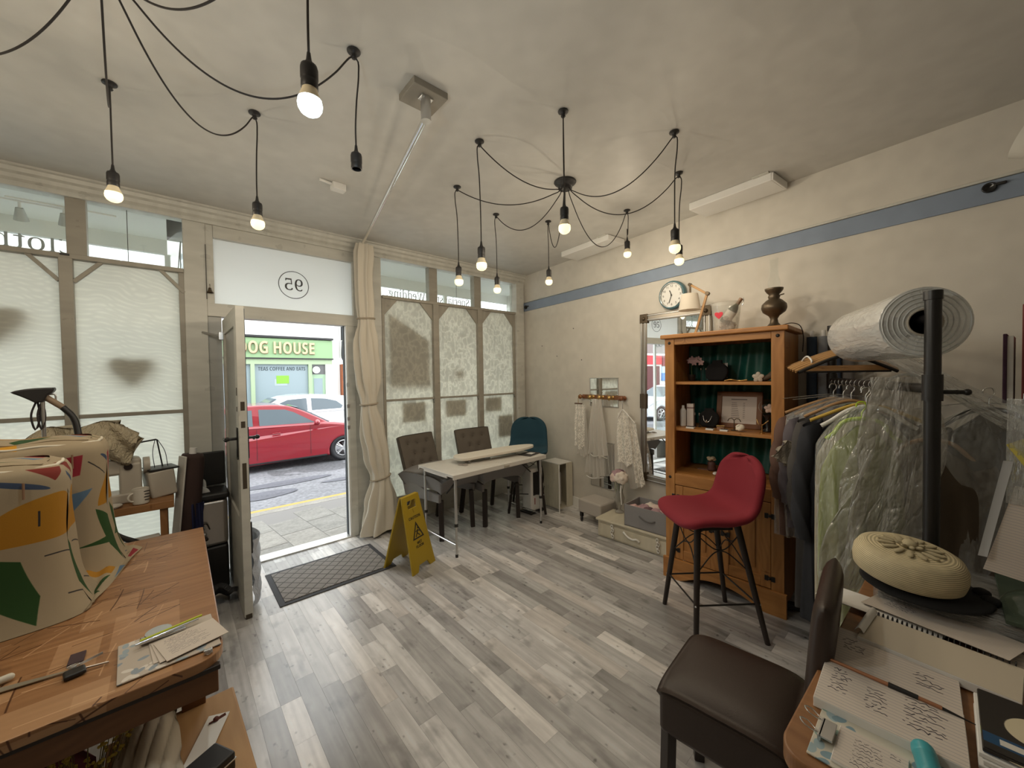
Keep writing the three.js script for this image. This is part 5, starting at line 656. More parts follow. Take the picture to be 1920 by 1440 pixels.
// ---------- left: work table, machine covers, sewing corner ----------
{
  const t = thing('wooden_work_table', 'worn brown wooden work table at the left', 'table', [0, 0, 0]);
  const sh0 = new THREE.Shape(); sh0.moveTo(-1.45, -1.31); sh0.lineTo(0.02, -1.325); sh0.quadraticCurveTo(0.085, -1.33, 0.088, -1.40); sh0.lineTo(0.097, -2.545); sh0.lineTo(-1.45, -2.56); sh0.closePath();
  const scr = canvas(1024, 1024, (c, w, h) => {
    const im = T.desk.image, cv = c.createImageData(512, 512); cv.data.set(im.data); const o = document.createElement('canvas'); o.width = o.height = 512; o.getContext('2d').putImageData(cv, 0, 0); c.drawImage(o, 0, 0, w, h);
    for (let i = 0; i < 9; i++) { c.fillStyle = 'rgba(220,182,146,' + (0.28 + 0.16 * hash(i, 3, 7)) + ')'; c.fillRect(80 + 840 * hash(i, 1, 7), 60 + 800 * hash(i, 2, 7), 60 + 140 * hash(i, 4, 7), 50 + 170 * hash(i, 5, 7)); }
    for (let i = 0; i < 150; i++) { c.strokeStyle = i % 3 ? 'rgba(62,28,10,0.75)' : 'rgba(226,188,150,0.6)'; c.lineWidth = 1.5 + 2.6 * hash(i, 9, 1); c.beginPath(); const x = w * (0.35 + 0.6 * hash(i, 1, 3)), y = h * hash(i, 2, 3), a = -0.5 + hash(i, 3, 3) * 2.2, l = 40 + 130 * hash(i, 4, 3); c.moveTo(x, y); c.quadraticCurveTo(x + l * 0.5 * Math.cos(a) + 12 * (hash(i, 6, 3) - 0.5), y + l * 0.5 * Math.sin(a), x + l * Math.cos(a), y + l * Math.sin(a) + 16 * (hash(i, 5, 3) - 0.5)); c.stroke(); }
  });
  mesh('top', uvm(ext(sh0, 0.022, 0.003).rotateX(Math.PI / 2).scale(1, 1, -1).translate(0, 0.737, 0).scale(1, 1, -1).rotateY(0), 'x'), mat([0.92, 0.88, 0.84], 0.38, { map: scr }), t);
  const dw = mat([0.5, 0.42, 0.36], 0.5, { map: T.desk });
  mesh('edge_moulding', uvm(bx(-1.45, 0.08, 0.70, 0.714, -1.345, -1.325), 'x'), K.darkWood, t);
  mesh('apron', uvm(bx(-1.42, 0.075, 0.635, 0.70, -1.36, -1.335), 'x'), dw, t); mesh('apron', uvm(bx(0.05, 0.075, 0.635, 0.712, -2.53, -1.35), 'z'), dw, t); mesh('apron', uvm(bx(-1.42, 0.075, 0.635, 0.712, -2.54, -2.515), 'x'), dw, t);
  for (const [x, z] of [[-1.38, -1.40], [0.025, -1.62], [-1.38, -2.48], [0.03, -2.48]]) mesh('leg', uvm(bx(x - 0.03, x + 0.03, 0, 0.70, z - 0.03, z + 0.03), 'y'), dw, t);
}
const print = canvas(512, 512, (c, w, h) => {
  c.fillStyle = '#a39379'; c.fillRect(0, 0, w, h);
  const S = (f, pts) => { c.fillStyle = f; c.beginPath(); pts.forEach(([x, y], i) => (i ? c.lineTo(x, y) : c.moveTo(x, y))); c.closePath(); c.fill(); };
  c.fillStyle = '#a9761a'; c.beginPath(); c.arc(250, 250, 150, Math.PI, Math.PI * 2); c.fill(); c.fillRect(40, 150, 130, 70);
  S('#24471b', [[330, 300], [410, 260], [380, 420], [330, 500], [310, 420]]); S('#24471b', [[380, 380], [470, 400], [370, 410]]); S('#8c2430', [[440, 30], [500, 40], [490, 120], [450, 110]]); S('#4d6a86', [[20, 330], [120, 300], [140, 360], [60, 400]]); S('#5c7791', [[420, 170], [500, 190], [480, 280]]); S('#c9912a', [[40, 440], [120, 430], [110, 500], [50, 505]]); S('#7a2b22', [[200, 20], [310, 14], [260, 60]]);
  c.strokeStyle = '#2d2a2a'; c.lineWidth = 4; for (const [a, b, d, e] of [[20, 40, 130, 15], [160, 320, 290, 300], [360, 120, 430, 60], [150, 470, 260, 440], [300, 200, 300, 150]]) { c.beginPath(); c.moveTo(a, b); c.quadraticCurveTo((a + d) / 2, b - 20, d, e); c.stroke(); }
  c.fillStyle = '#3c4a63'; c.beginPath(); c.ellipse(330, 60, 60, 9, -0.4, 0, 7); c.fill();
});
const printMat = mat([1, 1, 1], 0.9, { map: print, bumpMap: T.weave, bumpScale: 0.0005 });
function machineCover(label, x0, x1, z0, z1, h, du) {
  const t = thing('sewing_machine_cover', label, 'machine cover', [(x0 + x1) / 2, 0.742, (z0 + z1) / 2], 0), w = (x1 - x0) / 2, d = (z1 - z0) / 2, r = 0.05;
  const per = (a) => { const p = 5, c = Math.cos(a), s = Math.sin(a), k = 1 / Math.pow(Math.pow(Math.abs(c), p) + Math.pow(Math.abs(s), p), 1 / p); return [c * k, s * k]; };
  const g = sheet((u, v) => { const [c, s] = per(u * Math.PI * 2 + 0.4), hem = Math.pow(1 - v, 6), fl = 1 + 0.03 * Math.sin(u * 60) * (1 - v) * (1 - v) + 0.03 * Math.sin(u * 37 + 2) * hem; const round = v > 0.88 ? Math.sqrt(Math.max(0, 1 - Math.pow((v - 0.88) / 0.12, 2))) : 1; return [c * (w - r * (1 - round) + 0.05 * hem * fl) * (1 + 0.012 * Math.sin(v * 9 + u * 20)), h * v + 0.006 * Math.sin(u * 25) * v, s * (d - r * (1 - round) + 0.05 * hem * fl)]; }, 90, 26);
  const p = g.attributes.position, uv = g.attributes.uv; for (let i = 0; i < p.count; i++) uv.setXY(i, uv.getX(i) * 3.4 + du, (p.getY(i)) / 0.5);
  mesh('body', g, printMat, t); mesh('top', slab((u, v) => { const a = (u - 0.5) * 2, b = (v - 0.5) * 2; return [a * (w - r * 0.9), h + 0.012 * (1 - a * a) * (1 - b * b) + 0.004 * Math.sin(u * 17), -b * (d - r * 0.9)]; }, 0.006, 16, 10), printMat, t);
  const edge = []; for (let i = 0; i < 28; i++) { const [c, s] = per((i / 28) * Math.PI * 2); edge.push([c * (w - 0.02), h * 0.97 + 0.004 * Math.sin(i * 3), s * (d - 0.02)]); } mesh('piping', tube(edge, 0.005, 120, 6, true), mat([0.72, 0.66, 0.54], 0.85), t);
  for (const x of [-0.1, 0.1]) mesh('seam_pull', bar([x + w * 0.4, h * 0.8, d + 0.006], [x + w * 0.4, h * 0.9, d + 0.004], 0.003, 6), mat([0.25, 0.14, 0.08], 0.6), t);
}
machineCover('abstract print machine cover nearest the keys', -0.86, -0.275, -2.15, -1.88, 0.5, 0.35);
machineCover('abstract print machine cover nearest the shopfront', -0.82, -0.215, -2.52, -2.24, 0.53, 0.62);
tag(mesh('loose_cloth_hem', slab((u, v) => [-0.29 + 0.17 * u * (0.35 + 0.65 * v), 0.746 + 0.05 * (1 - u) * v * v + 0.006 * Math.sin(u * 14 + v * 9), -1.88 - 0.55 * v], 0.002, 16, 20), printMat, scene), 'loose cream cloth spread beside the machine covers', 'cloth');
{ // on the table
  const cb = thing('patterned_clipboard', 'patterned clipboard of papers on the wooden work table', 'clipboard', [-0.025, 0.742, -1.465], 0.06);
  const pat = canvas(256, 256, (c, w, h) => { c.fillStyle = '#bcb0a3'; c.fillRect(0, 0, w, h); for (let i = 0; i < 40; i++) { c.fillStyle = ['#9aa7ae', '#d8d0c6', '#8d97a0'][i % 3]; c.beginPath(); c.ellipse(256 * hash(i, 1, 5), 256 * hash(i, 2, 5), 16, 9, i, 0, 7); c.fill(); } }, true, [5, 5]);
  mesh('board', uvm(box(0.21, 0.004, 0.2, 0, 0.002, 0, 0.002)), mat([1, 1, 1], 0.6, { map: pat }), cb); const note = (seed0, lines) => canvas(256, 256, (c, w, h) => { c.fillStyle = '#cfc3b6'; c.fillRect(0, 0, w, h); c.strokeStyle = 'rgba(120,120,140,.45)'; for (let y = 20; y < 256; y += 16) { c.beginPath(); c.moveTo(0, y); c.lineTo(w, y); c.stroke(); } c.strokeStyle = '#3a3540'; c.lineWidth = 1.6; for (let l = 0; l < lines; l++) { let x = 24 + 20 * hash(l, 1, seed0), y = 24 + l * 16; c.beginPath(); c.moveTo(x, y); const end = x + 60 + 120 * hash(l, 2, seed0); while (x < end) { x += 3 + 4 * hash(Math.round(x), l, seed0); c.lineTo(x, y + 9 * (hash(Math.round(x), l + 9, seed0) - 0.6)); if (hash(Math.round(x), l + 3, seed0) > 0.85) { x += 8; c.moveTo(x, y); } } c.stroke(); } });
  for (let i = 0; i < 3; i++) mesh('paper', box(0.14, 0.0012, 0.12, 0.03 + i * 0.006, 0.0055 + i * 0.0022, 0.01 + 0.01 * i, 0).rotateY(0.05 + i * 0.07), mat([1, 1, 1], 0.8, { map: note(3 + i, 12) }), cb);
  mesh('clip', [box(0.1, 0.008, 0.035, -0.01, 0.012, -0.062, 0.003), cyl(0.03, 0.03, 0.01, -0.02, 0.01, -0.075, 16)], K.steel, cb); mesh('pencil', bar([-0.06, 0.02, -0.05], [0.08, 0.02, -0.075], 0.0035, 8), mat([0.55, 0.62, 0.04], 0.4), cb); mesh('pen', bar([-0.07, 0.02, -0.035], [0.07, 0.02, -0.058], 0.004, 8), K.chrome, cb);
  tag(mesh('binder_clip', merge([box(0.02, 0.012, 0.01, 0, 0.006, 0, 0.002), new THREE.TorusGeometry(0.006, 0.0012, 5, 12).translate(0.0, 0.008, 0.01)]).translate(0.055, 0.742, -1.352), K.steel, scene), 'silver binder clip beside the patterned clipboard', 'clip');
  const ks = thing('key_ring', 'bunch of keys with black fobs on wooden table', 'keys', [-0.215, 0.742, -1.52], 0.2); mesh('leather_fob', box(0.03, 0.005, 0.055, 0, 0.003, -0.05, 0.001).rotateY(-0.2), mat([0.05, 0.025, 0.03], 0.6), ks); mesh('car_fob', box(0.04, 0.012, 0.035, 0, 0.006, 0.03, 0.005), K.black, ks); mesh('ring', new THREE.TorusGeometry(0.012, 0.0016, 6, 20).rotateX(1.3).translate(0, 0.008, -0.006), K.chrome, ks);
  for (const [a, b] of [[[0, 0.006, 0], [0.055, 0.008, -0.012]], [[0.005, 0.005, 0.02], [0.06, 0.004, 0.045]], [[0, 0.004, 0], [-0.02, 0.004, 0.04]]]) mesh('key', [beam(a, b, 0.006, 0.002), cyl(0.009, 0.009, 0.003, a[0], a[1], a[2], 12)], K.steel, ks);
  const kn = thing('craft_knife', 'pale handled craft knife at the left table edge', 'knife', [-0.36, 0.742, -1.55], -0.15); mesh('handle', [new THREE.CapsuleGeometry(0.009, 0.1, 4, 10).rotateZ(Math.PI / 2).rotateY(0.4).translate(-0.02, 0.01, -0.01)], mat([0.66, 0.62, 0.52], 0.5), kn); mesh('blade', ext(poly([[0, 0], [0.13, 0.004], [0.14, 0.008], [0, 0.022]]), 0.002).rotateX(-Math.PI / 2).translate(0.02, 0.002, 0.02), mat([0.35, 0.31, 0.24], 0.4, { metalness: 0.5 }), kn);
  const mg = thing('cream_tape_dispenser', 'cream plastic dispenser at the left edge', 'dispenser', [-0.40, 0.742, -1.63], 0.2); mesh('body', lathe([[0.0001, 0], [0.04, 0], [0.036, 0.03], [0.045, 0.06], [0.04, 0.062], [0.03, 0.03], [0.0001, 0.02]], 24), mat([0.72, 0.66, 0.54], 0.4), mg); mesh('grey_tab', box(0.1, 0.004, 0.03, -0.02, 0.004, -0.07, 0.001), mat([0.2, 0.23, 0.26], 0.6), mg);
}
{ // plywood stool with bits, below the table
  const t = thing('plywood_stool', 'rough plywood stool tucked at the table corner', 'stool', [0.01, 0, -1.36], 0.04);
  mesh('seat_board', uvm(box(0.3, 0.03, 0.5, -0.02, 0.435, 0, 0.006), 'z'), K.ply, t); for (const sx of [-1, 1]) mesh('side_board', uvm(box(0.02, 0.42, 0.4, -0.02 + sx * 0.12, 0.21, 0, 0.004), 'y'), K.ply, t);
  tag(mesh('folded_beige_cloth', slab((u, v) => [-0.15 + 0.13 * u + 0.02 * v, 0.458 + 0.05 * Math.sin(u * 3.14) * (0.6 + 0.4 * Math.sin(v * 4)) + 0.006 * Math.sin(u * 30 + v * 17), -1.62 + 0.46 * v], 0.006, 24, 30), mat([0.52, 0.46, 0.37], 0.95, { bumpMap: T.weave, bumpScale: 0.001 }), scene), 'crumpled beige cloth on the plywood stool', 'cloth');
  const lb = thing('paper_tag', 'paper tag with dark ribbon on the plywood stool', 'tag', [0.05, 0.455, -1.42], -0.4); mesh('paper', box(0.055, 0.002, 0.17, 0, 0.001, 0, 0), K.paper, lb); mesh('ribbon_knot', [ball(0.008, 0, 0.006, -0.06, 8), beam([0, 0.004, -0.06], [0.02, 0.004, -0.075], 0.008, 0.003), beam([0, 0.004, -0.06], [-0.015, 0.004, -0.05], 0.008, 0.003)], mat([0.12, 0.03, 0.02], 0.7), lb);
  const bk = thing('black_case', 'small black case on the plywood stool', 'case', [0.035, 0.452, -1.27], 0.5); mesh('case', box(0.11, 0.05, 0.08, 0, 0.025, 0, 0.006), K.black, bk); mesh('zip', box(0.112, 0.004, 0.082, 0, 0.03, 0, 0.001), K.steel, bk);
  const fl = thing('dried_yellow_flowers', 'bunch of dried yellow flowers below the table edge', 'flowers', [-0.205, 0.0, -1.49], 0);
  const stems = [], heads = []; for (let i = 0; i < 70; i++) { const a = hash(i, 1, 9) * 6.28, r = 0.1 * Math.sqrt(hash(i, 2, 9)), h = 0.44 + 0.14 * hash(i, 3, 9) - r * 0.4; stems.push(bar([0, 0.25, 0], [r * Math.cos(a), h, r * Math.sin(a)], 0.001, 4)); for (let k = 0; k < 3; k++) heads.push(new THREE.IcosahedronGeometry(0.0045, 0).translate(r * Math.cos(a) + 0.012 * (hash(i, k, 4) - 0.5), h + 0.012 * (hash(i, k, 5) - 0.3), r * Math.sin(a) + 0.012 * (hash(i, k, 6) - 0.5))); }
  mesh('stems', stems, mat([0.18, 0.15, 0.05], 0.8), fl).userData.kind = 'stuff'; mesh('flower_heads', heads, mat([0.50, 0.38, 0.06], 0.8), fl).userData.kind = 'stuff'; mesh('wrap', new THREE.CylinderGeometry(0.05, 0.025, 0.26, 16, 1, true).translate(0, 0.18, 0), mat([0.3, 0.22, 0.12], 0.8, { side: THREE.DoubleSide }), fl); mesh('jar', cyl(0.06, 0.06, 0.12), K.darkWood, fl);
  const cr = thing('crimson_bag', 'dark crimson bag under the wooden work table', 'bag', [-0.46, 0, -1.72], 0.2); mesh('bag', slab((u, v) => { const a = (u - 0.5) * 2; return [a * 0.25, 0.5 * (1 - Math.pow(Math.abs(a), 3) * 0.3) * v, 0.1 * Math.sin(v * 3.1) * (1 - a * a) + 0.05]; }, 0.1, 18, 14), mat([0.09, 0.006, 0.014], 0.7), cr); mesh('strap', tube([[-0.12, 0.45, 0.04], [-0.08, 0.56, 0.04], [0.08, 0.56, 0.04], [0.12, 0.45, 0.04]], 0.008, 20, 6), K.darkWood, cr);
}
{ // garment steamer
  const t = thing('garment_steamer', 'garment steamer with hanging head and black hose by the voile window', 'steamer', [-0.5, 0, -2.95]);
  mesh('pole', bar([0.02, 0.1, 0], [0.02, 1.42, 0], 0.008, 10), K.steel, t); mesh('base', new THREE.SphereGeometry(0.15, 20, 12).scale(1, 0.6, 1).translate(0, 0.09, 0.02), mat([0.2, 0.2, 0.2], 0.5), t);
  mesh('steam_head', ext((() => { const s = new THREE.Shape(); s.moveTo(-0.065, 0); s.quadraticCurveTo(-0.02, 0.016, 0.055, 0.014); s.quadraticCurveTo(0.06, 0.004, 0.035, -0.012); s.lineTo(0.02, -0.045); s.lineTo(0.0, -0.045); s.quadraticCurveTo(-0.04, -0.012, -0.065, 0); return s; })(), 0.05, 0.006).translate(0, 1.455, -0.025), K.black, t);
  mesh('grip', bar([0.028, 1.43, 0], [0.085, 1.375, 0.005], 0.014, 12), mat([0.24, 0.17, 0.11], 0.5), t); mesh('hook', tube([[0.04, 1.44, 0], [0.06, 1.44, 0], [0.062, 1.40, 0]], 0.004, 12, 6), K.steel, t);
  mesh('hose', tube([[0.083, 1.377, 0.005], [0.12, 1.32, 0.01], [0.14, 1.2, 0.03], [0.17, 0.98, 0.1], [0.2, 0.86, 0.14], [0.26, 0.72, 0.14], [0.34, 0.64, 0.1], [0.4, 0.55, 0.0], [0.3, 0.2, -0.05], [0.1, 0.12, 0.0]], 0.0135, 70, 10), K.black, t);
  for (const k of [0, 1]) mesh('hanging_loop', tube([[0.0 + k * 0.018, 1.41, 0], [-0.016 + k * 0.02, 1.34, 0.01], [-0.004 + k * 0.02, 1.27, 0.01], [0.01 + k * 0.016, 1.33, 0], [0.004 + k * 0.016, 1.41, 0]], 0.004, 24, 6), mat([0.02, 0.014, 0.014], 0.7), t);
}
{ // far sewing table and its clutter
  const t = thing('small_sewing_table', 'small bare wood sewing table under the voile window', 'table', [-0.30, 0, -3.36]);
  const bw = mat([0.62, 0.50, 0.40], 0.55, { map: T.ply });
  mesh('top', uvm(box(0.58, 0.045, 0.36, 0, 0.735, 0, 0.004)), bw, t); for (const [x, z] of [[-0.25, 0.14], [0.24, 0.14], [-0.25, -0.14], [0.24, -0.14]]) mesh('leg', uvm(box(0.035, 0.71, 0.035, x, 0.355, z, 0.003), 'y'), bw, t);
  mesh('shelf', uvm(box(0.5, 0.02, 0.3, 0, 0.45, 0, 0.003)), bw, t);
  const sm = thing('sewing_machine', 'cream sewing machine on the small sewing table', 'sewing machine', [-0.33, 0.758, -3.36], 0.1), cm = mat([0.48, 0.43, 0.36], 0.4);
  mesh('bed', box(0.36, 0.06, 0.16, 0, 0.03, 0, 0.01), cm, sm); mesh('arm', box(0.34, 0.1, 0.1, 0.0, 0.22, 0, 0.02), cm, sm); mesh('column', box(0.1, 0.2, 0.12, 0.12, 0.14, 0, 0.016), cm, sm); mesh('head', box(0.07, 0.12, 0.1, -0.14, 0.17, 0, 0.012), cm, sm); mesh('handwheel', cyl(0.05, 0.05, 0.03, 0, 0, 0, 20).rotateZ(-Math.PI / 2).translate(0.18, 0.21, 0), cm, sm); mesh('stitch_dial', cyl(0.02, 0.02, 0.012, 0, 0, 0, 16).rotateX(Math.PI / 2).translate(0.11, 0.22, 0.056), K.darkWood, sm); mesh('needle_bar', bar([-0.14, 0.06, 0], [-0.14, 0.12, 0], 0.003, 6), K.chrome, sm); mesh('spool_pin', bar([0.08, 0.27, 0], [0.08, 0.32, 0], 0.003, 6), K.black, sm);
  const ov = thing('overlocker', 'cream overlocker with thread stand beside the sewing machine', 'overlocker', [-0.07, 0.758, -3.40], 0.25); mesh('body', uvm(box(0.13, 0.17, 0.16, 0, 0.085, 0, 0.012).rotateZ(0.1)), cm, ov); mesh('top_rim', box(0.15, 0.012, 0.16, 0.0, 0.175, 0, 0.004), K.black, ov);
  mesh('thread_stand', [bar([0.015, 0.17, -0.02], [-0.01, 0.36, -0.02], 0.004, 8), bar([-0.012, 0.36, -0.02], [-0.17, 0.345, -0.02], 0.005, 8)], K.black, ov); mesh('thread_guide', tube([[-0.02, 0.355, -0.02], [-0.035, 0.28, -0.01], [-0.03, 0.18, 0]], 0.002, 14, 5), K.black, ov); mesh('thread_guide', tube([[-0.005, 0.355, -0.02], [0.025, 0.28, -0.01], [0.035, 0.18, 0]], 0.002, 14, 5), K.black, ov);
  const mu = thing('lettered_mug', 'cream mug with lettering on the small sewing table', 'mug', [-0.16, 0.758, -3.225], 0.5); mesh('cup', lathe([[0.0001, 0.004], [0.034, 0.0], [0.038, 0.008], [0.038, 0.092], [0.036, 0.095], [0.034, 0.09], [0.034, 0.01], [0.0001, 0.008]], 24), mat([0.6, 0.55, 0.47], 0.35), mu); mesh('handle', new THREE.TorusGeometry(0.024, 0.0055, 8, 18, 3.3).rotateZ(1.5).translate(-0.036, 0.048, 0), mat([0.6, 0.55, 0.47], 0.35), mu);
  for (let i = 0; i < 4; i++) mesh('print_line', box(0.03 - (i % 2) * 0.006, 0.006, 0.002, 0.012, 0.078 - i * 0.017, 0.0375, 0.001), K.darkWood, mu);
  tag(mesh('small_dish', lathe([[0.0001, 0.002], [0.04, 0.0], [0.055, 0.014], [0.05, 0.014], [0.036, 0.005], [0.0001, 0.005]], 22).translate(-0.29, 0.758, -3.225), mat([0.6, 0.56, 0.5], 0.4), scene), 'small pale dish in front of the sewing machine', 'dish');
  tag(mesh('brown_paper_bag', slab((u, v) => { const a = (u - 0.5) * 2; return [-0.42 + a * 0.22 + 0.04 * v, 1.02 + 0.24 * v * (1 - 0.25 * a * a) + 0.02 * Math.sin(u * 11), -3.30 + 0.07 * Math.sin(v * 3.1) * (1 - a * a * 0.7) + 0.025 * Math.sin(u * 15 + v * 9)]; }, 0.09, 24, 18), mat([0.46, 0.39, 0.27], 0.75, { bumpMap: T.crinkle, bumpScale: 0.01 }), scene), 'crumpled brown paper parcel on top of the sewing machine', 'parcel');
  const ro = thing('fabric_bolt', 'dark brown fabric bolt leaning by the small sewing table', 'fabric bolt', [0.0, 0, -3.40], 0.35); ro.rotateZ(-0.1); mesh('roll', lathe([[0.0001, 0.3], [0.07, 0.3], [0.085, 0.33], [0.088, 0.7], [0.085, 0.97], [0.07, 1.0], [0.0001, 1.0]], 24).scale(0.75, 1, 1), mat([0.045, 0.024, 0.02], 0.9, { sheen: 0.5 }), ro); mesh('pale_side', box(0.012, 0.66, 0.1, -0.062, 0.66, 0.02, 0.006), mat([0.6, 0.57, 0.52], 0.8), ro); mesh('core', cyl(0.02, 0.02, 1.04, 0, 0, 0, 12), K.paper, ro);
  const bg = thing('sewing_basket', 'dark basket under the small sewing table', 'basket', [-0.34, 0, -3.15]); mesh('basket', lathe([[0.0001, 0], [0.16, 0], [0.19, 0.28], [0.18, 0.28], [0.15, 0.02], [0.0001, 0.02]], 24), K.black, bg); mesh('grey_cloth', new THREE.SphereGeometry(0.17, 20, 10).scale(1, 0.5, 1).translate(0, 0.28, 0), mat([0.2, 0.19, 0.18], 0.95), bg);
  const rd = thing('white_radiator_vent', 'small white slotted heater beneath the sewing table', 'heater', [-0.14, 0, -3.22], 0.1); mesh('body', box(0.12, 0.55, 0.05, 0, 0.28, 0, 0.01), mat([0.5, 0.47, 0.42], 0.5), rd); for (let i = 0; i < 6; i++) mesh('slot', box(0.09, 0.008, 0.004, 0, 0.3 + i * 0.035, 0.025, 0.001), K.black, rd);
}
{ // pedal bin
  const t = thing('pedal_bin', 'steel and black pedal bin with lid up behind the door', 'bin', [0.165, 0, -3.52]);
  mesh('base', box(0.22, 0.32, 0.22, 0, 0.165, 0, 0.02), K.black, t); mesh('steel_body', box(0.225, 0.33, 0.225, 0, 0.49, 0, 0.03), mat([0.5, 0.47, 0.44], 0.35, { metalness: 0.9 }), t); mesh('rim', box(0.25, 0.05, 0.25, 0, 0.68, 0, 0.02), K.black, t); mesh('lid', box(0.24, 0.25, 0.02, 0, 0.84, -0.115, 0.01), K.black, t); mesh('pedal', box(0.06, 0.015, 0.05, 0, 0.03, 0.12, 0.004), K.steel, t);
  const ir = thing('travel_iron', 'small white iron resting on the pedal bin', 'iron', [0.10, 0.706, -3.46], 0.2); mesh('body', ext((() => { const s = new THREE.Shape(); s.moveTo(-0.06, 0); s.lineTo(0.07, 0); s.quadraticCurveTo(0.06, 0.03, 0.03, 0.035); s.lineTo(-0.05, 0.04); s.closePath(); return s; })(), 0.06, 0.006).translate(0, 0.006, -0.03), K.whitePlastic, ir); mesh('handle', tube([[-0.045, 0.04, 0], [-0.045, 0.085, 0], [0.0, 0.095, 0], [0.045, 0.085, 0], [0.055, 0.035, 0]], 0.011, 24, 8), K.whitePlastic, ir); mesh('water_tank', new THREE.SphereGeometry(0.03, 14, 10).scale(0.8, 1.5, 0.8).translate(-0.03, 0.12, -0.02), mat([0.6, 0.6, 0.58], 0.3), ir);
  const tr = thing('blue_garment', 'dark blue cloth hanging between bolt and bin', 'cloth', [0.085, 0.25, -3.335]); mesh('cloth', slab((u, v) => [0.0 + 0.05 * u, 0.42 * v, 0.012 * Math.sin(u * 9 + v * 3)], 0.012, 12, 12), mat([0.01, 0.014, 0.06], 0.85), tr);
  const cl = thing('key_charms', 'cluster of small metal charms on the bin front', 'charms', [0.12, 0.47, -3.39]); mesh('ring', new THREE.TorusGeometry(0.022, 0.005, 6, 18), K.steel, cl); mesh('charm', ball(0.014, 0.02, -0.04, 0, 10), K.steel, cl); mesh('charm', ball(0.012, 0.03, -0.075, 0, 10), K.darkWood, cl); mesh('cord', tube([[0, 0.02, 0], [0.03, 0.035, 0], [0.05, -0.01, 0.0]], 0.004, 14, 5), K.darkWood, cl);
  tag(mesh('black_tote_bag', slab((u, v) => { const a = (u - 0.5) * 2; return [0.19 + a * 0.1, 0.02 + 0.1 * v * (1 - 0.5 * a * a) + 0.01 * Math.sin(u * 14), -3.22 + 0.14 * (v - 0.5) + 0.02 * Math.sin(u * 9)]; }, 0.03, 16, 12), mat([0.03, 0.03, 0.032], 0.7, { bumpMap: T.crinkle, bumpScale: 0.01 }), scene), 'black crumpled bag on floor behind the open door', 'bag');
}
// ---------- garment rack, plastic roll and garments ----------
const RK0 = V(1.95, 0, -0.03), RKD = V(0.9217, 0, -0.388).normalize(), RKT = Math.atan2(-RKD.z, RKD.x);   // local x along the rack towards the far post, local z to the back of the room
const rk = (t, y, p) => { const q = RK0.clone().addScaledVector(RKD, t).add(V(0.388, 0, 0.9217).multiplyScalar(p)); return [q.x, y, q.z]; };
const onRack = (name, label, cat, t, y, p = 0, group) => thing(name, label, cat, rk(t, y, p), RKT, group);
{
  const t = onRack('garment_rack', 'black steel garment rack with two rails', 'clothes rack', 0, 0), L = 1.08, bm = mat([0.014, 0.013, 0.013], 0.35);
  for (const x of [0, L]) { const p = mesh('post', [cyl(0.021, 0.021, 1.72, x, 0.03, 0, 18), cyl(0.024, 0.024, 0.03, x, 1.735, 0, 18)], bm, t); mesh('foot', box(0.05, 0.04, 0.5, x, 0.03, 0, 0.01), bm, p); mesh('joint', cyl(0.026, 0.026, 0.09, x, 1.39, 0, 18), bm, p); }
  mesh('top_rail', bar([0, 1.675, 0], [L, 1.69, 0], 0.016, 14), bm, t); mesh('hanging_rail', bar([0, 1.43, 0], [L, 1.44, 0], 0.017, 14), bm, t); mesh('end_finial', [bar([-0.0, 1.42, 0.02], [-0.0, 1.42, 0.075], 0.007, 10), ball(0.011, 0, 1.42, 0.085, 10), ball(0.008, 0, 1.42, 0.06, 10)], bm, t);
  for (let i = 0; i < 13; i++) mesh('chrome_ring', new THREE.TorusGeometry(0.0185, 0.002, 6, 16).rotateY(Math.PI / 2).translate(0.3 + i * 0.06, 1.433, 0), K.chrome, t);
}
{ // roll of garment covers
  const t = onRack('garment_cover_roll', 'large roll of clear plastic garment covers on the top rail', 'plastic roll', 0.05, 1.665, 0);
  const R = 0.125, L = 0.62, film = mat([0.90, 0.91, 0.90], 0.16, { transmission: 0.35, thickness: 0, bumpMap: T.crinkle, bumpScale: 0.004, clearcoat: 0.6, clearcoatRoughness: 0.15 });
  mesh('wound_film', lathe([[0.045, 0], [R - 0.004, 0], [R, 0.006], [R * 1.0, 0.15], [R * 0.985, 0.3], [R, 0.45], [R, L - 0.006], [R - 0.004, L], [0.045, L]], 48).rotateZ(-Math.PI / 2), film, t);
  for (let k = 0; k < 5; k++) mesh('winding_edge', new THREE.TorusGeometry(0.058 + k * 0.0145, 0.0022, 5, 44).rotateY(Math.PI / 2).translate(-0.001, 0, 0), mat([0.68, 0.70, 0.69], 0.3), t);
  mesh('core_tube', new THREE.CylinderGeometry(0.043, 0.043, L + 0.004, 32, 1, true).rotateZ(Math.PI / 2).translate(L / 2, 0, 0), mat([0.03, 0.022, 0.018], 0.8, { side: THREE.DoubleSide }), t);
  mesh('core_rim', new THREE.TorusGeometry(0.046, 0.004, 6, 32).rotateY(Math.PI / 2), mat([0.55, 0.5, 0.42], 0.7), t);
  mesh('trailing_film', sheet((u, v) => { const w = 1 - v, x = 0.08 + 0.42 * u - 0.14 * w, a = w * 1.0; return [x, -0.04 - 0.30 * Math.pow(w, 1.1) - 0.05 * w * Math.sin(u * 5), -R * 0.95 + 0.34 * w + 0.05 * w * w + 0.02 * Math.sin(u * 21 + w * 8) * w]; }, 40, 30), K.poly, t);
}
function hangerGeo(w) { return [tube([[0, 0, -w], [0, 0.022, -w * 0.8], [0, 0.075, -0.06], [0, 0.09, 0], [0, 0.075, 0.06], [0, 0.022, w * 0.8], [0, 0, w]], 0.0085, 40, 8)]; }
const hookGeo = tube([[0, 0.085, 0], [0, 0.13, 0], [0, 0.15, 0.012], [0, 0.172, 0.005], [0, 0.168, -0.016], [0, 0.15, -0.02]], 0.0028, 24, 6);
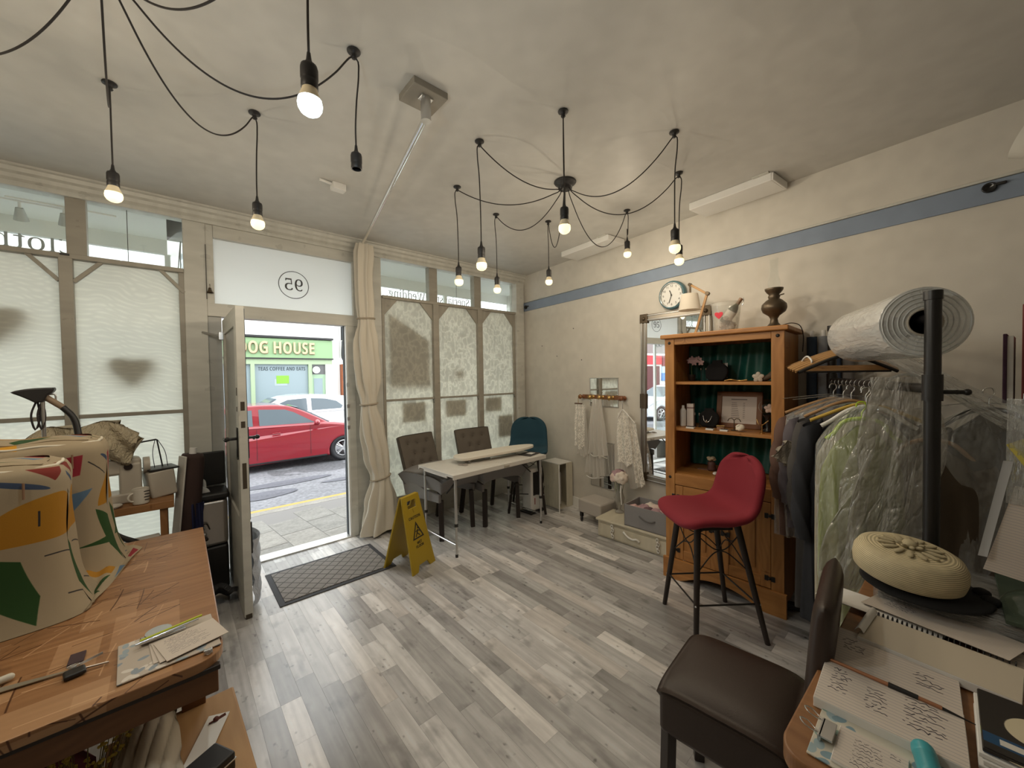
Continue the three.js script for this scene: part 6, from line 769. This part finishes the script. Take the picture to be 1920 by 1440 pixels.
for (let i = 0; i < 6; i++) { // spare hangers, bundled on the top rail
  const t = onRack('spare_wooden_hanger', ['spare wooden hanger nearest the bookcase on the top rail', 'second spare wooden hanger from the bookcase', 'third spare wooden hanger from the bookcase', 'fourth spare wooden hanger from the bookcase', 'fifth spare wooden hanger from the bookcase', 'spare dark hanger nearest the plastic roll'][i], 'hanger', 0.97 - i * 0.036, 1.675 - 0.155, -0.01, 'spare hangers on the top rail'); t.rotateY(0.09 * (i - 2)); t.position.y -= 0.006 * i; mesh('shoulder_bar', hangerGeo(0.23), i < 5 ? mat([0.48, 0.27, 0.11], 0.4) : K.black, t); mesh('trouser_bar', bar([0, 0.002, -0.2], [0, 0.002, 0.2], 0.005, 8), i < 5 ? mat([0.4, 0.22, 0.09], 0.4) : K.black, t); mesh('hook', hookGeo, K.chrome, t);
}
tag(mesh('white_hanger_tie', tube([rk(0.96, 1.55, -0.17), rk(0.87, 1.58, -0.165), rk(0.79, 1.55, -0.16), rk(0.87, 1.53, -0.155)], 0.005, 30, 6, true), K.white, scene), 'white tie binding the spare hangers', 'tie');
// a garment: closed shell hung from a hanger; local x is its thickness, z its width
function shellCloth(w, top, len, thick, folds, flare, seedv, neck = 0.06) {
  return sheet((u, v) => { const a = u * 6.283, d = 1 - v, c = Math.cos(a), s = Math.sin(a), sho = Math.min(1, d / 0.16), half = neck + (w - neck) * Math.sqrt(Math.min(1, sho)) + flare * d, wob = 1 + 0.06 * Math.sin(a * folds + seedv + d * 3) * Math.min(1, d * 3); return [c * (0.012 + thick * Math.min(1, d * 5)) * (1 + 0.35 * Math.sin(a * folds * 2 + seedv * 2 + d * 5) * d), top - len * d - 0.06 * Math.pow(Math.abs(s), 2) * (d < 0.2 ? 1 - d * 4 : 0.15), s * half * wob]; }, 72, 36);
}
function garment(name, label, cat, t, m, o = {}) {
  const { w = 0.22, len = 0.95, thick = 0.04, folds = 5, flare = 0.02, hanger = 'wood', p = 0, top = 1.325, sleeve = true, drop = 0.5 } = o;
  const g = onRack(name, label, cat, t, 0, p); const hm = { wood: mat([0.45, 0.26, 0.12], 0.4), lime: mat([0.50, 0.72, 0.03], 0.35), yellow: mat([0.62, 0.42, 0.08], 0.4), white: K.white, black: K.black }[hanger];
  mesh('body', shellCloth(w, top, len, thick, folds, flare, t * 9), m, g);
  if (sleeve) for (const sz of [-1, 1]) mesh('sleeve', sheet((u, v) => { const a = u * 6.283, d = 1 - v, r = 0.058 - 0.016 * d; return [Math.cos(a) * r * 0.7 - 0.03 * d, top - 0.085 - drop * d + r * 0.4 * Math.sin(a) * (1 - d), sz * (w - 0.02 + 0.055 * Math.sin(d * 2.2)) + Math.sin(a) * r * 0.75 + 0.006 * Math.sin(d * 20 + a * 3)]; }, 24, 24), m, g);
  const h = mesh('hanger', merge(hangerGeo(w - 0.01)).scale(hanger === 'lime' ? 1.5 : 1, 1, 1).translate(0, top - 0.075 + (hanger === 'lime' ? 0.012 : 0), 0), hm, g); mesh('hook', hookGeo.clone().translate(0, top - 0.075, 0), hanger === 'lime' ? hm : K.chrome, h);
  return g;
}
const cloth = (c, o = {}) => mat(c, 0.9, { bumpMap: T.weave, bumpScale: 0.0004, side: THREE.DoubleSide, ...o });
garment('brown_jacket', 'brown jacket in clear cover nearest the bookcase', 'jacket', 0.97, cloth([0.15, 0.085, 0.065]), { len: 0.8, w: 0.24, p: -0.02 });
garment('purple_jacket', 'purple grey jacket in clear cover second from bookcase', 'jacket', 0.88, cloth([0.115, 0.10, 0.115]), { len: 0.72, w: 0.23 });
garment('grey_trouser_suit', 'long mid grey suit between purple jacket and navy coat', 'suit', 0.76, cloth([0.075, 0.07, 0.068]), { len: 1.12, w: 0.21, drop: 0.56 });
garment('navy_coat', 'long dark navy coat hanging in the middle of the rack', 'coat', 0.57, cloth([0.024, 0.026, 0.033]), { len: 1.08, w: 0.225, hanger: 'yellow', thick: 0.05, drop: 0.58 });
garment('beige_shirt', 'long pale beige shirt hanging on the rack', 'shirt', 0.36, cloth([0.42, 0.38, 0.29]), { len: 1.2, w: 0.17, hanger: 'white', thick: 0.035, p: -0.06, sleeve: false });
garment('pale_lime_dress', 'pale dress with lime lining on a lime hanger', 'dress', 0.25, cloth([0.38, 0.43, 0.14]), { len: 1.12, w: 0.13, hanger: 'lime', sleeve: false, thick: 0.03, p: -0.11, top: 1.27 });
garment('brown_tweed_coat', 'brown coat low behind the near rack post', 'coat', 0.30, cloth([0.10, 0.075, 0.052]), { len: 0.85, w: 0.15, thick: 0.05, p: 0.12, top: 1.20 });
garment('black_evening_coat', 'wide black coat at the right of the rack', 'coat', 0.34, cloth([0.014, 0.014, 0.013]), { len: 1.1, w: 0.17, thick: 0.05, p: 0.30, hanger: 'black' });
{ // clear covers over garments
  const c = (label, t, w, len, thick, p, fl, sd) => { const g = onRack('clear_garment_cover', label, 'garment cover', t, 0, p); mesh('film', shellCloth(w, 1.36, len, thick, 6, fl, sd, 0.05), K.poly, g); mesh('heat_seal', tube([[0, 1.335, -w * 0.9], [0, 1.362, -0.03], [0, 1.362, 0.03], [0, 1.335, w * 0.9]], 0.0025, 24, 5), K.poly, g); };
  c('clear cover over the brown jacket', 0.97, 0.27, 0.84, 0.06, -0.02, 0.0, 1.3); c('clear cover over the purple jacket', 0.88, 0.255, 0.58, 0.055, 0, 0.01, 2.1); c('clear cover over the lime dress', 0.25, 0.15, 0.95, 0.06, -0.11, 0.0, 4.2); c('wide clear cover over the black coat', 0.34, 0.22, 1.0, 0.08, 0.28, 0.06, 0.4);
  const bb = onRack('clear_garment_cover', 'empty clear cover bunched beside the near rack post', 'garment cover', 0.14, 0, -0.02); mesh('film', sheet((u, v) => { const a = u * 6.283, d = 1 - v, w = 0.075 + 0.035 * Math.sin(d * 3.1) + 0.01 * Math.sin(a * 3), f = 1 + 0.28 * Math.sin(a * 6 + d * 5) + 0.12 * Math.sin(a * 11 - d * 9); return [0.035 * Math.cos(a) * f, 1.47 - 0.86 * d, Math.sin(a) * w * f - 0.16 * d * d]; }, 80, 50), mat([0.84, 0.83, 0.80], 0.1, { transmission: 0.8, thickness: 0, ior: 1.6, bumpMap: T.crinkle, bumpScale: 0.02 }), bb); mesh('gathered_neck', tube([[0, 1.46, -0.05], [0, 1.48, 0], [0, 1.46, 0.06]], 0.006, 12, 6), K.poly, bb);
  const k = onRack('wrapped_packet', 'small crumpled clear packet hanging at rack left', 'packet', 0.80, 0.98, -0.29); mesh('packet', slab((u, v) => [0.02 * Math.sin(u * 3.14) * Math.sin(v * 3.14) + 0.006 * Math.sin(u * 17 + v * 13), 0.12 * v, 0.11 * (u - 0.5)], 0.02, 16, 16).rotateX(0.6), mat([0.62, 0.56, 0.46], 0.2, { transmission: 0.5, thickness: 0, bumpMap: T.crinkle, bumpScale: 0.01 }), k);
}
{ // fabric rolls standing against the wall behind the bookcase
  for (const [i, c, l] of [[0, [0.05, 0.075, 0.12], 'tall navy fabric roll nearest the bookcase side'], [1, [0.30, 0.31, 0.33], 'tall grey fabric roll between navy and blue rolls'], [2, [0.075, 0.10, 0.16], 'tall slate blue fabric roll by the rack'], [3, [0.24, 0.23, 0.23], 'tall pale grey fabric roll furthest from bookcase']]) { const z = -0.585 + i * 0.062, t = thing('fabric_roll', l, 'fabric roll', [wallX(z) - 0.055, 0, z], 0, 'fabric rolls against the right wall'); mesh('roll', cyl(0.028, 0.028, 1.70, 0, 0.02, 0, 16), cloth(c), t); mesh('core', cyl(0.012, 0.012, 1.76, 0, 0, 0, 10), K.paper, t); }
}
// ---------- brown leather chair and desk ----------
{
  const t = thing('brown_leather_chair', 'dark brown leather dining chair in front of the desk', 'chair', [1.35, 0, -0.455], Math.PI + 0.09), lm = mat([0.030, 0.017, 0.012], 0.42, { bumpMap: T.leather, bumpScale: 0.0006 });
  mesh('seat', slab((u, v) => { const a = (u - 0.5) * 2, b = (v - 0.5) * 2; return [a * 0.185 * (1 - 0.02 * Math.pow(Math.abs(b), 8)), 0.505 - 0.02 * Math.pow(Math.abs(a), 6) - 0.02 * Math.pow(Math.abs(b), 6) + 0.006 * (1 - a * a) * (1 - b * b), -b * 0.18]; }, 0.03, 20, 20), lm, t); mesh('seat_box', box(0.362, 0.15, 0.355, 0, 0.408, 0, 0.022), lm, t);
  mesh('backrest', padded((u, v) => { const a = (0.5 - u) * 2, y = 0.36 + 0.55 * v; return [a * (0.19 - 0.012 * Math.pow(v, 6)), y, -0.205 - 0.04 * v]; }, 0.055, 14, 20), lm, t);
  for (const sx of [-1, 1]) { mesh('leg', beam([sx * 0.155, 0.36, 0.15], [sx * 0.16, 0, 0.158], 0.036, 0.036), K.darkWood, t); mesh('leg', beam([sx * 0.155, 0.36, -0.165], [sx * 0.16, 0, -0.2], 0.036, 0.036), K.darkWood, t); }
}
{
  const t = thing('writing_desk', 'brown wooden desk covered in notebooks at lower right', 'desk', [0, 0, 0]);
  const s = new THREE.Shape(); s.moveTo(0.93, -0.213); s.lineTo(2.02, -0.175); s.lineTo(2.02, 0.85); s.lineTo(0.88, 0.85); s.lineTo(0.88, -0.165); s.quadraticCurveTo(0.88, -0.21, 0.93, -0.213);
  mesh('top', uvm(ext(s, 0.03, 0.004).rotateX(Math.PI / 2).translate(0, 0.752, 0), 'z'), mat([0.78, 0.70, 0.62], 0.4, { map: T.desk }), t); for (const [x, z] of [[0.94, -0.12], [1.96, -0.1], [0.94, 0.78], [1.96, 0.78]]) mesh('leg', uvm(bx(x - 0.03, x + 0.03, 0, 0.72, z - 0.03, z + 0.03), 'y'), K.deskWood, t);
  mesh('edge_band', uvm(ext(poly([[0.876, 0.72], [0.879, 0.72], [0.879, 0.75], [0.876, 0.75]]), 0.98).translate(0.0, 0, -0.14)), K.ply, t); mesh('apron', uvm(bx(0.93, 1.98, 0.64, 0.72, -0.15, -0.13), 'x'), K.deskWood, t); mesh('apron', uvm(bx(0.92, 0.94, 0.64, 0.72, -0.13, 0.8), 'z'), K.deskWood, t);
}
const DY = 0.757;
function ruled(sd, cols, w = 512, h = 512, lineStep = 18, ink = '#221e28') {
  return canvas(w, h, (c) => { c.fillStyle = '#d3c8bd'; c.fillRect(0, 0, w, h); c.strokeStyle = 'rgba(80,85,115,.6)'; c.lineWidth = 1; for (let y = 20; y < h; y += lineStep) { c.beginPath(); c.moveTo(0, y); c.lineTo(w, y); c.stroke(); }
    c.strokeStyle = ink; c.lineWidth = 2.6; for (const [x0, y0, n, wid] of cols) for (let l = 0; l < n; l++) { let x = x0 + 10 * hash(l, 4, sd), y = y0 + l * lineStep; c.beginPath(); c.moveTo(x, y); const end = x + wid * (0.5 + 0.5 * hash(l, 2, sd)); while (x < end) { x += 4 + 5 * hash(Math.round(x), l, sd); c.lineTo(x, y + 12 * (hash(Math.round(x), l + 9, sd) - 0.65)); if (hash(Math.round(x), l + 3, sd) > 0.84) { x += 9; c.moveTo(x, y); } } c.stroke(); } });
}
// a pad of paper lying flat: local x = page height (away from the viewer), z = page width
function pad(g, x0, x1, z0, z1, y0, y1, map, name) { const p = mesh(name, box(x1 - x0, y1 - y0, z1 - z0, (x0 + x1) / 2, (y0 + y1) / 2, (z0 + z1) / 2, 0.0015), K.paper, g); const q = mesh('written_page', new THREE.PlaneGeometry(z1 - z0 - 0.002, x1 - x0 - 0.002).rotateX(-Math.PI / 2).rotateY(-Math.PI / 2).translate((x0 + x1) / 2, y1 + 0.0004, (z0 + z1) / 2), mat([1, 1, 1], 0.8, { map }), p); return p; }
{
  const nb = thing('ruled_notepad', 'open ruled notepad with handwriting in the desk middle', 'notebook', [1.045, DY, -0.19], 0.03);
  pad(nb, 0, 0.165, 0, 0.225, 0, 0.022, ruled(5, [[24, 40, 9, 46], [110, 70, 8, 52], [196, 36, 10, 90]], 320, 240, 15), 'near_page_block'); pad(nb, 0.168, 0.355, -0.004, 0.225, 0, 0.014, ruled(9, [[30, 60, 5, 56], [216, 110, 5, 66]], 320, 240, 15), 'far_page_block');
  const pn = thing('paintbrush_pen', 'copper and black pen lying in the notepad fold', 'pen', [1.205, DY + 0.026, -0.20], -Math.PI / 2 + 0.06); const cu = mat([0.42, 0.19, 0.10], 0.35, { metalness: 0.4 });
  pn.rotation.y = -Math.PI / 2 - 0.03; mesh('barrel', bar([0, 0, 0], [0.12, 0.0, 0], 0.0035, 10, 0.0045), cu, pn); mesh('grip', bar([0.118, 0, 0], [0.165, 0, 0], 0.006, 10, 0.005), K.black, pn); mesh('ferrule', bar([0.165, 0, 0], [0.2, 0, 0], 0.004, 10), cu, pn); mesh('tip', bar([0.2, 0, 0], [0.245, -0.004, 0], 0.003, 8, 0.001), K.black, pn);
  const sp = thing('spiral_notebook', 'thick spiral notebook with blank page behind the notepad', 'notebook', [1.37, DY + 0.003, -0.155], -0.10); pad(sp, 0.0, 0.16, 0, 0.27, 0, 0.02, canvas(64, 64, (c) => { c.fillStyle = '#c6bba9'; c.fillRect(0, 0, 64, 64); }), 'page_block');
  mesh('back_leaf', box(0.11, 0.003, 0.28, 0.225, 0.012, 0.0, 0.001), K.paper, sp); mesh('curled_leaf', slab((u, v) => [0.02 + 0.15 * v, 0.023 + 0.012 * Math.sin(u * 3.1), -0.01 + 0.02 * u], 0.001, 8, 8), K.paper, sp); for (let i = 0; i < 26; i++) mesh('wire_ring', new THREE.TorusGeometry(0.008, 0.0013, 5, 12).translate(0.168, 0.018, 0.012 + i * 0.0098), K.black, sp);
  const s2 = thing('large_spiral_notebook', 'large white spiral notebook at the right edge of desk', 'notebook', [1.44, DY, 0.04], 0.02); pad(s2, 0, 0.37, 0.03, 0.4, 0, 0.012, ruled(14, [[20, 50, 8, 80], [130, 90, 6, 70]], 288, 288, 16), 'page_block'); for (let i = 0; i < 22; i++) mesh('wire_ring', new THREE.TorusGeometry(0.007, 0.0012, 5, 12).translate(-0.002, 0.008, 0.05 + i * 0.0155), K.steel, s2);
  const ls = thing('loose_letter', 'loose handwritten letter sheet beyond the spiral notebook', 'paper', [1.585, DY + 0.012, -0.17], -0.3); mesh('sheet', slab((u, v) => [0.15 * v, 0.012 * u * (1 - v) + 0.01, 0.29 * u], 0.001, 10, 10), mat([1, 1, 1], 0.8, { map: ruled(21, [[60, 100, 5, 120]], 512, 256) }), ls);
  const cb = thing('spotted_clipboard', 'pale blue spotted clipboard with a pinned note', 'clipboard', [0.893, DY, -0.175], 0.0);
  const spots = canvas(256, 256, (c) => { c.fillStyle = '#cfc9ba'; c.fillRect(0, 0, 256, 256); for (let i = 0; i < 26; i++) { c.fillStyle = ['#7f9aa6', '#9fb3b9', '#8aa39a'][i % 3]; c.beginPath(); c.ellipse(256 * hash(i, 1, 15), 256 * hash(i, 2, 15), 17, 11, i, 0, 7); c.fill(); } });
  mesh('board', uvm(box(0.15, 0.004, 0.36, 0.085, 0.002, 0.18, 0.002)).rotateY(0), mat([1, 1, 1], 0.5, { map: (() => { spots.repeat.set(5, 5); return spots; })() }), cb); pad(cb, 0.02, 0.125, 0.035, 0.135, 0.004, 0.009, ruled(31, [[60, 50, 9, 120], [190, 30, 2, 40]], 256, 256, 21), 'note_block'); mesh('bulldog_clip', [box(0.055, 0.004, 0.022, 0.08, 0.016, 0.022, 0.001).rotateZ(0.0), box(0.055, 0.012, 0.006, 0.08, 0.012, 0.012, 0.001)], K.steel, cb); for (const k of [0.06, 0.1]) mesh('clip_loop', tube([[k, 0.016, 0.012], [k - 0.008, 0.024, -0.01], [k, 0.028, -0.02], [k + 0.008, 0.024, -0.01], [k, 0.016, 0.012]], 0.0015, 20, 5), K.chrome, cb);
  pad(cb, 0.03, 0.13, 0.15, 0.24, 0.004, 0.007, ruled(37, [[120, 120, 6, 160]], 256, 256), 'blue_note');
  const er = thing('teal_highlighter', 'teal stubby highlighter at the bottom desk edge', 'highlighter', [0.985, DY, -0.012], 0.2); mesh('body', new THREE.CapsuleGeometry(0.017, 0.04, 6, 14).rotateZ(Math.PI / 2).translate(0.02, 0.024, 0), mat([0.05, 0.33, 0.38], 0.4), er); mesh('cap', new THREE.CapsuleGeometry(0.0175, 0.012, 6, 14).rotateZ(Math.PI / 2).translate(0.05, 0.024, 0), mat([0.06, 0.38, 0.44], 0.35), er);
  const mg = thing('stacked_magazines', 'stack of magazines with blue and lime cover on desk', 'magazines', [1.10, DY, 0.045], 0.0); const mc = canvas(256, 256, (c) => { c.fillStyle = '#2b2724'; c.fillRect(0, 0, 256, 256); c.fillStyle = '#1f4a70'; c.fillRect(0, 190, 256, 40); c.fillStyle = '#d8cdb0'; c.beginPath(); c.ellipse(70, 120, 40, 60, 0.2, 0, 7); c.fill(); c.fillStyle = '#a7c23a'; c.fillRect(170, 30, 30, 90); c.fillStyle = '#d8d4cc'; c.fillRect(20, 200, 60, 22); c.fillStyle = '#efe9df'; for (let i = 0; i < 5; i++) c.fillRect(120, 60 + i * 26, 26, 6); });
  for (let i = 0; i < 4; i++) mesh('magazine', box(0.2, 0.009, 0.26, 0.1 + 0.004 * i, 0.0045 + i * 0.0095, 0.13 + 0.005 * (i % 2), 0.002), i === 3 ? mat([1, 1, 1], 0.35, { map: mc }) : K.paper, mg);
  const mg2 = mesh('cover_print', new THREE.PlaneGeometry(0.256, 0.196).rotateX(-Math.PI / 2).rotateY(-Math.PI / 2).translate(0.112, 0.0385, 0.135), mat([1, 1, 1], 0.35, { map: mc }), mg);
  tag(mesh('loose_strip', box(0.1, 0.001, 0.2, 1.02, DY + 0.0006, 0.17, 0).rotateY(0), K.paper, scene), 'loose strip of paper at the near desk corner', 'paper');
}
{ // hat, wrapped pile
  const pl = thing('wrapped_fabric_pile', 'grey fabric pile wrapped in plastic under the hat', 'fabric pile', [1.66, DY, -0.14], 0.0); mesh('folded_fabric', box(0.34, 0.055, 0.72, 0.17, 0.028, 0.36, 0.015), cloth([0.19, 0.18, 0.17]), pl); mesh('plastic_wrap', box(0.35, 0.06, 0.74, 0.17, 0.032, 0.36, 0.016), K.poly, pl); mesh('green_folder', box(0.36, 0.012, 0.5, 0.16, 0.068, 0.5, 0.002), mat([0.05, 0.075, 0.05], 0.6), pl);
  tag(mesh('green_cutting_mat', box(0.05, 0.012, 0.75, 1.628, DY + 0.006, 0.2, 0.002), mat([0.03, 0.06, 0.035], 0.6), scene), 'dark green cutting mat edge before the wrapped pile', 'cutting mat');
  const bh = thing('black_hat', 'black brimmed hat beneath the cream hat', 'hat', [1.73, DY + 0.062, -0.045], 0); mesh('brim', lathe([[0.0001, 0.0], [0.14, 0.0], [0.145, 0.004], [0.138, 0.01], [0.10, 0.014], [0.095, 0.05], [0.0001, 0.055]], 40), cloth([0.008, 0.008, 0.009]), bh); mesh('bow', [ball(0.02, 0.05, 0.02, 0.12, 10).scale(1, 0.7, 1), ball(0.022, 0.02, 0.014, 0.135, 10).scale(1, 0.6, 1)], cloth([0.01, 0.01, 0.011]), bh);
  const h = thing('cream_straw_hat', 'cream woven occasion hat with raised leaf pattern', 'hat', [1.72, DY + 0.098, -0.08], 0.3); h.rotateZ(0.10); h.rotateX(0.06);
  const straw = tex(256, 256, (u, v) => { const t = 0.8 + 0.12 * Math.sin(v * 6.283 * 30) + 0.08 * (fbm(u, v, 40, 10, 2, 301) - 0.5); return [t, t * 0.96, t * 0.86]; }), sm = mat([0.92, 0.86, 0.70], 0.7, { map: straw, bumpMap: straw, bumpScale: 0.001 });
  mesh('crown', lathe([[0.118, 0.0], [0.126, 0.006], [0.13, 0.03], [0.128, 0.055], [0.118, 0.075], [0.10, 0.084], [0.06, 0.088], [0.0001, 0.09]], 56), sm, h);
  const lf = []; for (let i = 0; i < 14; i++) { const a = i * 0.449; lf.push(new THREE.SphereGeometry(0.02, 8, 6).scale(0.45, 0.22, 1.25).rotateY(a).translate(Math.sin(a) * 0.055, 0.091, Math.cos(a) * 0.055)); } for (let i = 0; i < 8; i++) { const a = i * 0.785; lf.push(new THREE.SphereGeometry(0.014, 8, 6).scale(0.5, 0.4, 1.2).rotateX(-0.4).rotateY(a).translate(Math.sin(a) * 0.02, 0.096, Math.cos(a) * 0.02)); } mesh('raised_leaves', lf, sm, h).userData.kind = 'stuff'; mesh('button', new THREE.SphereGeometry(0.018, 14, 10).scale(1, 0.7, 1).translate(0, 0.1, 0), sm, h);
  const gb = thing('glass_bauble', 'clear glass bauble at the right edge of desk', 'bauble', [1.72, DY + 0.07, 0.17]); mesh('dome', new THREE.SphereGeometry(0.07, 24, 16, 0, 6.283, 0, 1.57), K.clear, gb); mesh('sparkle', ball(0.008, 0, 0.03, 0, 8), K.chrome, gb);
}
{ // papers hung at the right edge, books and shade on the wall
  const hp = thing('hanging_order_sheet', 'lined order sheet hanging by clips at right edge', 'paper', [1.62, 0, 0.105], -Math.PI / 2); const lt = ruled(41, [[180, 110, 4, 200]], 256, 512, 16);
  mesh('sheet', slab((u, v) => [-0.02 + 0.2 * u + 0.05 * (v - 0.3), 0.96 + 0.235 * v - 0.03 * u, 0.01 * Math.sin(v * 3)], 0.001, 8, 12), mat([1, 1, 1], 0.8, { map: lt }), hp); mesh('clear_sleeve', slab((u, v) => [0.0 + 0.12 * u, 1.15 + 0.27 * v, 0.012 + 0.006 * Math.sin(v * 9 + u * 5)], 0.001, 10, 14), K.poly, hp); mesh('yellow_tag', ext(poly([[0.0, 1.30], [0.05, 1.335], [0.09, 1.30], [0.075, 1.22], [0.05, 1.21]]), 0.001).translate(0.0, 0.0, 0.006), mat([0.62, 0.52, 0.10], 0.6), hp); mesh('chrome_clip', [box(0.05, 0.02, 0.012, 0.05, 1.425, 0.008, 0.004), bar([0.04, 1.425, 0], [0.04, 1.46, 0], 0.004, 8)], K.chrome, hp); mesh('tape_measure', slab((u, v) => [-0.045 + 0.016 * u + 0.04 * v, 1.0 + 0.26 * v, 0.02], 0.001, 2, 10), mat([0.45, 0.45, 0.45], 0.4), hp); mesh('hook_wire', bar([0.05, 1.43, 0], [0.3, 1.44, 0], 0.002, 6), K.chrome, hp);
  const sf = thing('wall_shelf', 'narrow wooden shelf on the right wall at frame edge', 'shelf', RW(4.35, 1.33, 0), RWT); mesh('board', uvm(box(0.9, 0.02, 0.5, 0.36, 0, 0.25, 0.003)), K.ply, sf);
  for (const [i, c, hgt, l] of [[0, [0.20, 0.035, 0.03], 0.42, 'tall red folder at the left end of shelf'], [1, [0.10, 0.10, 0.06], 0.47, 'olive folder behind the red folder'], [2, [0.06, 0.02, 0.05], 0.3, 'plum serrated swatch book beside the red folder']]) { const p = RW(3.98 + i * 0.035 + (i === 2 ? -0.12 : 0), 1.345, 0.44); const b = thing('pattern_folder', l, 'folder', [p[0], p[1], p[2]], RWT, 'pattern folders on the wall shelf'); mesh('cover', box(0.012, hgt, 0.22, 0, hgt / 2, -0.1, 0.003), mat(c, 0.6), b); mesh('pages', box(0.018, hgt - 0.02, 0.21, 0.014, hgt / 2, -0.1, 0.001), K.paper, b); }
  const ws = onWall('white_drum_shade', 'white drum lampshade at top right edge', 'lampshade', 4.06, 2.52, 0.2); ws.rotateZ(-0.5); mesh('drum', new THREE.CylinderGeometry(0.105, 0.095, 0.2, 36, 1, true).rotateZ(Math.PI / 2), mat([0.7, 0.68, 0.62], 0.8, { side: THREE.DoubleSide }), ws); mesh('inner_lining', new THREE.CylinderGeometry(0.1, 0.09, 0.198, 36, 1, true).rotateZ(Math.PI / 2), mat([0.13, 0.11, 0.08], 0.9, { side: THREE.DoubleSide }), ws); mesh('bracket', bar([0.05, 0, 0], [0.05, 0, -0.18], 0.012, 8), K.black, ws);
}
renderer.render(scene, camera);
